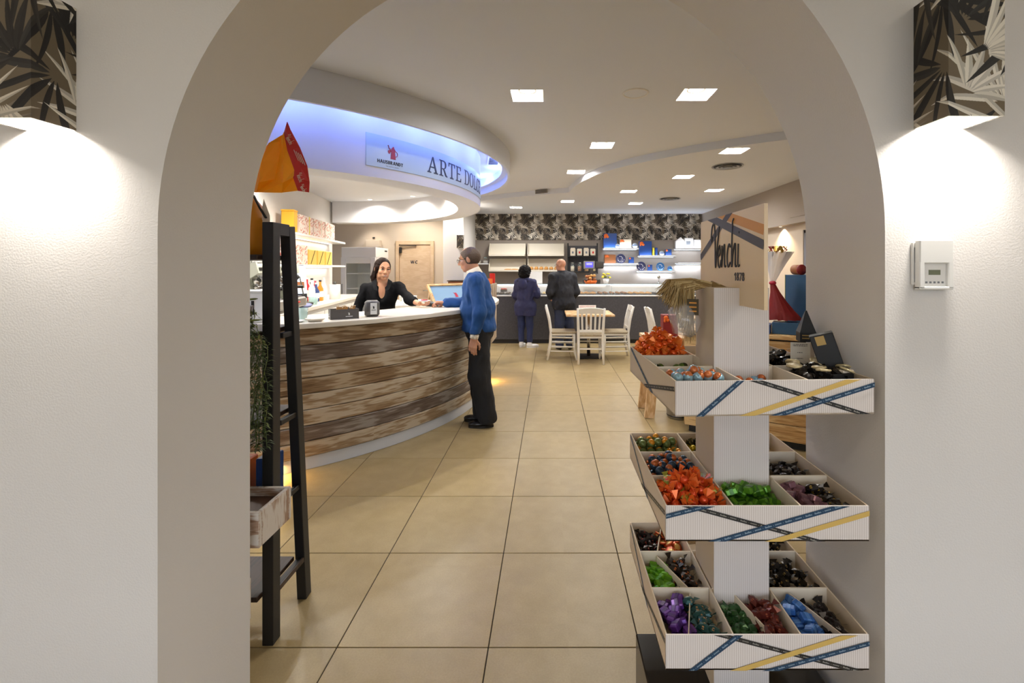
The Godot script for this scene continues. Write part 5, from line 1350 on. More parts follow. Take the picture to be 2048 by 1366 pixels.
		# push the sweets apart until they only touch
		for pass_no in 14:
			for i in count:
				for k2 in range(i + 1, count):
					var dv := pos[k2] - pos[i]
					var dd := dv.length()
					if dd < 2.0 * R and dd > 1e-5:
						var mv := dv * (0.5 * (2.0 * R - dd) / dd)
						pos[i] -= mv; pos[k2] += mv
			for i in count:
				var p := pos[i]
				if p.y < 0.085:
					p.x = clampf(p.x, 0.014 if side > 0 else -lim, -0.014 if side < 0 else lim); p.z = clampf(p.z, -lim, lim)
				p.y = maxf(p.y - 0.0012, R)
				pos[i] = p
		for i: int in count:
			var p := pos[i] + Vector3(l[1] * 2.0 * cell, 0, l[2] * 2.0 * cell)
			var w := tr * p
			var basis := Basis.from_euler(Vector3(r.randf_range(-0.5, 0.5), r.randf() * TAU, r.randf_range(-0.5, 0.5))) if kind != "ball" else Basis.from_euler(Vector3(r.randf_range(-1.6, 1.6), r.randf() * TAU, r.randf_range(-1, 1)))
			if kind == "twist": basis = Basis.from_euler(Vector3(r.randf() * TAU, r.randf() * TAU, r.randf_range(-1.2, 1.2)))
			var o: Node3D
			if proto == null:
				o = thing(nm, l[8], "sweet", w, 0.0, l[8])
				for pt in sweet_parts(kind, l[4], l[5]): obj(pt[0], pt[1], pt[2], o)
				proto = o
			else:
				o = dup(proto, nm, w)
			var off := Vector3(0, {"ball": 0.0148, "twist": 0.0, "block": 0.009, "coin": 0.003, "foil": 0.012}[kind], 0)
			o.transform = Transform3D(basis, w - basis * off)
	# black gift boxes and cards standing in the top tray
	var bx := mk("gift_black", Color8(14, 14, 16), 0.45)
	var gold := mk("gold_print", Color8(170, 140, 84), 0.35, 0.5)
	var b1 := thing("black_gift_box", "tilted black gift box with a gold picture label among the dark sweets", "gift box", Vector3(0.822, 1.222, -1.335), -0.5)
	obj("box_body", MB.new().box(Vector3(0, 0.04, 0), Vector3(0.062, 0.1, 0.05), 0.002, Transform3D(Basis(Vector3.BACK, 0.3), Vector3.ZERO)), bx, b1)
	obj("label", MB.new().box(Vector3(-0.006, 0.073, 0.0255), Vector3(0.024, 0.026, 0.001), 0.0, Transform3D(Basis(Vector3.BACK, 0.3), Vector3.ZERO)), gold, b1)
	var b2 := thing("black_card_pyramid", "pointed black card box with gold lettering behind the white price card", "box", Vector3(0.842, 1.262, -1.5), -0.25)
	var pyr := MB.new()
	pyr.lathe(PackedVector2Array([Vector2(0, 0), Vector2(0.034, 0.0), Vector2(0.034, 0.03), Vector2(0.003, 0.1), Vector2(0, 0.1)]), 4, PI / 4, TAU + PI / 4)
	obj("box_body", pyr, bx, b2)
	for q in 2: obj("lettering", MB.new().box(Vector3(0, 0.012 + q * 0.009, 0.0245), Vector3(0.036, 0.004, 0.0008)), gold, b2)
	var b3 := thing("price_card", "white printed price card standing among the dark sweets", "card", Vector3(0.795, 1.18, -1.45), -0.2)
	var im := Image.create(96, 128, false, Image.FORMAT_RGB8); im.fill(Color8(232, 224, 208))
	print_rows(im, Rect2i(12, 6, 72, 14), 2, Color8(80, 74, 66), 8); print_rows(im, Rect2i(34, 44, 26, 8), 1, Color8(90, 84, 76), 9); print_rows(im, Rect2i(30, 72, 34, 8), 1, Color8(90, 84, 76), 10); print_rows(im, Rect2i(16, 100, 60, 14), 2, Color8(110, 104, 96), 11)
	var pc := mk("price_print", Color(1, 1, 1), 0.6, 0.0, ImageTexture.create_from_image(im))
	var cb := MB.new()
	cb.quad(Vector3(-0.028, 0, 0.001), Vector3(0.028, 0, 0.001), Vector3(0.028, 0.085, 0.001), Vector3(-0.028, 0.085, 0.001))
	obj("card_face", cb, pc, b3)
	obj("card_back", MB.new().box(Vector3(0, 0.0425, 0), Vector3(0.056, 0.085, 0.0018)), M.card_edge, b3)
	obj("side_flap", MB.new().prism(PackedVector2Array([Vector2(0, 0), Vector2(0.03, 0.02), Vector2(0.035, 0.05), Vector2(0.012, 0.095), Vector2(0, 0.085)]), 0, 0.001, Transform3D(Basis(Vector3.UP, 0.9), Vector3(0.029, 0, 0))), M.card_edge, b3)
	var b4 := thing("open_black_box", "low open black box with a cream rim in the top tray's front corner", "box", Vector3(0.79, 1.17, -1.27), 0.25)
	var ob := MB.new()
	for s in [[Vector3(-0.035, 0.022, 0), Vector3(0.003, 0.044, 0.06)], [Vector3(0.035, 0.022, 0), Vector3(0.003, 0.044, 0.06)], [Vector3(0, 0.022, 0.03), Vector3(0.07, 0.044, 0.003)], [Vector3(0, 0.022, -0.03), Vector3(0.07, 0.044, 0.003)], [Vector3(0, 0.002, 0), Vector3(0.07, 0.004, 0.06)]]:
		ob.box(s[0], s[1])
	obj("box_body", ob, bx, b4)
	obj("rim", MB.new().box(Vector3(0.022, 0.048, 0.02), Vector3(0.036, 0.008, 0.016), 0.002), M.card_edge, b4)

# ---------------------------------------------------------------- behind and on the bar
func wall_frame(x: float, y: float, z: float) -> Transform3D:
	# along the shelf wall: x runs away from the arch, z stands out from the wall into the bar; the origin lies on the wall's face
	var b := Basis(Vector3.UP, PI / 2 + 0.1735)
	return Transform3D(b, Vector3(-3.31, 0, -5.27) + b * Vector3(x, 0, 0.075 + z) + Vector3(0, y, 0))

func pot_logo(b: MB, t: Transform3D, s: float):
	b.prism(PackedVector2Array([Vector2(-0.3, 0), Vector2(0.3, 0), Vector2(0.24, 0.75), Vector2(0.08, 1.05), Vector2(-0.2, 0.95), Vector2(-0.5, 1.1), Vector2(-0.26, 0.7)]), 0, 0.02, t * Transform3D(Basis.from_scale(Vector3(s, s, 0.05)), Vector3.ZERO))

func back_bar():
	var t := thing("back_counter", "white work counter with cupboards along the wall behind the bar", "counter", Vector3.ZERO)
	t.transform = wall_frame(0, 0, 0)
	obj("body", MB.new().box(Vector3(0.15, 0.54, 0.27), Vector3(4.0, 1.0, 0.52)), M.white_paint, t)
	obj("worktop", MB.new().box(Vector3(0.15, 1.06, 0.29), Vector3(4.04, 0.04, 0.58), 0.004), M.stone_top, t)
	for i in 6:
		var d := obj("cupboard_door", MB.new().box(Vector3(-1.5 + i * 0.66, 0.56, 0.54), Vector3(0.63, 0.86, 0.02), 0.003), M.white_paint, t)
		obj("handle", MB.new().box(Vector3(-1.5 + i * 0.66, 0.94, 0.56), Vector3(0.2, 0.015, 0.02), 0.004), M.dark_steel, d)
	coffee_machine(wall_frame(-1.0, 1.08, 0.3))
	# grinder with a white touch panel
	var g := thing("coffee_grinder", "black coffee grinder with a bright white touch panel beside the coffee machine", "coffee grinder", Vector3.ZERO)
	g.transform = wall_frame(-0.18, 1.096, 0.36) * Transform3D(Basis(Vector3.UP, -0.7), Vector3.ZERO)
	obj("body", MB.new().box(Vector3(0, 0.22, -0.02), Vector3(0.17, 0.44, 0.2), 0.02, Transform3D(Basis(Vector3.RIGHT, -0.12), Vector3.ZERO)), M.black_paint, g)
	obj("touch_panel", MB.new().box(Vector3(0.0, 0.27, 0.087), Vector3(0.14, 0.32, 0.008), 0.003, Transform3D(Basis(Vector3.RIGHT, -0.12), Vector3.ZERO)), mk("panel_screen_glow", Color8(220, 226, 236), 0.3, 0.0, null, {"emission_enabled": true, "emission": Color(0.8, 0.88, 1), "emission_energy_multiplier": 0.5}), g)
	obj("green_arc", MB.new().smooth().lathe(PackedVector2Array([Vector2(0.05, 0), Vector2(0.062, 0), Vector2(0.062, 0.003), Vector2(0.05, 0.003)]), 16, 0.6, 3.0, Transform3D(Basis(Vector3.BACK, PI / 2), Vector3(-0.085, 0.2, 0.0)), true), mk("lime", Color8(150, 190, 60), 0.4), g)
	obj("panel_print", MB.new().box(Vector3(0, 0.21, 0.0925), Vector3(0.08, 0.07, 0.001), 0.0, Transform3D(Basis(Vector3.RIGHT, -0.12), Vector3.ZERO)), M.rust_wood, g)
	obj("drip_tray", MB.new().box(Vector3(0, 0.012, 0.09), Vector3(0.16, 0.024, 0.18), 0.005), M.dark_steel, g)
	# bottles
	var cols := [Color8(190, 30, 34), Color8(226, 96, 30), Color8(206, 40, 44), Color8(60, 50, 40), Color8(190, 60, 90), Color8(220, 220, 224), Color8(40, 60, 110), Color8(200, 130, 40), Color8(230, 226, 220)]
	var cn := ["red", "orange", "bright red", "dark brown", "pink", "clear white", "dark blue", "amber", "milky white"]
	for i in 9:
		var b := thing("syrup_bottle", "%s syrup bottle in the row behind the grinder" % cn[i], "bottle", Vector3.ZERO, 0.0, "syrup bottles behind the bar")
		b.transform = wall_frame(0.3 + (i % 5) * 0.16, 1.08, 0.2 + 0.16 * (i / 5))
		var h := 0.22 + 0.03 * (i % 3)
		var m := mk("bottle%d" % i, cols[i], 0.15)
		obj("bottle_body", MB.new().smooth().lathe(PackedVector2Array([Vector2(0, 0), Vector2(0.036, 0), Vector2(0.038, 0.01), Vector2(0.038, h * 0.62), Vector2(0.014, h * 0.82), Vector2(0.013, h), Vector2(0, h)]), 14), m, b)
		obj("label", MB.new().smooth().lathe(PackedVector2Array([Vector2(0.0386, h * 0.2), Vector2(0.0386, h * 0.5)]), 14), M.white_ink, b)
		obj("cap", MB.new().smooth().cyl(Vector3.ZERO, 0.016, 0.016, h, h + 0.02, 12), M.black_paint if i % 2 else M.white_paint, b)
	var w := thing("paper_roll", "white paper towel roll behind the barista", "paper roll", Vector3.ZERO)
	w.transform = wall_frame(0.95, 1.08, 0.45)
	obj("roll", MB.new().smooth().cyl(Vector3.ZERO, 0.07, 0.07, 0, 0.2, 20), M.white_paint, w)
	obj("core", MB.new().smooth().cyl(Vector3.ZERO, 0.02, 0.02, 0.2, 0.24, 12), M.dark_steel, w)
	for i in 2:
		var c := thing("glass_tumbler", ["clear tumbler before the grinder", "second clear tumbler before the grinder, touching the first"][i], "glass", Vector3.ZERO)
		c.transform = wall_frame(-0.14 + i * 0.085, 1.08, 0.5)
		obj("glass_body", MB.new().smooth().lathe(PackedVector2Array([Vector2(0, 0.006), Vector2(0.028, 0.006), Vector2(0.038, 0.1), Vector2(0.04, 0.1), Vector2(0.031, 0.0), Vector2(0, 0.0)]), 18), M.glass_edge, c)
		obj("rim", MB.new().smooth().lathe(PackedVector2Array([Vector2(0.038, 0.1), Vector2(0.039, 0.102), Vector2(0.04, 0.1)]), 18), M.white_ink, c)
	var cl := thing("blue_cloth", "crumpled blue-grey cloth on the work counter edge", "cloth", Vector3.ZERO)
	cl.transform = wall_frame(-0.42, 1.08, 0.52)
	obj("cloth", MB.new().smooth().ball(Vector3(0, 0.012, 0), Vector3(0.11, 0.02, 0.06), 12, 6).ball(Vector3(0.05, 0.02, 0.01), Vector3(0.05, 0.02, 0.05), 10, 6), mk("cloth_blue", Color8(120, 124, 160), 0.9), cl)
	# wall shelves with floral cartons, lit from above
	var im := Image.create(256, 128, false, Image.FORMAT_RGB8); im.fill(Color8(238, 222, 212))
	var r := RandomNumberGenerator.new(); r.seed = 3
	for i in 70:
		leaflet(im, Vector2(r.randf() * 256, r.randf() * 128), r.randf() * TAU, r.randf_range(16, 34), r.randf_range(7, 13), 0.4, [Color8(206, 96, 84), Color8(228, 160, 130), Color8(150, 70, 60), Color8(220, 130, 60)][i % 4], [Color8(190, 84, 74), Color8(220, 150, 120), Color8(130, 60, 50), Color8(206, 116, 50)][i % 4])
	mk("floral", Color(1, 1, 1), 0.5, 0.0, ImageTexture.create_from_image(im), {"uv1_scale": Vector3(3.2, 5, 1)})
	for k in 2:
		var y: float = [1.93, 1.55][k]
		var s := thing("bar_wall_shelf", ["upper white shelf behind the bar holding floral cartons", "lower white shelf behind the bar holding yellow cartons"][k], "shelf", Vector3.ZERO)
		s.transform = wall_frame(0.75, y, 0)
		obj("board", MB.new().box(Vector3(0, -0.015, 0.13), Vector3(3.0, 0.03, 0.26), 0.003), M.white_gloss, s)
		obj("light_strip", MB.new().box(Vector3(0, -0.034, 0.04), Vector3(2.9, 0.006, 0.012)), M.white_led_glow, s)
		area(s, "strip_light", Vector3(0, -0.04, 0.05), Vector3(0, -1, 0.2), Color(1, 0.95, 0.9), 0.45, Vector2(2.8, 0.012))
	var names := ["pink floral carton, first on the upper bar shelf", "pink floral carton, second on the upper bar shelf", "pink floral carton, third on the upper bar shelf", "pink floral carton on the lower bar shelf"]
	for i in 4:
		var c := thing("floral_carton", names[i], "carton", Vector3.ZERO, 0.0, "floral cartons behind the bar")
		c.transform = wall_frame([0.55, 1.05, 1.55, 0.35][i], 1.93 if i < 3 else 1.55, 0.14)
		obj("box_body", MB.new().box(Vector3(0, 0.12, 0), Vector3(0.47, 0.24, 0.16), 0.004), M.floral, c)
		obj("band", MB.new().box(Vector3(0.1, 0.12, 0), Vector3(0.03, 0.243, 0.163)), M.petal if i == 0 else M.cream_box, c)
	mk("yellow_card", Color8(236, 196, 96), 0.6)
	for i in 3:
		var c := thing("yellow_carton_box", "pale yellow carton with a dark ribbon, %s on the lower bar shelf" % ["beside the floral carton", "in the middle", "at the far end"][i], "carton", Vector3.ZERO, 0.0, "yellow cartons behind the bar")
		c.transform = wall_frame([0.8, 1.15, 1.5][i], 1.55, 0.14)
		obj("box_body", MB.new().box(Vector3(0, 0.1, 0), Vector3(0.3, 0.2, 0.16), 0.01), M.yellow_card, c)
		obj("ribbon", MB.new().bar(Vector3(-0.1, 0.01, 0.081), Vector3(0.06, 0.19, 0.081), 0.012, 0.002), M.ink, c)
	var yc := thing("yellow_mug_box", "bright yellow box at the near end of the upper bar shelf", "box", Vector3.ZERO)
	yc.transform = wall_frame(0.2, 1.93, 0.14)
	obj("box_body", MB.new().box(Vector3(0, 0.13, 0), Vector3(0.13, 0.26, 0.14), 0.01), mk("amber_box", Color8(226, 164, 30), 0.5), yc)
	obj("lid", MB.new().box(Vector3(0, 0.265, 0), Vector3(0.136, 0.02, 0.146), 0.004), M.amber_box, yc)

func coffee_machine(tr: Transform3D):
	var t := thing("coffee_machine", "large chrome and cream espresso machine with three groups behind the bar", "coffee machine", Vector3.ZERO)
	t.transform = tr
	var cream := mk("machine_cream", Color8(214, 216, 200), 0.3)
	obj("back_body", MB.new().box(Vector3(0, 0.28, -0.12), Vector3(0.92, 0.36, 0.26), 0.03), cream, t)
	obj("base", MB.new().box(Vector3(0, 0.075, 0.02), Vector3(0.94, 0.1, 0.5), 0.015), M.steel, t)
	for sx in [-1, 1]:
		obj("foot", MB.new().smooth().cyl(Vector3(sx * 0.38, 0, 0.18), 0.025, 0.02, 0, 0.03, 12), M.black_paint, t)
		obj("foot", MB.new().smooth().cyl(Vector3(sx * 0.38, 0, -0.18), 0.025, 0.02, 0, 0.03, 12), M.black_paint, t)
		obj("side_panel", MB.new().prism(PackedVector2Array([Vector2(-0.25, 0.03), Vector2(0.26, 0.03), Vector2(0.27, 0.1), Vector2(0.1, 0.14), Vector2(0.08, 0.3), Vector2(0.2, 0.38), Vector2(0.18, 0.47), Vector2(-0.25, 0.47)]), -0.015, 0.015, Transform3D(Basis(Vector3(0, 0, 1), Vector3.UP, Vector3(-1, 0, 0)), Vector3(sx * 0.475, 0, 0))), cream, t)
	var hd := obj("control_head", MB.new().box(Vector3(0, 0.41, 0.07), Vector3(0.92, 0.11, 0.2), 0.025), cream, t)
	obj("gauge_panel", MB.new().box(Vector3(0.36, 0.41, 0.172), Vector3(0.12, 0.08, 0.006), 0.002), M.dark_steel, hd)
	for i in 3:
		obj("button_pad", MB.new().box(Vector3(-0.33 + i * 0.24, 0.415, 0.172), Vector3(0.16, 0.03, 0.006), 0.002), M.black_paint, hd)
	for i in 3:
		var x := -0.32 + i * 0.26
		var g := obj("group_head", MB.new().smooth().cyl(Vector3(x, 0, 0.11), 0.045, 0.05, 0.27, 0.36, 18), M.chrome, t)
		obj("portafilter", MB.new().smooth().cyl(Vector3(x, 0, 0.11), 0.038, 0.042, 0.235, 0.268, 18).tube([Vector3(x, 0.25, 0.15), Vector3(x + 0.01, 0.245, 0.22)], 0.009, 8), M.chrome, g)
		obj("handle", MB.new().smooth().tube([Vector3(x + 0.01, 0.245, 0.22), Vector3(x + 0.02, 0.235, 0.32)], [0.013, 0.016], 10), M.black_paint, g)
		obj("spout", MB.new().smooth().tube([Vector3(x, 0.236, 0.11), Vector3(x, 0.21, 0.12), Vector3(x, 0.195, 0.115)], 0.008, 8), M.chrome, g)
	for sx in [-1, 1]:
		obj("steam_wand", MB.new().smooth().tube([Vector3(sx * 0.44, 0.36, 0.16), Vector3(sx * 0.45, 0.33, 0.21), Vector3(sx * 0.44, 0.14, 0.25)], 0.007, 8), M.chrome, t)
		obj("steam_knob", MB.new().smooth().ball(Vector3(sx * 0.43, 0.33, 0.19), Vector3(0.028, 0.028, 0.02), 12, 8), M.black_paint, t)
	obj("drip_grille", MB.new().box(Vector3(0, 0.13, 0.12), Vector3(0.86, 0.01, 0.24), 0.002), M.chrome, t)
	obj("badge", MB.new().smooth().ball(Vector3(0.25, 0.08, 0.271), Vector3(0.04, 0.012, 0.004), 12, 6), M.berry, t)
	var rail := MB.new()
	for y in [0.5, 0.54]: rail.smooth().tube([Vector3(-0.45, y, -0.22), Vector3(-0.45, y, 0.13), Vector3(0.45, y, 0.13), Vector3(0.45, y, -0.22)], 0.005, 6)
	for x in [-0.45, 0.0, 0.45]: rail.tube([Vector3(x, 0.46, 0.13), Vector3(x, 0.54, 0.13)], 0.005, 6)
	obj("cup_rail", rail, M.chrome, t)
	obj("top_tray", MB.new().box(Vector3(0, 0.466, -0.05), Vector3(0.9, 0.01, 0.36)), M.chrome, t)
	var cup: Node3D = null
	for i in 16:
		var p := tr * Vector3(-0.4 + (i % 8) * 0.112, 0.472 , 0.06 - 0.11 * (i / 8))
		if cup == null:
			cup = thing("coffee_cup", "white coffee cup stored upside down on the coffee machine", "cup", p, 0.0, "cups on the coffee machine")
			obj("bowl", MB.new().smooth().lathe(PackedVector2Array([Vector2(0.04, 0), Vector2(0.042, 0.004), Vector2(0.034, 0.045), Vector2(0.02, 0.06), Vector2(0, 0.06)]), 16), M.white_gloss, cup)
			obj("handle", MB.new().smooth().tube([Vector3(0.036, 0.04, 0), Vector3(0.056, 0.036, 0), Vector3(0.056, 0.018, 0), Vector3(0.039, 0.014, 0)], 0.004, 6), M.white_gloss, cup)
		else:
			dup(cup, "coffee_cup", p, 0.7 * i)

func on_bar():
	var Y := 1.109
	mk("grey_plastic", Color8(84, 80, 78), 0.45)
	# sachet box
	var t := thing("sugar_box", "dark grey angled box of brown sugar sachets on the bar", "sachet box", ring(42.4, 2.5, Y), deg_to_rad(33.0))
	var w := 0.2; var d := 0.12; var h := 0.075
	var b := MB.new()
	for s in [[Vector3(0, h / 2, d / 2), Vector3(w, h, 0.004)], [Vector3(0, h / 2, -d / 2), Vector3(w, h, 0.004)], [Vector3(-w / 2, h / 2, 0), Vector3(0.004, h, d)], [Vector3(w / 2, h / 2, 0), Vector3(0.004, h, d)], [Vector3(0, 0.003, 0), Vector3(w, 0.006, d)]]: b.box(s[0], s[1])
	obj("box_body", b, M.grey_plastic, t)
	for k in 2:
		var lb := MB.new()
		var lt := Transform3D(Basis(), Vector3(0.03, 0.03, d / 2 + 0.0025)) if k == 0 else Transform3D(Basis(Vector3.UP, -PI / 2), Vector3(-w / 2 - 0.0025, 0.03, 0.0))
		pot_logo(lb, lt, 0.018)
		lb.box(lt * Vector3(0, -0.01, 0.0005), Vector3(0.05, 0.005, 0.001) if k == 0 else Vector3(0.001, 0.005, 0.05))
		obj("logo", lb, M.white_ink, t)
	mk("sachet", Color8(178, 132, 74), 0.7)
	for i in 26:
		var s := thing("sugar_sachet", "brown sugar sachet sticking out of the grey box", "sachet", t.transform * Vector3(rng.randf_range(-0.08, 0.08), rng.randf_range(0.025, 0.045), rng.randf_range(-0.045, 0.045)), rng.randf() * 3.0, "sugar sachets in the grey box")
		obj("paper", MB.new().box(Vector3(0, 0.028, 0), Vector3(0.022, 0.056, 0.006), 0.002), M.sachet, s)
		obj("crimp", MB.new().box(Vector3(0, 0.058, 0), Vector3(0.022, 0.006, 0.002)), M.cream_box, s)
		s.rotation.z = rng.randf_range(-0.5, 0.5)
	# napkin dispenser
	var n := thing("napkin_dispenser", "dark grey rounded napkin dispenser with a white label on the bar", "napkin dispenser", ring(47.6, 2.5, Y), deg_to_rad(22.0))
	obj("housing", MB.new().smooth(0).box(Vector3(0, 0.065, 0), Vector3(0.115, 0.13, 0.11), 0.018), M.grey_plastic, n)
	obj("label", MB.new().box(Vector3(0.012, 0.066, 0.0555), Vector3(0.05, 0.092, 0.002), 0.0008), M.white_ink, n)
	var nl := MB.new(); pot_logo(nl, Transform3D(Basis(), Vector3(0.012, 0.066, 0.057)), 0.02); nl.box(Vector3(0.012, 0.055, 0.0572), Vector3(0.032, 0.004, 0.001))
	obj("logo", nl, M.ink, n)
	var n2 := MB.new(); pot_logo(n2, Transform3D(Basis(Vector3.UP, -PI / 2), Vector3(-0.058, 0.055, 0.0)), 0.018)
	obj("logo", n2, M.white_ink, n)
	# saucer, glass, dish
	var g := thing("water_glass", "small clear water glass on the bar beside the cream dish", "glass", ring(36.0, 2.46, Y))
	obj("glass_body", MB.new().smooth().lathe(PackedVector2Array([Vector2(0, 0.006), Vector2(0.024, 0.006), Vector2(0.034, 0.095), Vector2(0.036, 0.095), Vector2(0.027, 0.0), Vector2(0, 0.0)]), 20), M.glass_edge, g)
	obj("water", MB.new().smooth().cyl(Vector3.ZERO, 0.024, 0.029, 0.0065, 0.05, 18), M.glass, g)
	for k in 2:
		var s := thing("saucer", ["white saucer before the water glass", "cream oval dish at the bar edge"][k], "saucer", ring([34.6, 37.4][k], [2.57, 2.58][k], Y))
		var dm: StandardMaterial3D = M.white_gloss if k == 0 else M.cream_box
		obj("dish", MB.new().smooth().lathe(PackedVector2Array([Vector2(0, 0), Vector2(0.035, 0), Vector2(0.06, 0.012), Vector2(0.058, 0.015), Vector2(0.034, 0.005), Vector2(0, 0.005)]), 24, 0, TAU, Transform3D(Basis.from_scale(Vector3(1.0 + 0.2 * k, 1.0 + 0.6 * k, 1)), Vector3.ZERO)), dm, s)
		obj("foot_ring", MB.new().smooth().lathe(PackedVector2Array([Vector2(0.03, 0.0005), Vector2(0.033, -0.0005), Vector2(0.036, 0.0005)]), 20), dm, s)
	# white appliance at the near end
	var c := thing("white_dispenser", "white boxy dispenser with a dark slot on the near end of the bar", "dispenser", ring(27.5, 2.36, Y), deg_to_rad(20.0))
	obj("housing", MB.new().box(Vector3(0, 0.11, 0), Vector3(0.26, 0.22, 0.2), 0.01), M.white_paint, c)
	obj("slot", MB.new().box(Vector3(0.06, 0.11, 0.1005), Vector3(0.018, 0.1, 0.003)), M.ink, c)
	obj("lid", MB.new().box(Vector3(0, 0.226, 0), Vector3(0.268, 0.014, 0.208), 0.004), M.white_paint, c)
	# card reader and the tray under it
	var cr := thing("card_reader", "black card reader on the bar between barista and customer", "card reader", ring(71.4, 2.2, Y), 1.3)
	obj("housing", MB.new().box(Vector3(0, 0.03, 0), Vector3(0.08, 0.024, 0.16), 0.008, Transform3D(Basis(Vector3.RIGHT, 0.25), Vector3.ZERO)), M.black_paint, cr)
	obj("stand", MB.new().box(Vector3(0, 0.01, -0.01), Vector3(0.07, 0.02, 0.1), 0.006), M.black_paint, cr)
	obj("keypad", MB.new().box(Vector3(0, 0.043, 0.03), Vector3(0.06, 0.002, 0.06), 0.0, Transform3D(Basis(Vector3.RIGHT, 0.25), Vector3.ZERO)), M.dark_steel, cr)
	# slanted glass case with a wooden frame
	var q := thing("slanted_display", "slanted pale blue display panel in a wooden frame on the bar", "display panel", ring(81.5, 2.22, Y), deg_to_rad(42.0))
	var tilt := Transform3D(Basis(Vector3.RIGHT, -0.72), Vector3(0, 0.005, 0.1))
	var fr := MB.new()
	for sx in [-1, 1]: fr.box(Vector3(sx * 0.24, 0.13, 0), Vector3(0.025, 0.29, 0.03), 0.003, tilt)
	fr.box(Vector3(0, 0.265, 0), Vector3(0.46, 0.025, 0.03), 0.003, tilt); fr.box(Vector3(0, 0.0, 0), Vector3(0.46, 0.025, 0.03), 0.003, tilt)
	obj("frame", fr, M.oak, q)
	obj("panel", MB.new().box(Vector3(0, 0.132, -0.004), Vector3(0.458, 0.245, 0.008), 0.0, tilt), mk("display_film", Color8(128, 158, 184), 0.2), q)
	var ql := MB.new(); pot_logo(ql, tilt * Transform3D(Basis(), Vector3(0.06, 0.09, 0.001)), 0.06)
	obj("logo", ql, M.logo_red, q)
	for sx in [-0.2, 0.2]: obj("rear_leg", MB.new().bar(Vector3(sx, 0.0, -0.13), Vector3(sx, 0.195, -0.085), 0.02, 0.02), M.oak, q)
	# stacked plates and cups on the inner counter
	var ic := thing("inner_counter", "white inner work counter behind the barista", "counter", ring(112.0, 1.55, 0), deg_to_rad(112.0))
	obj("body", MB.new().box(Vector3(0, 0.52, 0), Vector3(1.0, 1.0, 0.46)), M.white_paint, ic)
	obj("worktop", MB.new().box(Vector3(0, 1.04, 0), Vector3(1.04, 0.04, 0.5), 0.004), M.stone_top, ic)
	var it := ic.transform
	for i in 5:
		var s := thing("dinner_plate", "white plate in the stack on the inner counter", "plate", it * Vector3(0.22, 1.061 + i * 0.012, 0.02), 0.0, "stacked plates on the inner counter")
		obj("dish", MB.new().smooth().lathe(PackedVector2Array([Vector2(0, 0), Vector2(0.07, 0), Vector2(0.12, 0.014), Vector2(0.118, 0.018), Vector2(0.068, 0.005), Vector2(0, 0.005)]), 24), M.white_gloss, s)
		obj("foot_ring", MB.new().smooth().lathe(PackedVector2Array([Vector2(0.06, 0.001), Vector2(0.064, -0.001), Vector2(0.068, 0.001)]), 20), M.white_gloss, s)
	for i in 3:
		var s := thing("carton_pack", "%s on the inner counter behind the display panel" % ["white napkin pack", "small dark carton with a white label", "low white carton"][i], "carton", it * Vector3(-0.02 - i * 0.17, 1.061, 0.04 - 0.03 * i), 0.3 * i)
		obj("box_body", MB.new().box(Vector3(0, [0.03, 0.05, 0.025][i], 0), Vector3([0.13, 0.09, 0.14][i], [0.06, 0.1, 0.05][i], 0.1), 0.004), [M.white_paint, M.grey_plastic, M.white_paint][i], s)
		obj("label", MB.new().box(Vector3(0, [0.03, 0.05, 0.025][i], 0.0505), Vector3(0.05, 0.03, 0.001)), [M.grey_ink, M.white_ink, M.grey_ink][i], s)

# ---------------------------------------------------------------- ladder shelf on the left, wooden counter on the right
func sheet(parent: Node, called: String, rows: Array, m: Material):
	# a thin crumpled sheet through rows of points, with a back face just behind
	var b := MB.new()
	for i in rows.size() - 1:
		for j in rows[i].size() - 1:
			var p: Vector3 = rows[i][j]; var q: Vector3 = rows[i][j + 1]; var r: Vector3 = rows[i + 1][j + 1]; var s: Vector3 = rows[i + 1][j]
			b.quad(p, s, r, q)
			var n := (s - p).cross(q - p).normalized() * -0.001
			b.quad(p - n, q - n, r - n, s - n)
	obj(called, b, m, parent)

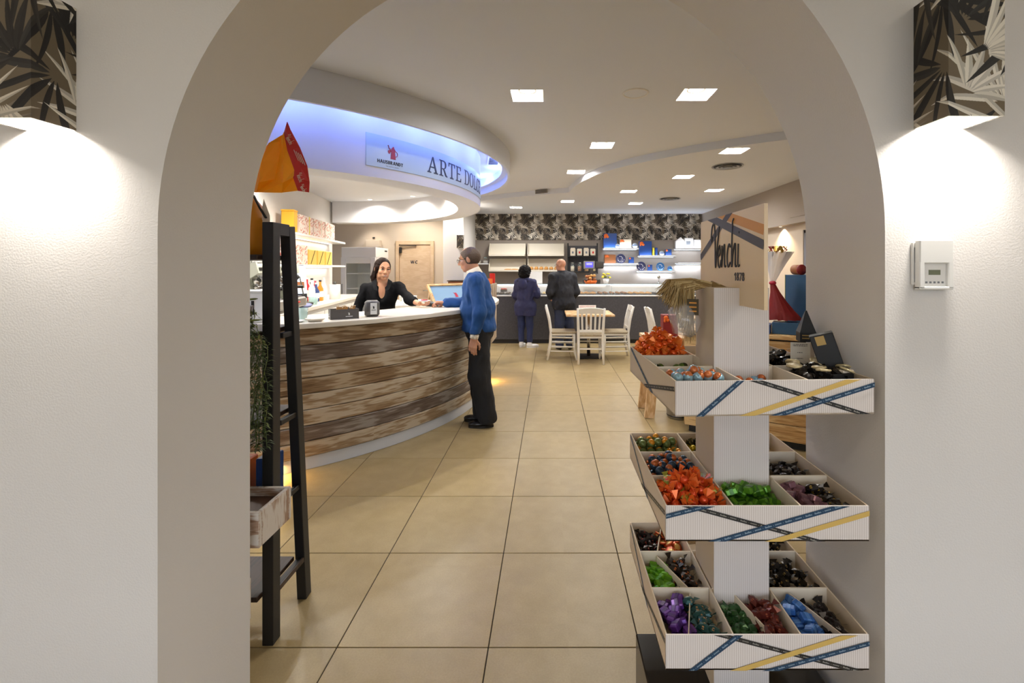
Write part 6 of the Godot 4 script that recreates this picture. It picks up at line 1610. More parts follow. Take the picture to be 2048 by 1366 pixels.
func ladder_shelf():
	var t := thing("ladder_shelf", "black wooden ladder shelf with dark boards standing behind the arch", "shelf", Vector3(-1.12, 0, -1.95))
	for x in [0.0, -0.85]:
		var f := obj("side_frame", MB.new().bar(Vector3(x, 0, 0.11), Vector3(x, 1.685, 0.11), 0.044, 0.05, 0.002), M.black_paint, t)
		obj("rear_leg", MB.new().bar(Vector3(x - 0.004, 0, -0.145), Vector3(x - 0.004, 1.68, -0.01), 0.042, 0.045, 0.002), M.black_paint, f)
		obj("top_rail", MB.new().box(Vector3(x, 1.66, 0.05), Vector3(0.04, 0.05, 0.07), 0.002), M.black_paint, f)
		for y in [1.22, 0.86, 0.53, 0.19]:
			obj("cross_rail", MB.new().box(Vector3(x, y, -0.02), Vector3(0.02, 0.022, 0.215 - y * 0.07), 0.002), M.black_paint, f)
	for y in [1.545, 1.24, 0.88, 0.505, 0.2]:
		obj("shelf_board", MB.new().box(Vector3(-0.425, y, 0.03 + (0.07 if y == 0.505 else 0.0)), Vector3(0.8, 0.02, 0.26 + (0.14 if y == 0.505 else 0.0)), 0.002), M.dark_wood, t)
	obj("shelf_tongue", MB.new().box(Vector3(0.0, 0.19, -0.02), Vector3(0.03, 0.02, 0.2)), M.dark_wood, t)
	# planter crates
	var boxes := [[Vector3(-1.3, 0.516, -1.705), Vector3(0.56, 0.125, 0.2), "whitewashed wooden planter crate on the ladder shelf"], [Vector3(-1.33, 0.211, -1.64), Vector3(0.46, 0.15, 0.09), "narrow whitewashed crate below the planter crate"]]
	for k in 2:
		var c := thing("planter_crate", boxes[k][2], "crate", boxes[k][0])
		var s: Vector3 = boxes[k][1]
		for q in [[Vector3(0, s.y / 2, s.z / 2 - 0.008), Vector3(s.x, s.y, 0.016)], [Vector3(0, s.y / 2, -s.z / 2 + 0.008), Vector3(s.x, s.y, 0.016)], [Vector3(s.x / 2 - 0.008, s.y / 2, 0), Vector3(0.016, s.y, s.z - 0.033)], [Vector3(-s.x / 2 + 0.008, s.y / 2, 0), Vector3(0.016, s.y, s.z - 0.033)]]:
			obj("crate_board", MB.new().box(q[0], q[1], 0.002), M.crate_wood, c)
		obj("soil", MB.new().box(Vector3(0, s.y * 0.4, 0), Vector3(s.x - 0.035, s.y * 0.7, s.z - 0.035)), M.choc, c)
	# trailing plant
	mk("vine_green", Color8(72, 88, 42), 0.55); mk("vine_pale", Color8(112, 122, 58), 0.55)
	var pl := thing("trailing_plant", "trailing rosemary-like plant hanging down the ladder shelf", "plant", Vector3(-1.16, 1.25, -1.74))
	var r := RandomNumberGenerator.new(); r.seed = 9
	obj("pot", MB.new().smooth().lathe(PackedVector2Array([Vector2(0, 0.01), Vector2(0.06, 0.01), Vector2(0.08, 0.1), Vector2(0.07, 0.1), Vector2(0, 0.08)]), 18, 0, TAU, at(Vector3(-0.1, 0, -0.06))), M.crate_wood, pl)
	for i in 30:
		var b := MB.new()
		var top := Vector3(r.randf_range(-0.1, 0.02), 0.09, r.randf_range(-0.06, 0.05))
		var l := r.randf_range(0.35, 0.75)
		if i < 3: l = 0.82
		var x1 := r.randf_range(-0.1, 0.055); var z1 := r.randf_range(0.0, 0.07)
		if i >= 22: x1 = r.randf_range(0.06, 0.085); l = r.randf_range(0.25, 0.62)
		var pts := []
		var n := int(l / 0.04)
		for k in n + 1:
			var u := k / float(n)
			pts.append(Vector3(lerpf(top.x, x1, minf(1.0, u * 3.0)) + 0.008 * sin(k * 1.3 + i), top.y + 0.03 * sin(minf(u * 6.0, PI)) - l * u, lerpf(top.z, z1, minf(1.0, u * 3.0)) + 0.006 * cos(k * 1.7 + i)))
		b.tube(pts, 0.0016, 4)
		for k in range(1, n + 1):
			for q in 9:
				var p: Vector3 = pts[k].lerp(pts[k - 1], q / 9.0)
				var a := r.randf() * TAU
				var dir := Vector3(cos(a), r.randf_range(-0.5, 0.4), sin(a)).normalized()
				var side := dir.cross(Vector3.UP).normalized() * 0.0036
				var e := p + dir * r.randf_range(0.02, 0.038) + Vector3(0, -0.005, 0)
				var md := p.lerp(e, 0.5) + Vector3(0, 0.004, 0)
				b.tri(p, md + side, md - side); b.tri(md - side, md + side, e)
		obj("vine", b, M.vine_green if i % 3 else M.vine_pale, pl).set_meta("kind", "stuff")
	for i in 4:
		var e := Vector3(r.randf_range(-0.06, 0.03), r.randf_range(0.05, 0.16), r.randf_range(0.0, 0.05))
		obj("leaf", MB.new().smooth().ball(e, Vector3(0.014, 0.004, 0.035), 8, 5, Transform3D(Basis(Vector3.UP, i * 1.1), Vector3.ZERO)), M.vine_pale, pl)
	gift("blue_gift_carton", "bright blue carton on the ladder shelf behind the vines", "carton", Vector3(-1.18, 0.516, -1.93), Vector3(0.06, 0.2, 0.1), M.navy_box, null)
	gift("orange_gift_carton", "orange patterned carton behind the vines on the ladder shelf", "carton", Vector3(-1.27, 0.516, -1.9), Vector3(0.07, 0.2, 0.08), M.orange_deco, null)
	# wrapped gift with a flaring yellow and red top
	mk("wrap_yellow", Color8(252, 196, 36), 0.45, 0.0, null, {"backlight_enabled": true, "backlight": Color(0.9, 0.6, 0.1)}); mk("wrap_red", Color8(196, 40, 28), 0.45); mk("wrap_orange", Color8(214, 136, 18), 0.5)
	var w := thing("wrapped_gift", "wrapped gift with flaring yellow and red printed paper on the ladder shelf", "gift", Vector3(-1.26, 1.557, -1.9))
	var body = MB.new().smooth()
	var prof := PackedVector2Array([Vector2(0, 0), Vector2(0.075, 0.0), Vector2(0.085, 0.05), Vector2(0.083, 0.14), Vector2(0.06, 0.2), Vector2(0.03, 0.24), Vector2(0.022, 0.26)])
	var seg := 22
	for s in seg:
		for i in prof.size() - 1:
			var f := func(k: int, j: int) -> Vector3:
				var a := TAU * k / seg
				var rr: float = prof[j].x * (1.0 + 0.06 * sin(k * 2.7) * minf(1.0, j * 0.5))
				return Vector3(sin(a) * rr, prof[j].y, cos(a) * rr)
			body.quad(f.call(s, i), f.call(s + 1, i), f.call(s + 1, i + 1), f.call(s, i + 1))
	obj("paper_body", body, M.wrap_orange, w)
	obj("ribbon_tie", MB.new().smooth().tube([Vector3(-0.02, 0.255, 0.02), Vector3(0.02, 0.262, 0.024), Vector3(0.05, 0.24, 0.03), Vector3(0.075, 0.19, 0.03), Vector3(0.1, 0.15, 0.03)], 0.008, 6, true, Vector2(1, 0.4)), M.ink, w)
	obj("gift_tag", MB.new().prism(PackedVector2Array([Vector2(0.085, 0.23), Vector2(0.11, 0.16), Vector2(0.112, 0.1), Vector2(0.078, 0.1), Vector2(0.078, 0.19)]), 0.02, 0.021), M.cream_box, w)
	# flare: rows from the tie to the outer edge (offsets from the gift's base)
	var o := Vector3(-1.26, 1.557, -1.9)
	var P := func(x: float, y: float, z: float) -> Vector3: return Vector3(x, y, z) - o
	var A := [P.call(-1.22, 1.815, -1.88), P.call(-1.2, 1.812, -1.87), P.call(-1.17, 1.81, -1.86), P.call(-1.1, 1.812, -1.88), P.call(-1.03, 1.818, -1.87)]
	var B := [P.call(-1.24, 1.86, -1.9), P.call(-1.18, 1.85, -1.855), P.call(-1.14, 1.87, -1.895), P.call(-1.085, 1.85, -1.86), P.call(-1.047, 1.88, -1.885)]
	var D := [P.call(-1.24, 1.95, -1.92), P.call(-1.18, 1.94, -1.87), P.call(-1.13, 1.95, -1.905), P.call(-1.09, 1.94, -1.87), P.call(-1.05, 1.905, -1.88)]
	var E := [P.call(-1.2, 2.0, -1.93), P.call(-1.16, 2.02, -1.89), P.call(-1.125, 2.03, -1.91), P.call(-1.1, 2.05, -1.885), P.call(-1.085, 1.99, -1.89)]
	var F := [P.call(-1.16, 2.0, -1.93), P.call(-1.13, 2.04, -1.9), P.call(-1.11, 2.06, -1.905), P.call(-1.1, 2.065, -1.89), P.call(-1.098, 2.06, -1.888)]
	sheet(w, "flared_paper", [A, B, D, E, F], M.wrap_yellow)
	var R0 := [A[4], B[4] + Vector3(-0.012, 0.004, 0.004), D[4], E[4], F[4], P.call(-1.083, 2.105, -1.885)]
	var R1 := [P.call(-0.984, 1.812, -1.87), P.call(-0.995, 1.86, -1.895), P.call(-0.996, 1.92, -1.88), P.call(-1.03, 2.0, -1.885), P.call(-1.065, 2.07, -1.88), P.call(-1.082, 2.106, -1.884)]
	var Rm := []
	for i in 6: Rm.append((R0[i] + R1[i]) * 0.5 + Vector3(0, 0, 0.008 * sin(i * 2.0)))
	sheet(w, "red_border", [R1, Rm, R0], M.wrap_red)
	var sc := MB.new()
	for q in [[P.call(-1.085, 2.04, -1.874), 0.026, -1.05], [P.call(-1.035, 1.885, -1.867), 0.024, -1.2], [P.call(-1.018, 1.835, -1.86), 0.02, -1.0]]:
		script_word(sc, VENCHI, q[1] * 0.55, 0.0007, Transform3D(Basis(Vector3.BACK, q[2]), q[0]))
	for q in 4: sc.bar(P.call(-1.045 + q * 0.009, 1.985 - q * 0.006, -1.868), P.call(-1.025 + q * 0.009, 1.94 - q * 0.006, -1.866), 0.003, 0.001)
	obj("lettering", sc, M.cream_box, w)

func right_side():
	# wooden counter set at an angle behind the arch
	var a := Vector3(1.24, 0, -4.2); var e := Vector3(2.75, 0, -3.32)
	var yaw := atan2(-(e.z - a.z), e.x - a.x)
	var L := a.distance_to(e)
	var t := thing("wooden_counter", "wooden plank display counter standing at an angle behind the sweet stand", "counter", a, yaw)
	obj("carcass", MB.new().box(Vector3(L / 2, 0.5, -0.34), Vector3(L - 0.02, 0.88, 0.62)), M.dark_wood, t)
	obj("plinth", MB.new().box(Vector3(L / 2, 0.03, -0.34), Vector3(L - 0.06, 0.06, 0.58)), M.black_paint, t)
	for i in 6:
		obj("plank", MB.new().box(Vector3(L / 2, 0.135 + i * 0.138, -0.014), Vector3(L, 0.133, 0.028), 0.003), M.counter_wood, t)
		obj("plank", MB.new().box(Vector3(-0.001, 0.135 + i * 0.138, -0.35), Vector3(0.026, 0.133, 0.62), 0.003), M.counter_wood, t)
	obj("worktop", MB.new().box(Vector3(L / 2, 0.925, -0.33), Vector3(L + 0.04, 0.035, 0.7), 0.004), M.counter_wood, t)
	var W := t.transform
	var bp := thing("blue_panettone_box", "large dark blue gift box with white print on the wooden counter", "gift box", W * Vector3(1.0, 0.943, -0.5), yaw - 0.25)
	obj("box_body", MB.new().box(Vector3(0, 0.25, 0), Vector3(0.36, 0.5, 0.2), 0.005), mk("deep_blue", Color8(44, 82, 116), 0.3), bp)
	obj("side_band", MB.new().box(Vector3(-0.182, 0.25, 0), Vector3(0.004, 0.5, 0.2)), mk("pistachio", Color8(206, 204, 140), 0.5), bp)
	var im := Image.create(64, 160, false, Image.FORMAT_RGB8); im.fill(Color8(44, 82, 116))
	print_rows(im, Rect2i(2, 2, 58, 110), 22, Color8(206, 214, 222), 31); im.fill_rect(Rect2i(4, 124, 30, 30), Color8(214, 222, 232))
	var pm := mk("box_print", Color(1, 1, 1), 0.4, 0.0, ImageTexture.create_from_image(im))
	var pb := MB.new(); pb.quad(Vector3(0.02, 0.06, 0.1008), Vector3(0.13, 0.06, 0.1008), Vector3(0.13, 0.3, 0.1008), Vector3(0.02, 0.3, 0.1008))
	obj("small_print", pb, pm, bp)
	for i in 3:
		gift(["navy_sweet_box", "teal_sweet_box", "dark_sweet_box"][i], ["low navy box under the red hamper on the wooden counter", "low teal box beside the red hamper", "low black box at the counter edge"][i], "box", W * Vector3([0.58, 0.82, 0.4][i], 0.943, [-0.12, -0.15, -0.36][i]), Vector3([0.26, 0.2, 0.24][i], [0.08, 0.1, 0.09][i], 0.16), [M.navy_box, M.deep_blue, M.gift_black][i], null, "", yaw)
	# red hamper in cellophane
	var h := thing("red_hamper", "red wrapped gift hamper tied under a cellophane fan with a gold bow", "gift hamper", W * Vector3(0.72, 1.04, -0.14), 0.0)
	mk("hamper_red", Color8(128, 26, 26), 0.5); mk("gold_foil", Color8(206, 168, 84), 0.25, 0.8)
	var sk = MB.new().smooth()
	var seg := 26
	for s in seg:
		var f := func(k: int, u: float) -> Vector3:
			var an := TAU * k / seg
			var rr := lerpf(0.02, 0.12, pow(u, 1.3)) * (1.0 + 0.3 * u * (1 if k % 2 else -1))
			return Vector3(sin(an) * rr + 0.09 * u, 0.33 - 0.31 * u, cos(an) * rr)
		for q in 4: sk.quad(f.call(s, q / 4.0 + 0.25), f.call(s + 1, q / 4.0 + 0.25), f.call(s + 1, q / 4.0), f.call(s, q / 4.0))
	obj("red_skirt", sk, M.hamper_red, h)
	var fan = MB.new().smooth()
	for s in seg:
		var f := func(k: int, u: float) -> Vector3:
			var an := TAU * k / seg
			var rr := lerpf(0.018, 0.1, u) * (1.0 + 0.34 * u * (1 if k % 2 else -1))
			return Vector3(sin(an) * rr + 0.05 * u, 0.335 + 0.27 * u, cos(an) * rr * 0.6)
		for q in 3: fan.quad(f.call(s, q / 3.0), f.call(s + 1, q / 3.0), f.call(s + 1, (q + 1) / 3.0), f.call(s, (q + 1) / 3.0))
	obj("cellophane_fan", fan, mk("cellophane_white", Color(0.95, 0.93, 0.93, 0.55), 0.3, 0.0, null, {"transparency": BaseMaterial3D.TRANSPARENCY_ALPHA}), h)
	obj("knot", MB.new().smooth().ball(Vector3(0, 0.335, 0), Vector3(0.03, 0.02, 0.03), 10, 8), mk("knot_red", Color8(170, 20, 52), 0.4), h)
	for i in 9:
		var an := i * 0.7
		obj("bow_loop", MB.new().tube([Vector3(0.04, 0.6, 0), Vector3(0.04 + cos(an) * 0.05, 0.65, sin(an) * 0.04), Vector3(0.04 + cos(an) * 0.085, 0.62 + 0.03 * sin(i * 2.0), sin(an) * 0.06), Vector3(0.04 + cos(an) * 0.04, 0.59, sin(an) * 0.03)], [0.004, 0.016, 0.013, 0.004], 5, true, Vector2(1, 0.3)), M.gold_foil if i % 4 else M.knot_red, h)
	# round copper tin further back
	var rt := thing("copper_tin", "round red and copper tin on top of the large dark blue box", "tin", W * Vector3(0.9, 1.444, -0.47), 0.2)
	obj("tin_body", MB.new().smooth().cyl(Vector3.ZERO, 0.045, 0.045, -0.04, 0.04, 20, Transform3D(Basis(Vector3.RIGHT, PI / 2), Vector3(0, 0.045, 0))), M.rust_wood, rt)
	obj("lid", MB.new().smooth().cyl(Vector3.ZERO, 0.047, 0.047, 0.04, 0.055, 20, Transform3D(Basis(Vector3.RIGHT, PI / 2), Vector3(0, 0.045, 0))), M.hamper_red, rt)
	# wooden trestle stand with slanting legs, a zinc bucket under it and a red box on it
	var s := thing("trestle_stand", "small wooden trestle stand with slanting legs behind the sweet stand", "stand", Vector3(1.2, 0, -4.75))
	obj("top_board", MB.new().box(Vector3(0, 0.79, 0), Vector3(0.46, 0.035, 0.4), 0.004), M.oak, s)
	for q in [[-1, 1], [1, 1], [-1, -1], [1, -1]]:
		obj("leg", MB.new().bar(Vector3(q[0] * 0.2, 0.0, q[1] * 0.17), Vector3(q[0] * 0.12, 0.775, q[1] * 0.12), 0.1, 0.03, 0.004), M.oak, s)
	obj("cross_beam", MB.new().box(Vector3(0, 0.42, 0), Vector3(0.34, 0.05, 0.03), 0.004), M.oak, s)
	var z := thing("zinc_bucket", "grey zinc bucket standing by the trestle legs", "bucket", Vector3(1.3, 0, -4.62))
	obj("bucket_body", MB.new().smooth().lathe(PackedVector2Array([Vector2(0, 0.005), Vector2(0.1, 0.0), Vector2(0.11, 0.01), Vector2(0.13, 0.2), Vector2(0.135, 0.205), Vector2(0.126, 0.2), Vector2(0.1, 0.015), Vector2(0, 0.012)]), 28), M.steel, z)
	obj("hoop", MB.new().smooth().lathe(PackedVector2Array([Vector2(0.111, 0.02), Vector2(0.116, 0.028), Vector2(0.113, 0.036)]), 28), M.dark_steel, z)
	gift("red_gift_box", "red gift box with orange leaves on the wooden trestle", "gift box", Vector3(1.23, 0.808, -4.7), Vector3(0.15, 0.22, 0.12), M.hamper_red, M.orange_deco)
	# outside the side window
	var ow := thing("blue_shutter", "blue shuttered wall outside the side window", "wall", Vector3(5.6, 0, -6.0))
	obj("wall_panel", MB.new().box(Vector3(0, 1.5, 0), Vector3(0.2, 3.0, 7.0)), mk("shutter_blue", Color8(52, 92, 150), 0.6), ow)
	for i in 9: obj("post", MB.new().box(Vector3(-0.12, 1.5, -2.8 + i * 0.7), Vector3(0.06, 3.0, 0.09), 0.004), M.white_paint, ow)

# ---------------------------------------------------------------- people
# A soft union of tapered bones and ellipsoids, meshed as surface nets.
class Field:
	var a := PackedVector3Array()
	var d := PackedVector3Array()
	var r0 := PackedFloat32Array()
	var dr := PackedFloat32Array()
	var inv := PackedFloat32Array()
	var ec := PackedVector3Array()
	var eb: Array[Basis] = []
	var er := PackedVector3Array()
	var sub_c := PackedVector3Array()
	var sub_r := PackedVector3Array()
	var sub_b: Array[Basis] = []
	var cuts: Array[Plane] = []
	var k := 0.03
	var amp := 0.0
	var wave := 60.0
	var fuzz: FastNoiseLite = null
	var stretch := Vector3.ONE
	func cap(p: Vector3, q: Vector3, ra: float, rb: float):
		a.append(p); d.append(q - p); r0.append(ra); dr.append(rb - ra); inv.append(1.0 / maxf((q - p).length_squared(), 1e-9))
		return self
	func ell(c: Vector3, r: Vector3, b := Basis()):
		ec.append(c); er.append(r); eb.append(b.inverse())
		return self
	func carve(c: Vector3, r: Vector3, b := Basis()):
		sub_c.append(c); sub_r.append(r); sub_b.append(b.inverse())
	static func edist(q: Vector3, r: Vector3) -> float:
		var k0 := (q / r).length()
		var k1 := (q / (r * r)).length()
		return k0 * (k0 - 1.0) / k1 if k1 > 1e-6 else -minf(r.x, minf(r.y, r.z))
	func one(i: int, p: Vector3) -> float:
		var n := a.size()
		if i < n:
			var w := p - a[i]
			var t := clampf(w.dot(d[i]) * inv[i], 0.0, 1.0)
			return (w - d[i] * t).length() - r0[i] - dr[i] * t
		return edist(eb[i - n] * (p - ec[i - n]), er[i - n])
	func value(p: Vector3, ix: PackedInt32Array) -> float:
		var acc := 1e3
		for i in ix:
			var v := one(i, p)
			var h := clampf(0.5 + 0.5 * (acc - v) / k, 0.0, 1.0)
			acc = lerpf(acc, v, h) - k * h * (1.0 - h)
		if amp > 0.0:
			if fuzz:
				acc += amp * fuzz.get_noise_3dv(p * wave * stretch)
			else:
				acc += amp * sin(p.y * wave + 3.0 * sin(p.x * wave * 0.31 + p.z * wave * 0.27)) * (0.5 + 0.5 * sin(p.x * 17.0 + p.y * 9.0 + p.z * 13.0))
		for c in cuts: acc = maxf(acc, c.distance_to(p))
		for i in sub_c.size(): acc = maxf(acc, -edist(sub_b[i] * (p - sub_c[i]), sub_r[i]))
		return acc
	func net(mb: MB, cell: float):
		var lo := Vector3.ONE * 1e3; var hi := -lo
		for i in a.size():
			var m := maxf(r0[i], r0[i] + dr[i]) * Vector3.ONE
			lo = lo.min(a[i] - m).min(a[i] + d[i] - m); hi = hi.max(a[i] + m).max(a[i] + d[i] + m)
		for i in ec.size():
			var m := maxf(er[i].x, maxf(er[i].y, er[i].z)) * Vector3.ONE
			lo = lo.min(ec[i] - m); hi = hi.max(ec[i] + m)
		lo -= Vector3.ONE * (cell * 2 + amp + k * 0.3); hi += Vector3.ONE * (cell * 2 + amp + k * 0.3)
		var N := 6
		var bs := N * cell
		var nb := Vector3i(((hi - lo) / bs).ceil())
		var reach := bs * 0.88
		var total := a.size() + ec.size()
		var verts := PackedVector3Array()
		var cells := {}
		var edges := PackedInt32Array()
		var vals := PackedFloat32Array(); vals.resize((N + 1) * (N + 1) * (N + 1))
		for bx in nb.x:
			for by in nb.y:
				for bz in nb.z:
					var o := lo + Vector3(bx, by, bz) * bs
					var mid := o + Vector3.ONE * bs * 0.5
					var dm := 1e3
					var ds := PackedFloat32Array(); ds.resize(total)
					for i in total:
						ds[i] = one(i, mid)
						dm = minf(dm, ds[i])
					if dm > reach + k + amp: continue
					var ix := PackedInt32Array()
					for i in total:
						if ds[i] < dm + 2.0 * reach + k: ix.append(i)
					if dm < -reach * 1.3 - k - amp and cuts.is_empty() and sub_c.is_empty(): continue
					var q := 0
					var neg := 0
					for x in N + 1:
						for y in N + 1:
							for z in N + 1:
								var v := value(o + Vector3(x, y, z) * cell, ix)
								vals[q] = v
								if v < 0.0: neg += 1
								q += 1
					if neg == 0 or neg == q: continue
					var n1 := N + 1; var n2 := n1 * n1
					for x in N:
						for y in N:
							for z in N:
								var i0 := x * n2 + y * n1 + z
								var c0 := vals[i0]
								var s := c0 < 0.0
								var gx := bx * N + x; var gy := by * N + y; var gz := bz * N + z
								var cx := (vals[i0 + n2] < 0.0) != s; var cy := (vals[i0 + n1] < 0.0) != s; var cz := (vals[i0 + 1] < 0.0) != s
								if not (cx or cy or cz or (vals[i0 + n2 + n1] < 0.0) != s or (vals[i0 + n2 + 1] < 0.0) != s or (vals[i0 + n1 + 1] < 0.0) != s or (vals[i0 + n2 + n1 + 1] < 0.0) != s): continue
								var sum := Vector3.ZERO; var cnt := 0
								for e in 12:
									var ea: int = EDGE[e * 2]; var eb2: int = EDGE[e * 2 + 1]
									var va := vals[i0 + (ea >> 2) * n2 + ((ea >> 1) & 1) * n1 + (ea & 1)]
									var vb := vals[i0 + (eb2 >> 2) * n2 + ((eb2 >> 1) & 1) * n1 + (eb2 & 1)]
									if (va < 0.0) != (vb < 0.0):
										var t := va / (va - vb)
										var pa := Vector3(ea >> 2, (ea >> 1) & 1, ea & 1); var pb := Vector3(eb2 >> 2, (eb2 >> 1) & 1, eb2 & 1)
										sum += pa.lerp(pb, t); cnt += 1
								cells[(gx * 2048 + gy) * 2048 + gz] = verts.size()
								verts.append(o + (Vector3(x, y, z) + sum / cnt) * cell)
								if cx: edges.append_array([gx, gy, gz, 0 if s else 3])
								if cy: edges.append_array([gx, gy, gz, 1 if s else 4])
								if cz: edges.append_array([gx, gy, gz, 2 if s else 5])
		mb.smooth(0)
		for i in range(0, edges.size(), 4):
			var x := edges[i]; var y := edges[i + 1]; var z := edges[i + 2]; var w := edges[i + 3]
			var ax := w % 3
			var p: int = cells.get((x * 2048 + y) * 2048 + z, -1)
			var q := -1; var r := -1; var s := -1
			if ax == 0:
				q = cells.get((x * 2048 + y - 1) * 2048 + z, -1); r = cells.get((x * 2048 + y - 1) * 2048 + z - 1, -1); s = cells.get((x * 2048 + y) * 2048 + z - 1, -1)
			elif ax == 1:
				q = cells.get((x * 2048 + y) * 2048 + z - 1, -1); r = cells.get(((x - 1) * 2048 + y) * 2048 + z - 1, -1); s = cells.get(((x - 1) * 2048 + y) * 2048 + z, -1)
			else:
				q = cells.get(((x - 1) * 2048 + y) * 2048 + z, -1); r = cells.get(((x - 1) * 2048 + y - 1) * 2048 + z, -1); s = cells.get((x * 2048 + y - 1) * 2048 + z, -1)
			if p < 0 or q < 0 or r < 0 or s < 0: continue
			if w < 3:
				mb.tri(verts[p], verts[s], verts[r]); mb.tri(verts[p], verts[r], verts[q])
			else:
				mb.tri(verts[p], verts[q], verts[r]); mb.tri(verts[p], verts[r], verts[s])

const EDGE := [0, 4, 1, 5, 2, 6, 3, 7, 0, 2, 1, 3, 4, 6, 5, 7, 0, 1, 2, 3, 4, 5, 6, 7]

# frame with x to the person's left, y up, z forward
func facing(fwd: Vector3, up := Vector3.UP) -> Basis:
	var z := fwd.normalized()
	var x := up.cross(z).normalized()
	return Basis(x, z.cross(x), z)

func head_field(c: Vector3, b: Basis, neck: Vector3, s := 1.0, smile := 0.0) -> Field:
	var f := Field.new(); f.k = 0.016 * s
	var L := func(x: float, y: float, z: float) -> Vector3: return c + b * Vector3(x, y, z) * s
	f.ell(L.call(0, 0.028, -0.014), Vector3(0.074, 0.09, 0.094) * s, b)
	f.ell(L.call(0, -0.04, 0.022), Vector3(0.057, 0.072, 0.064) * s, b)
	f.ell(L.call(0, -0.096, 0.056), Vector3(0.026, 0.018, 0.022) * s, b)
	f.cap(L.call(-0.028, 0.026, 0.074), L.call(0.028, 0.026, 0.074), 0.011 * s, 0.011 * s)
	f.cap(L.call(0, 0.016, 0.084), L.call(0, -0.024, 0.107), 0.007 * s, 0.0115 * s)
	f.cap(L.call(-0.012, -0.03, 0.092), L.call(0.012, -0.03, 0.092), 0.009 * s, 0.009 * s)
	for q in [-1, 1]:
		f.ell(L.call(q * 0.036, -0.022, 0.056), Vector3(0.026, 0.024, 0.024) * s, b)
		f.ell(L.call(q * 0.041, -0.07, 0.016), Vector3(0.017, 0.03, 0.036) * s, b)
		f.ell(L.call(q * 0.077, -0.006, -0.014), Vector3(0.009, 0.031, 0.019) * s, b * Basis(Vector3.UP, q * 0.35))
		f.carve(L.call(q * 0.031, 0.006, 0.096), Vector3(0.018, 0.011, 0.015) * s, b)
	f.cap(L.call(-0.02, -0.06, 0.078), L.call(0.02, -0.06, 0.078), 0.0075 * s, 0.0075 * s)
	f.cap(L.call(-0.015, -0.071, 0.075), L.call(0.015, -0.071, 0.075), 0.0075 * s, 0.0075 * s)
	f.cap(L.call(0, -0.05, -0.022), neck, 0.053 * s, 0.058 * s)
	return f

func face_parts(t: Node3D, c: Vector3, b: Basis, s: float, brow: Material, smile: float):
	for q in [-1, 1]:
		var e := c + b * Vector3(q * 0.031, 0.006, 0.072) * s
		var eye := obj("eye", MB.new().smooth().ball(Vector3.ZERO, Vector3(0.0135, 0.0078, 0.0125) * s, 12, 8, Transform3D(b, e)), M.eye_white, t)
		var g := b.z
		obj("iris", MB.new().smooth().ball(Vector3.ZERO, Vector3(0.0066, 0.0072, 0.006) * s, 10, 6, Transform3D(b, e + g * 0.0076 * s)), M.iris, eye)
		obj("eyelid", MB.new().smooth().tube([c + b * Vector3(q * 0.046, 0.006, 0.077) * s, c + b * Vector3(q * 0.038, 0.0125, 0.0845) * s, c + b * Vector3(q * 0.028, 0.0132, 0.086) * s, c + b * Vector3(q * 0.018, 0.007, 0.083) * s], 0.0024 * s, 6), brow, eye)
		obj("eyebrow", MB.new().smooth().tube([c + b * Vector3(q * 0.05, 0.026, 0.074) * s, c + b * Vector3(q * 0.036, 0.034, 0.085) * s, c + b * Vector3(q * 0.018, 0.031, 0.088) * s], [0.0022 * s, 0.0036 * s, 0.003 * s], 6), brow, t)
	var m := []
	for i in 7:
		var u := i / 3.0 - 1.0
		m.append(c + b * Vector3(u * (0.027 + 0.005 * smile), -0.0655 + smile * 0.013 * u * u, 0.0865 - 0.018 * u * u) * s)
	obj("lips", MB.new().smooth().tube(m, [0.0025 * s, 0.005 * s, 0.0062 * s, 0.006 * s, 0.0062 * s, 0.005 * s, 0.0025 * s], 6, true, Vector2(1, 1)), M.lips, t)
	if smile > 0.0:
		var te := []
		for i in 5:
			var u := (i / 2.0 - 1.0) * 0.78
			te.append(c + b * Vector3(u * 0.032, -0.0645 + smile * 0.013 * u * u, 0.0918 - 0.018 * u * u) * s)
		obj("teeth", MB.new().smooth().tube(te, 0.0026 * s, 5), M.eye_white, t)

# a hand from the wrist: dir along the fingers, palm = the way the palm faces, thumb = +1 or -1 side along dir x palm
func hand_field(w: Vector3, elbow: Vector3, dir: Vector3, palm: Vector3, thumb: float, curl: float, s := 1.0) -> Field:
	var f := Field.new(); f.k = 0.009
	var y := dir.normalized()
	var n := (palm - y * palm.dot(y)).normalized()
	var x := y.cross(n).normalized() * thumb
	f.cap(w + (elbow - w).normalized() * 0.05, w, 0.028 * s, 0.026 * s)
	for i in 4:
		var off := (1.5 - i) * 0.0195
		var kn := w + (y * (0.088 - 0.004 * absf(i - 1.0)) + x * off - n * 0.004) * s
		f.cap(w + x * off * 0.55 * s, kn, 0.0155 * s, 0.0115 * s)
		var l: float = [0.04, 0.045, 0.042, 0.032][i] * s
		var p := kn
		var ang := curl * (0.75 + 0.12 * i)
		var acc := ang * 0.55
		for j in 3:
			var dd := y * cos(acc) + n * sin(acc) + x * off * 0.8
			var q: Vector3 = p + dd.normalized() * l * [1.0, 0.66, 0.52][j]
			f.cap(p, q, [0.0098, 0.009, 0.0083][j] * s, [0.009, 0.0083, 0.0072][j] * s)
			p = q; acc += ang
	var t0 := w + (y * 0.022 + x * 0.024) * s
	var t1 := t0 + (y * 0.03 + x * 0.026 + n * 0.012) * s
	var t2 := t1 + (y * 0.03 + x * (0.012 - 0.01 * curl) + n * (0.006 + 0.012 * curl)) * s
	var t3 := t2 + (y * 0.022 - x * 0.006 * curl + n * 0.014 * curl) * s
	f.cap(t0, t1, 0.015 * s, 0.012 * s); f.cap(t1, t2, 0.0112 * s, 0.0098 * s); f.cap(t2, t3, 0.0096 * s, 0.008 * s)
	return f

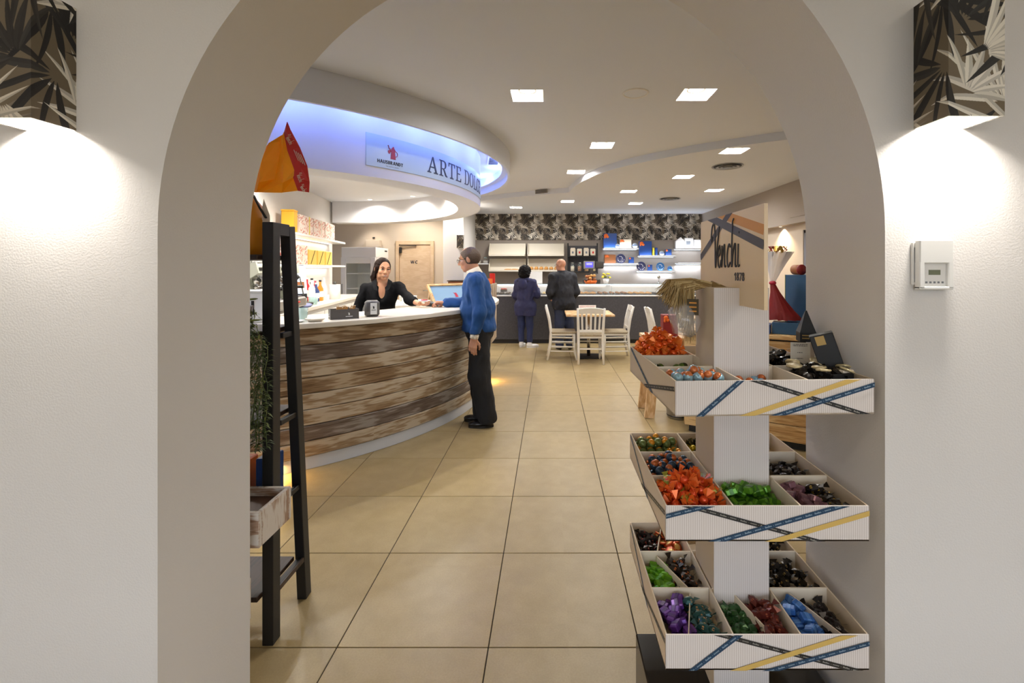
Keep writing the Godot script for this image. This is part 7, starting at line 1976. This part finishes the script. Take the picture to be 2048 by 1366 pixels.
# J: joints in metres relative to the person's base. Arrays hold left then right.
func person(label: String, base: Vector3, J: Dictionary, o: Dictionary) -> Node3D:
	var t := thing("person", label, "person", base)
	var hb: Basis = J.head_basis; var tb: Basis = J.chest_basis
	var body := MB.new()
	var fine: float = o.get("fine", 0.006)
	head_field(J.head, hb, J.neck, o.get("head_size", 1.0), o.get("smile", 0.0)).net(body, fine)
	var f := Field.new(); f.k = 0.03
	var g: float = o.get("girth", 1.0)
	var spine: Vector3 = (J.neck - J.pelvis)
	f.cap(J.neck, J.neck - spine * 0.15, 0.056, 0.07)
	f.ell(J.neck - spine * 0.32, Vector3(0.15, 0.16, 0.1) * g, tb); f.ell(J.neck - spine * 0.66, Vector3(0.135, 0.15, 0.1) * g, tb); f.ell(J.pelvis, Vector3(0.145, 0.11, 0.1) * g, tb)
	for i in 2:
		var gs := minf(1.0, g * g) * 0.82
		f.cap(J.neck - spine * 0.14, J.shoulder[i] + Vector3(0, -0.012, 0), 0.048 * gs, 0.042 * gs)
		f.cap(J.shoulder[i] + Vector3(0, -0.012, 0), J.elbow[i], 0.042 * gs, 0.034); f.cap(J.elbow[i], J.wrist[i], 0.037, 0.025)
		f.cap(J.hip[i], J.knee[i], 0.074, 0.05); f.cap(J.knee[i], J.ankle[i], 0.05, 0.034)
	f.net(body, 0.016)
	for i in 2:
		hand_field(J.wrist[i], J.elbow[i], J.hand_dir[i], J.palm[i], [1.0, -1.0][i], J.curl[i], o.get("hand_size", 1.0)).net(body, 0.0052 if fine < 0.007 else 0.007)
	obj("body", body, o.skin, t)
	# the upper garment
	var c := Field.new(); c.k = 0.035; c.amp = o.get("fold", 0.01); c.wave = o.get("fold_wave", 110.0); c.fuzz = noise(0.1, 77, 2); c.stretch = Vector3(1.3, 0.8, 1.3)
	var th: float = o.get("thick", 0.02)
	c.ell(J.neck - spine * 0.3, (Vector3(0.165, 0.17, 0.115) * g) + Vector3.ONE * th, tb)
	c.ell(J.neck - spine * 0.66, Vector3(0.15, 0.17, 0.115 + o.get("belly", 0.0)) * g + Vector3.ONE * th, tb)
	c.ell(J.pelvis, Vector3(0.158, 0.13, 0.12 + o.get("belly", 0.0) * 0.7) * g + Vector3.ONE * th, tb)
	for i in 2:
		var sg: float = minf(1.0, g * g)
		c.cap(J.neck - spine * 0.1, J.shoulder[i], (0.05 + th) * sg, (0.046 + th) * sg)
		c.cap(J.shoulder[i], J.elbow[i], (0.046 + th) * sg, (0.04 + th) * sg)
		var sl: float = o.sleeve[i]
		c.cap(J.elbow[i], J.elbow[i].lerp(J.wrist[i], sl), 0.044 + th, lerpf(0.04, 0.03, sl) + th * 0.8)
	if o.has("skirt"):
		for i in 2: c.cap(J.pelvis + (J.hip[i] - J.pelvis) * 1.1, J.hip[i].lerp(J.knee[i], o.skirt), 0.13, 0.125)
	c.cuts.append(Plane(Vector3.DOWN, -o.hem))
	if o.has("neckline"):
		for q in o.neckline: c.carve(q[0], q[1], q[2])
	var cm := MB.new(); c.net(cm, o.get("cloth_cell", 0.012))
	obj(o.top_name, cm, o.top, t)
	# trousers
	var l := Field.new(); l.k = 0.03; l.amp = 0.012; l.wave = 90.0; l.fuzz = noise(0.1, 78, 2); l.stretch = Vector3(1.2, 0.6, 1.2)
	l.ell(J.pelvis + Vector3(0, -0.02, 0), Vector3(0.16, 0.13, 0.124 + o.get("belly", 0.0) * 0.4) * g, tb)
	for i in 2:
		l.cap(J.hip[i], J.knee[i], 0.094 * g, o.get("knee_width", 0.075)); l.cap(J.knee[i], J.ankle[i], o.get("knee_width", 0.075), o.get("hem_width", 0.066))
	l.cuts.append(Plane(Vector3.UP, o.waist)); l.cuts.append(Plane(Vector3.DOWN, -o.cuff))
	var lm := MB.new(); l.net(lm, 0.013)
	obj("trousers", lm, o.trousers, t)
	for i in 2:
		var fd: Vector3 = J.foot_dir[i]
		var fb := facing(fd)
		var an: Vector3 = J.ankle[i]; var gr := Vector3(an.x, 0, an.z)
		var s := Field.new(); s.k = 0.02
		s.ell(gr + fb * Vector3(0, 0.045, 0.0), Vector3(0.04, 0.045, 0.06), fb); s.ell(gr + fb * Vector3(0, 0.032, 0.1), Vector3(0.043, 0.032, 0.085), fb)
		s.cap(gr + Vector3(0, 0.05, 0), gr + Vector3(0, 0.095, 0), 0.042, 0.04)
		s.cuts.append(Plane(Vector3.DOWN, -0.016))
		var sm := MB.new(); s.net(sm, 0.009)
		var so := obj("shoe", sm, o.shoe, t)
		var sole := PackedVector2Array()
		for q in 20:
			var u := TAU * q / 20
			sole.append(Vector2(sin(u) * (0.042 + 0.004 * cos(u)), cos(u) * 0.12 + 0.063))
		obj("sole", MB.new().prism(sole, 0.0, 0.02, Transform3D(Basis(-fb.x, fb.z, Vector3.UP), gr)), o.get("sole", o.shoe), so)
	return t

func hair(t: Node3D, f: Field, cell: float, m: Material, label := ""):
	var b := MB.new(); f.net(b, cell)
	var h := obj("hair", b, m, t)
	if label: h.set_meta("label", label)

func glasses(t: Node3D, c: Vector3, b: Basis, s := 1.0):
	var m = MB.new().smooth()
	for q in [-1, 1]:
		var pts := []
		for i in 13:
			var u := TAU * i / 12
			pts.append(c + b * Vector3(q * 0.033 + cos(u) * 0.023, 0.003 + sin(u) * 0.017, 0.103) * s)
		m.tube(pts, 0.0016, 5)
		m.tube([c + b * Vector3(q * 0.056, 0.008, 0.102) * s, c + b * Vector3(q * 0.078, 0.008, 0.07) * s, c + b * Vector3(q * 0.083, 0.006, -0.01) * s], 0.0018, 5)
	m.tube([c + b * Vector3(-0.011, 0.006, 0.104) * s, c + b * Vector3(0.011, 0.006, 0.104) * s], 0.0016, 5)
	obj("glasses", m, M.ink, t)

func people():
	mk("skin_tan", Color8(196, 142, 112), 0.5, 0.0, null, {"subsurf_scatter_enabled": true, "subsurf_scatter_strength": 0.12}); mk("skin_warm", Color8(206, 150, 118), 0.5, 0.0, null, {"subsurf_scatter_enabled": true, "subsurf_scatter_strength": 0.12})
	mk("eye_white", Color8(236, 232, 226), 0.25); mk("iris", Color8(38, 28, 22), 0.2); mk("lips", Color8(160, 70, 66), 0.45)
	mk("hair_dark", Color8(30, 18, 14), 0.6, 0.0, null, {"metallic_specular": 0.2}); mk("hair_black", Color8(20, 18, 18), 0.55, 0.0, null, {"metallic_specular": 0.25}); mk("hair_grey", Color8(84, 66, 52), 0.55)
	mk("knit_blue", Color8(16, 66, 124), 0.85, 0.0, null, {"rim_enabled": true, "rim": 0.4, "rim_tint": 0.6}); mk("trouser_black", Color8(19, 19, 22), 0.85); mk("leather", Color8(22, 20, 20), 0.25)
	mk("shirt_black", Color8(22, 22, 25), 0.8, 0.0, null, {"metallic_specular": 0.2}); mk("navy_coat", Color8(46, 48, 84), 0.8); mk("denim", Color8(34, 44, 82), 0.8); mk("sneaker", Color8(230, 230, 230), 0.5); mk("jacket_black", Color8(28, 30, 38), 0.75); mk("collar", Color8(232, 222, 204), 0.7); mk("shirt_navy", Color8(40, 48, 72), 0.8)
	customer(); barista(); back_couple()

func customer():
	var base := Vector3(-0.66, 0, -4.4)
	var P := func(x: float, y: float, z: float) -> Vector3: return Vector3(x, y, z) - base
	var hb := facing(Vector3(-1, -0.2, -0.1)); var tb := facing(Vector3(-1, 0, 0.02), Vector3(-0.08, 1, 0))
	var head: Vector3 = P.call(-0.775, 1.585, -4.4)
	var J := {"head": head, "head_basis": hb, "chest_basis": tb, "neck": P.call(-0.715, 1.445, -4.4), "pelvis": P.call(-0.675, 0.93, -4.4),
		"shoulder": [P.call(-0.685, 1.385, -4.225), P.call(-0.71, 1.385, -4.575)], "elbow": [P.call(-0.635, 1.1, -4.175), P.call(-0.84, 1.15, -4.66)], "wrist": [P.call(-0.69, 0.865, -4.175), P.call(-1.05, 1.153, -4.62)],
		"hand_dir": [Vector3(-0.12, -1, 0.0), Vector3(-1, -0.04, 0.05)], "palm": [Vector3(0.1, 0, -1), Vector3(0.1, -1, 0.35)], "curl": [0.55, 1.0],
		"hip": [P.call(-0.67, 0.9, -4.31), P.call(-0.67, 0.9, -4.49)], "knee": [P.call(-0.665, 0.49, -4.32), P.call(-0.69, 0.49, -4.48)], "ankle": [P.call(-0.585, 0.08, -4.33), P.call(-0.66, 0.08, -4.48)], "foot_dir": [Vector3(-1, 0, 0.08), Vector3(-1, 0, -0.1)]}
	var o := {"skin": M.skin_tan, "top": M.knit_blue, "top_name": "sweater", "sleeve": [0.92, 0.95], "hem": 0.9, "waist": 1.0, "cuff": 0.045, "trousers": M.trouser_black, "shoe": M.leather, "belly": 0.035, "thick": 0.02, "knee_width": 0.102, "hem_width": 0.088, "cloth_cell": 0.011, "fine": 0.0055}
	o.neckline = [[J.neck + Vector3(-0.02, 0.07, 0), Vector3(0.07, 0.075, 0.07), Basis()]]
	var t := person("man in a blue sweater and black trousers paying at the round bar", base, J, o)
	face_parts(t, head, hb, 1.0, M.hair_grey, 0.0)
	glasses(t, head, hb)
	# hair on sides and back, thin on top
	var f := Field.new(); f.k = 0.012; f.amp = 0.005; f.wave = 900.0; f.fuzz = noise(0.1, 4)
	f.ell(head + hb * Vector3(0, 0.024, -0.018), Vector3(0.083, 0.096, 0.103), hb)
	f.carve(head + hb * Vector3(0, -0.03, 0.085), Vector3(0.1, 0.105, 0.088), hb)
	f.carve(head + hb * Vector3(0, 0.13, 0.04), Vector3(0.055, 0.05, 0.07), hb)
	f.cuts.append(Plane(hb * Vector3(0, -1, 0.35).normalized(), (hb * Vector3(0, -1, 0.35).normalized()).dot(head + hb * Vector3(0, -0.062, -0.05))))
	hair(t, f, 0.006, M.hair_grey, "short grey-brown hair thinning on top")
	# shirt collar and cuffs
	var n: Vector3 = J.neck
	var col = MB.new().smooth()
	col.lathe(PackedVector2Array([Vector2(0.076, -0.035), Vector2(0.072, 0.0), Vector2(0.066, 0.035), Vector2(0.062, 0.034), Vector2(0.066, -0.03)]), 24, 0, TAU, Transform3D(Basis(Vector3.BACK, 0.42), n + Vector3(-0.012, 0.018, 0)))
	obj("shirt_collar", col, M.collar, t)
	for i in 2:
		var w: Vector3 = J.wrist[i]; var e: Vector3 = J.elbow[i]
		var dr := (w - e).normalized()
		obj("shirt_cuff", MB.new().smooth().tube([w - dr * 0.035, w + dr * 0.004], 0.039, 14), M.collar, t)

func barista():
	var base := Vector3(-1.8, 0, -4.85)
	var P := func(x: float, y: float, z: float) -> Vector3: return Vector3(x, y, z) - base
	var hb := facing(Vector3(0.62, -0.1, 0.78), Vector3(0.08, 1, 0.05)); var tb := facing(Vector3(0.3, 0, 1), Vector3(0.06, 1, 0.12))
	var head: Vector3 = P.call(-1.735, 1.492, -4.76)
	var J := {"head": head, "head_basis": hb, "chest_basis": tb, "neck": P.call(-1.755, 1.36, -4.8), "pelvis": P.call(-1.8, 0.88, -4.87),
		"shoulder": [P.call(-1.605, 1.305, -4.87), P.call(-1.915, 1.29, -4.76)], "elbow": [P.call(-1.46, 1.17, -4.78), P.call(-2.0, 1.06, -4.72)], "wrist": [P.call(-1.32, 1.142, -4.64), P.call(-1.9, 0.94, -4.62)],
		"hand_dir": [Vector3(0.75, -0.05, 0.55), Vector3(0.4, -0.6, 0.4)], "palm": [Vector3(-0.1, 1.0, -0.2), Vector3(0, -0.6, -1)], "curl": [0.5, 0.6],
		"hip": [P.call(-1.72, 0.86, -4.89), P.call(-1.89, 0.86, -4.86)], "knee": [P.call(-1.72, 0.46, -4.86), P.call(-1.9, 0.46, -4.83)], "ankle": [P.call(-1.73, 0.08, -4.9), P.call(-1.91, 0.08, -4.87)], "foot_dir": [Vector3(0.3, 0, 1), Vector3(0.1, 0, 1)]}
	var o := {"skin": M.skin_warm, "top": M.shirt_black, "top_name": "shirt", "sleeve": [0.42, 0.5], "hem": 0.8, "waist": 0.96, "cuff": 0.05, "trousers": M.trouser_black, "shoe": M.leather, "thick": 0.014, "girth": 0.9, "head_size": 0.96, "hand_size": 0.9, "smile": 1.0, "fine": 0.005}
	o.neckline = [[J.neck + tb * Vector3(0, 0.035, 0.05), Vector3(0.085, 0.09, 0.1), tb], [J.neck + tb * Vector3(0.0, -0.07, 0.115), Vector3(0.055, 0.14, 0.075), tb]]
	var t := person("barista in an open-necked black shirt smiling behind the bar", base, J, o)
	face_parts(t, head, hb, 0.96, M.hair_dark, 1.0)
	var f := Field.new(); f.k = 0.02; f.amp = 0.006; f.wave = 500.0; f.fuzz = noise(0.1, 8)
	f.ell(head + hb * Vector3(0, 0.028, -0.022), Vector3(0.08, 0.094, 0.098), hb)
	f.ell(head + hb * Vector3(0.0, 0.02, -0.105), Vector3(0.05, 0.05, 0.05), hb)
	f.cap(head + hb * Vector3(-0.02, 0.0, -0.11), head + hb * Vector3(-0.045, -0.1, -0.1), 0.042, 0.04)
	f.cap(head + hb * Vector3(-0.045, -0.1, -0.1), head + hb * Vector3(-0.06, -0.16, -0.07), 0.04, 0.02)
	f.cap(head + hb * Vector3(-0.075, 0.02, 0.02), head + hb * Vector3(-0.072, -0.09, -0.01), 0.013, 0.012)
	f.carve(head + hb * Vector3(0.004, -0.02, 0.105), Vector3(0.076, 0.118, 0.1), hb)
	hair(t, f, 0.006, M.hair_dark, "dark brown wavy hair tied back")
	# turned-out shirt collar
	for q in [-1, 1]:
		var n: Vector3 = J.neck
		var b := MB.new()
		var p := [n + tb * Vector3(q * 0.055, 0.035, -0.01), n + tb * Vector3(q * 0.1, 0.005, 0.03), n + tb * Vector3(q * 0.075, -0.075, 0.118), n + tb * Vector3(q * 0.035, -0.09, 0.132), n + tb * Vector3(q * 0.052, -0.02, 0.075)]
		for i in [[0, 1, 4], [1, 2, 4], [2, 3, 4]]:
			b.tri(p[i[0]], p[i[1]], p[i[2]]); b.tri(p[i[0]] + tb.z * 0.004, p[i[2]] + tb.z * 0.004, p[i[1]] + tb.z * 0.004)
		obj("collar_flap", b, M.shirt_black, t)
	# the little plate she hands over
	var pl := thing("dessert_plate", "small white dish with red cakes held out by the barista", "plate", Vector3(-1.255, 1.163, -4.585))
	obj("dish", MB.new().smooth().lathe(PackedVector2Array([Vector2(0, 0), Vector2(0.03, 0), Vector2(0.058, 0.014), Vector2(0.056, 0.018), Vector2(0.028, 0.005), Vector2(0, 0.005)]), 22), M.white_gloss, pl)
	for i in 4: obj("cake", MB.new().smooth().ball(Vector3(-0.024 + i * 0.016, 0.016, 0.008 * (i % 2)), Vector3(0.013, 0.012, 0.013), 8, 6), M.logo_red, pl)

func back_couple():
	# woman with her back to us
	var base := Vector3(-0.43, 0, -8.72)
	var P := func(x: float, y: float, z: float) -> Vector3: return Vector3(x, y, z) - base
	var hb := facing(Vector3(0.55, -0.05, -0.8)); var tb := facing(Vector3(0.35, 0, -1))
	var head: Vector3 = P.call(-0.455, 1.43, -8.72)
	var J := {"head": head, "head_basis": hb, "chest_basis": tb, "neck": P.call(-0.47, 1.3, -8.71), "pelvis": P.call(-0.46, 0.8, -8.72),
		"shoulder": [P.call(-0.61, 1.235, -8.77), P.call(-0.31, 1.235, -8.66)], "elbow": [P.call(-0.66, 0.98, -8.82), P.call(-0.235, 1.0, -8.7)], "wrist": [P.call(-0.6, 0.86, -8.93), P.call(-0.24, 1.1, -8.86)],
		"hand_dir": [Vector3(0.3, -0.4, -0.8), Vector3(0.05, 0.7, -0.5)], "palm": [Vector3(0.5, 0, 0.5), Vector3(-0.9, 0.1, -0.2)], "curl": [0.6, 0.9],
		"hip": [P.call(-0.54, 0.78, -8.74), P.call(-0.38, 0.78, -8.7)], "knee": [P.call(-0.54, 0.43, -8.76), P.call(-0.38, 0.43, -8.7)], "ankle": [P.call(-0.54, 0.08, -8.75), P.call(-0.38, 0.08, -8.68)], "foot_dir": [Vector3(0.35, 0, -1), Vector3(1, 0, -0.3)]}
	var o := {"skin": M.skin_warm, "top": M.navy_coat, "top_name": "coat", "sleeve": [0.95, 0.9], "hem": 0.6, "skirt": 0.42, "waist": 0.9, "cuff": 0.1, "trousers": M.denim, "shoe": M.sneaker, "thick": 0.026, "girth": 0.93, "head_size": 0.92, "hand_size": 0.9, "fine": 0.009, "cloth_cell": 0.014, "knee_width": 0.066, "hem_width": 0.052}
	var t := person("woman in a navy hooded coat and white sneakers at the pastry counter", base, J, o)
	face_parts(t, head, hb, 0.92, M.hair_black, 0.0)
	var f := Field.new(); f.k = 0.03; f.amp = 0.022; f.wave = 260.0; f.fuzz = noise(0.1, 15)
	f.ell(head + hb * Vector3(0, 0.03, -0.025), Vector3(0.115, 0.105, 0.118), hb); f.ell(head + hb * Vector3(0, -0.045, -0.045), Vector3(0.115, 0.085, 0.09), hb)
	f.carve(head + hb * Vector3(0, -0.035, 0.11), Vector3(0.07, 0.1, 0.085), hb)
	hair(t, f, 0.009, M.hair_black, "black curly bob")
	var hood := Field.new(); hood.k = 0.03
	hood.cap(J.neck + tb * Vector3(-0.09, -0.02, -0.06), J.neck + tb * Vector3(0.09, -0.02, -0.06), 0.045, 0.045)
	hood.ell(J.neck + tb * Vector3(0, -0.1, -0.125), Vector3(0.1, 0.1, 0.045), tb)
	var hm := MB.new(); hood.net(hm, 0.012)
	obj("hood", hm, M.navy_coat, t)
	obj("coat_button", MB.new().smooth().ball(J.pelvis + Vector3(0.16, -0.05, 0.07), Vector3.ONE * 0.009, 8, 6), M.white_ink, t)
	# bald man beside her
	base = Vector3(0.27, 0, -8.5)
	P = func(x: float, y: float, z: float) -> Vector3: return Vector3(x, y, z) - base
	hb = facing(Vector3(-0.75, -0.08, -0.5)); tb = facing(Vector3(-0.35, 0, -1))
	head = P.call(0.205, 1.56, -8.52)
	J = {"head": head, "head_basis": hb, "chest_basis": tb, "neck": P.call(0.245, 1.42, -8.49), "pelvis": P.call(0.27, 0.88, -8.5),
		"shoulder": [P.call(0.06, 1.35, -8.42), P.call(0.43, 1.35, -8.56)], "elbow": [P.call(0.01, 1.06, -8.42), P.call(0.5, 1.06, -8.58)], "wrist": [P.call(0.02, 0.95, -8.62), P.call(0.46, 0.95, -8.78)],
		"hand_dir": [Vector3(0, -0.2, -1), Vector3(-0.2, 0.1, -1)], "palm": [Vector3(1, 0, 0), Vector3(-1, 0, 0)], "curl": [0.6, 0.7],
		"hip": [P.call(0.18, 0.87, -8.48), P.call(0.36, 0.87, -8.53)], "knee": [P.call(0.18, 0.47, -8.5), P.call(0.37, 0.47, -8.54)], "ankle": [P.call(0.19, 0.08, -8.47), P.call(0.38, 0.08, -8.5)], "foot_dir": [Vector3(-0.3, 0, -1), Vector3(0.1, 0, -1)]}
	o = {"skin": M.skin_tan, "top": M.jacket_black, "top_name": "jacket", "sleeve": [0.9, 0.9], "hem": 0.74, "skirt": 0.2, "waist": 1.0, "cuff": 0.06, "trousers": M.shirt_navy, "shoe": M.leather, "thick": 0.03, "belly": 0.03, "girth": 1.1, "fine": 0.009, "cloth_cell": 0.014, "knee_width": 0.085, "hem_width": 0.075}
	t = person("bald man in a black jacket standing at the pastry counter", base, J, o)
	face_parts(t, head, hb, 1.0, M.hair_grey, 0.0)
	glasses(t, head, hb)
	obj("jacket_collar", MB.new().smooth().lathe(PackedVector2Array([Vector2(0.085, -0.04), Vector2(0.074, 0.0), Vector2(0.07, 0.03), Vector2(0.064, 0.028), Vector2(0.07, -0.03)]), 22, 0, TAU, Transform3D(Basis(), J.neck + Vector3(0, 0.012, 0))), M.jacket_black, t)

const SCONCE := 1.0
const COVE := 0.2
const BARSPOT := 3.0
const DOWN := 1.85
const SHOP := 0.14

func _ready():
	rng.seed = 7
	var cam := Camera3D.new()
	cam.name = "camera"
	add_child(cam)
	cam.position = Vector3(0, 1.5, 0)
	cam.projection = Camera3D.PROJECTION_FRUSTUM
	cam.near = 0.05; cam.far = 60.0
	cam.size = 0.05 * 1366.0 / 914.0
	cam.frustum_offset = Vector2((1024.0 - 1099.0) / 914.0, (537.0 - 683.0) / 914.0) * 0.05
	cam.current = true
	var we := WorldEnvironment.new()
	we.name = "surroundings"
	var env := Environment.new()
	var sky := Sky.new()
	var sm := ProceduralSkyMaterial.new()
	sm.sky_top_color = Color(0.66, 0.72, 0.8); sm.sky_horizon_color = Color(0.9, 0.91, 0.92)
	sm.ground_bottom_color = Color(0.3, 0.3, 0.3); sm.ground_horizon_color = Color(0.6, 0.6, 0.6)
	sm.sky_energy_multiplier = 2.5
	sky.sky_material = sm
	env.background_mode = Environment.BG_SKY
	env.sky = sky
	env.ambient_light_source = Environment.AMBIENT_SOURCE_SKY
	env.tonemap_mode = Environment.TONE_MAPPER_LINEAR
	env.tonemap_exposure = 0.8
	env.sdfgi_enabled = true; env.ssao_enabled = true; env.ssil_enabled = true
	we.environment = env
	add_child(we)
	materials()
	shell()
	ceiling_fittings()
	sconce(-1.0, Vector3(-1.31, 1.862, ARCH_Z0), "tall box sconce papered with palm leaves left of the arch")
	sconce(1.0, Vector3(1.0235, 1.866, ARCH_Z0), "tall box sconce papered with palm leaves above the thermostat")
	thermostat()
	add_fill_lamps()
	bar_counter()
	drum()
	rear_spots()
	wc_and_fridge()
	pastry_counter()
	wall_shelves()
	seating()
	back_bar()
	on_bar()
	sweet_stand()
	ladder_shelf()
	right_side()
	people()
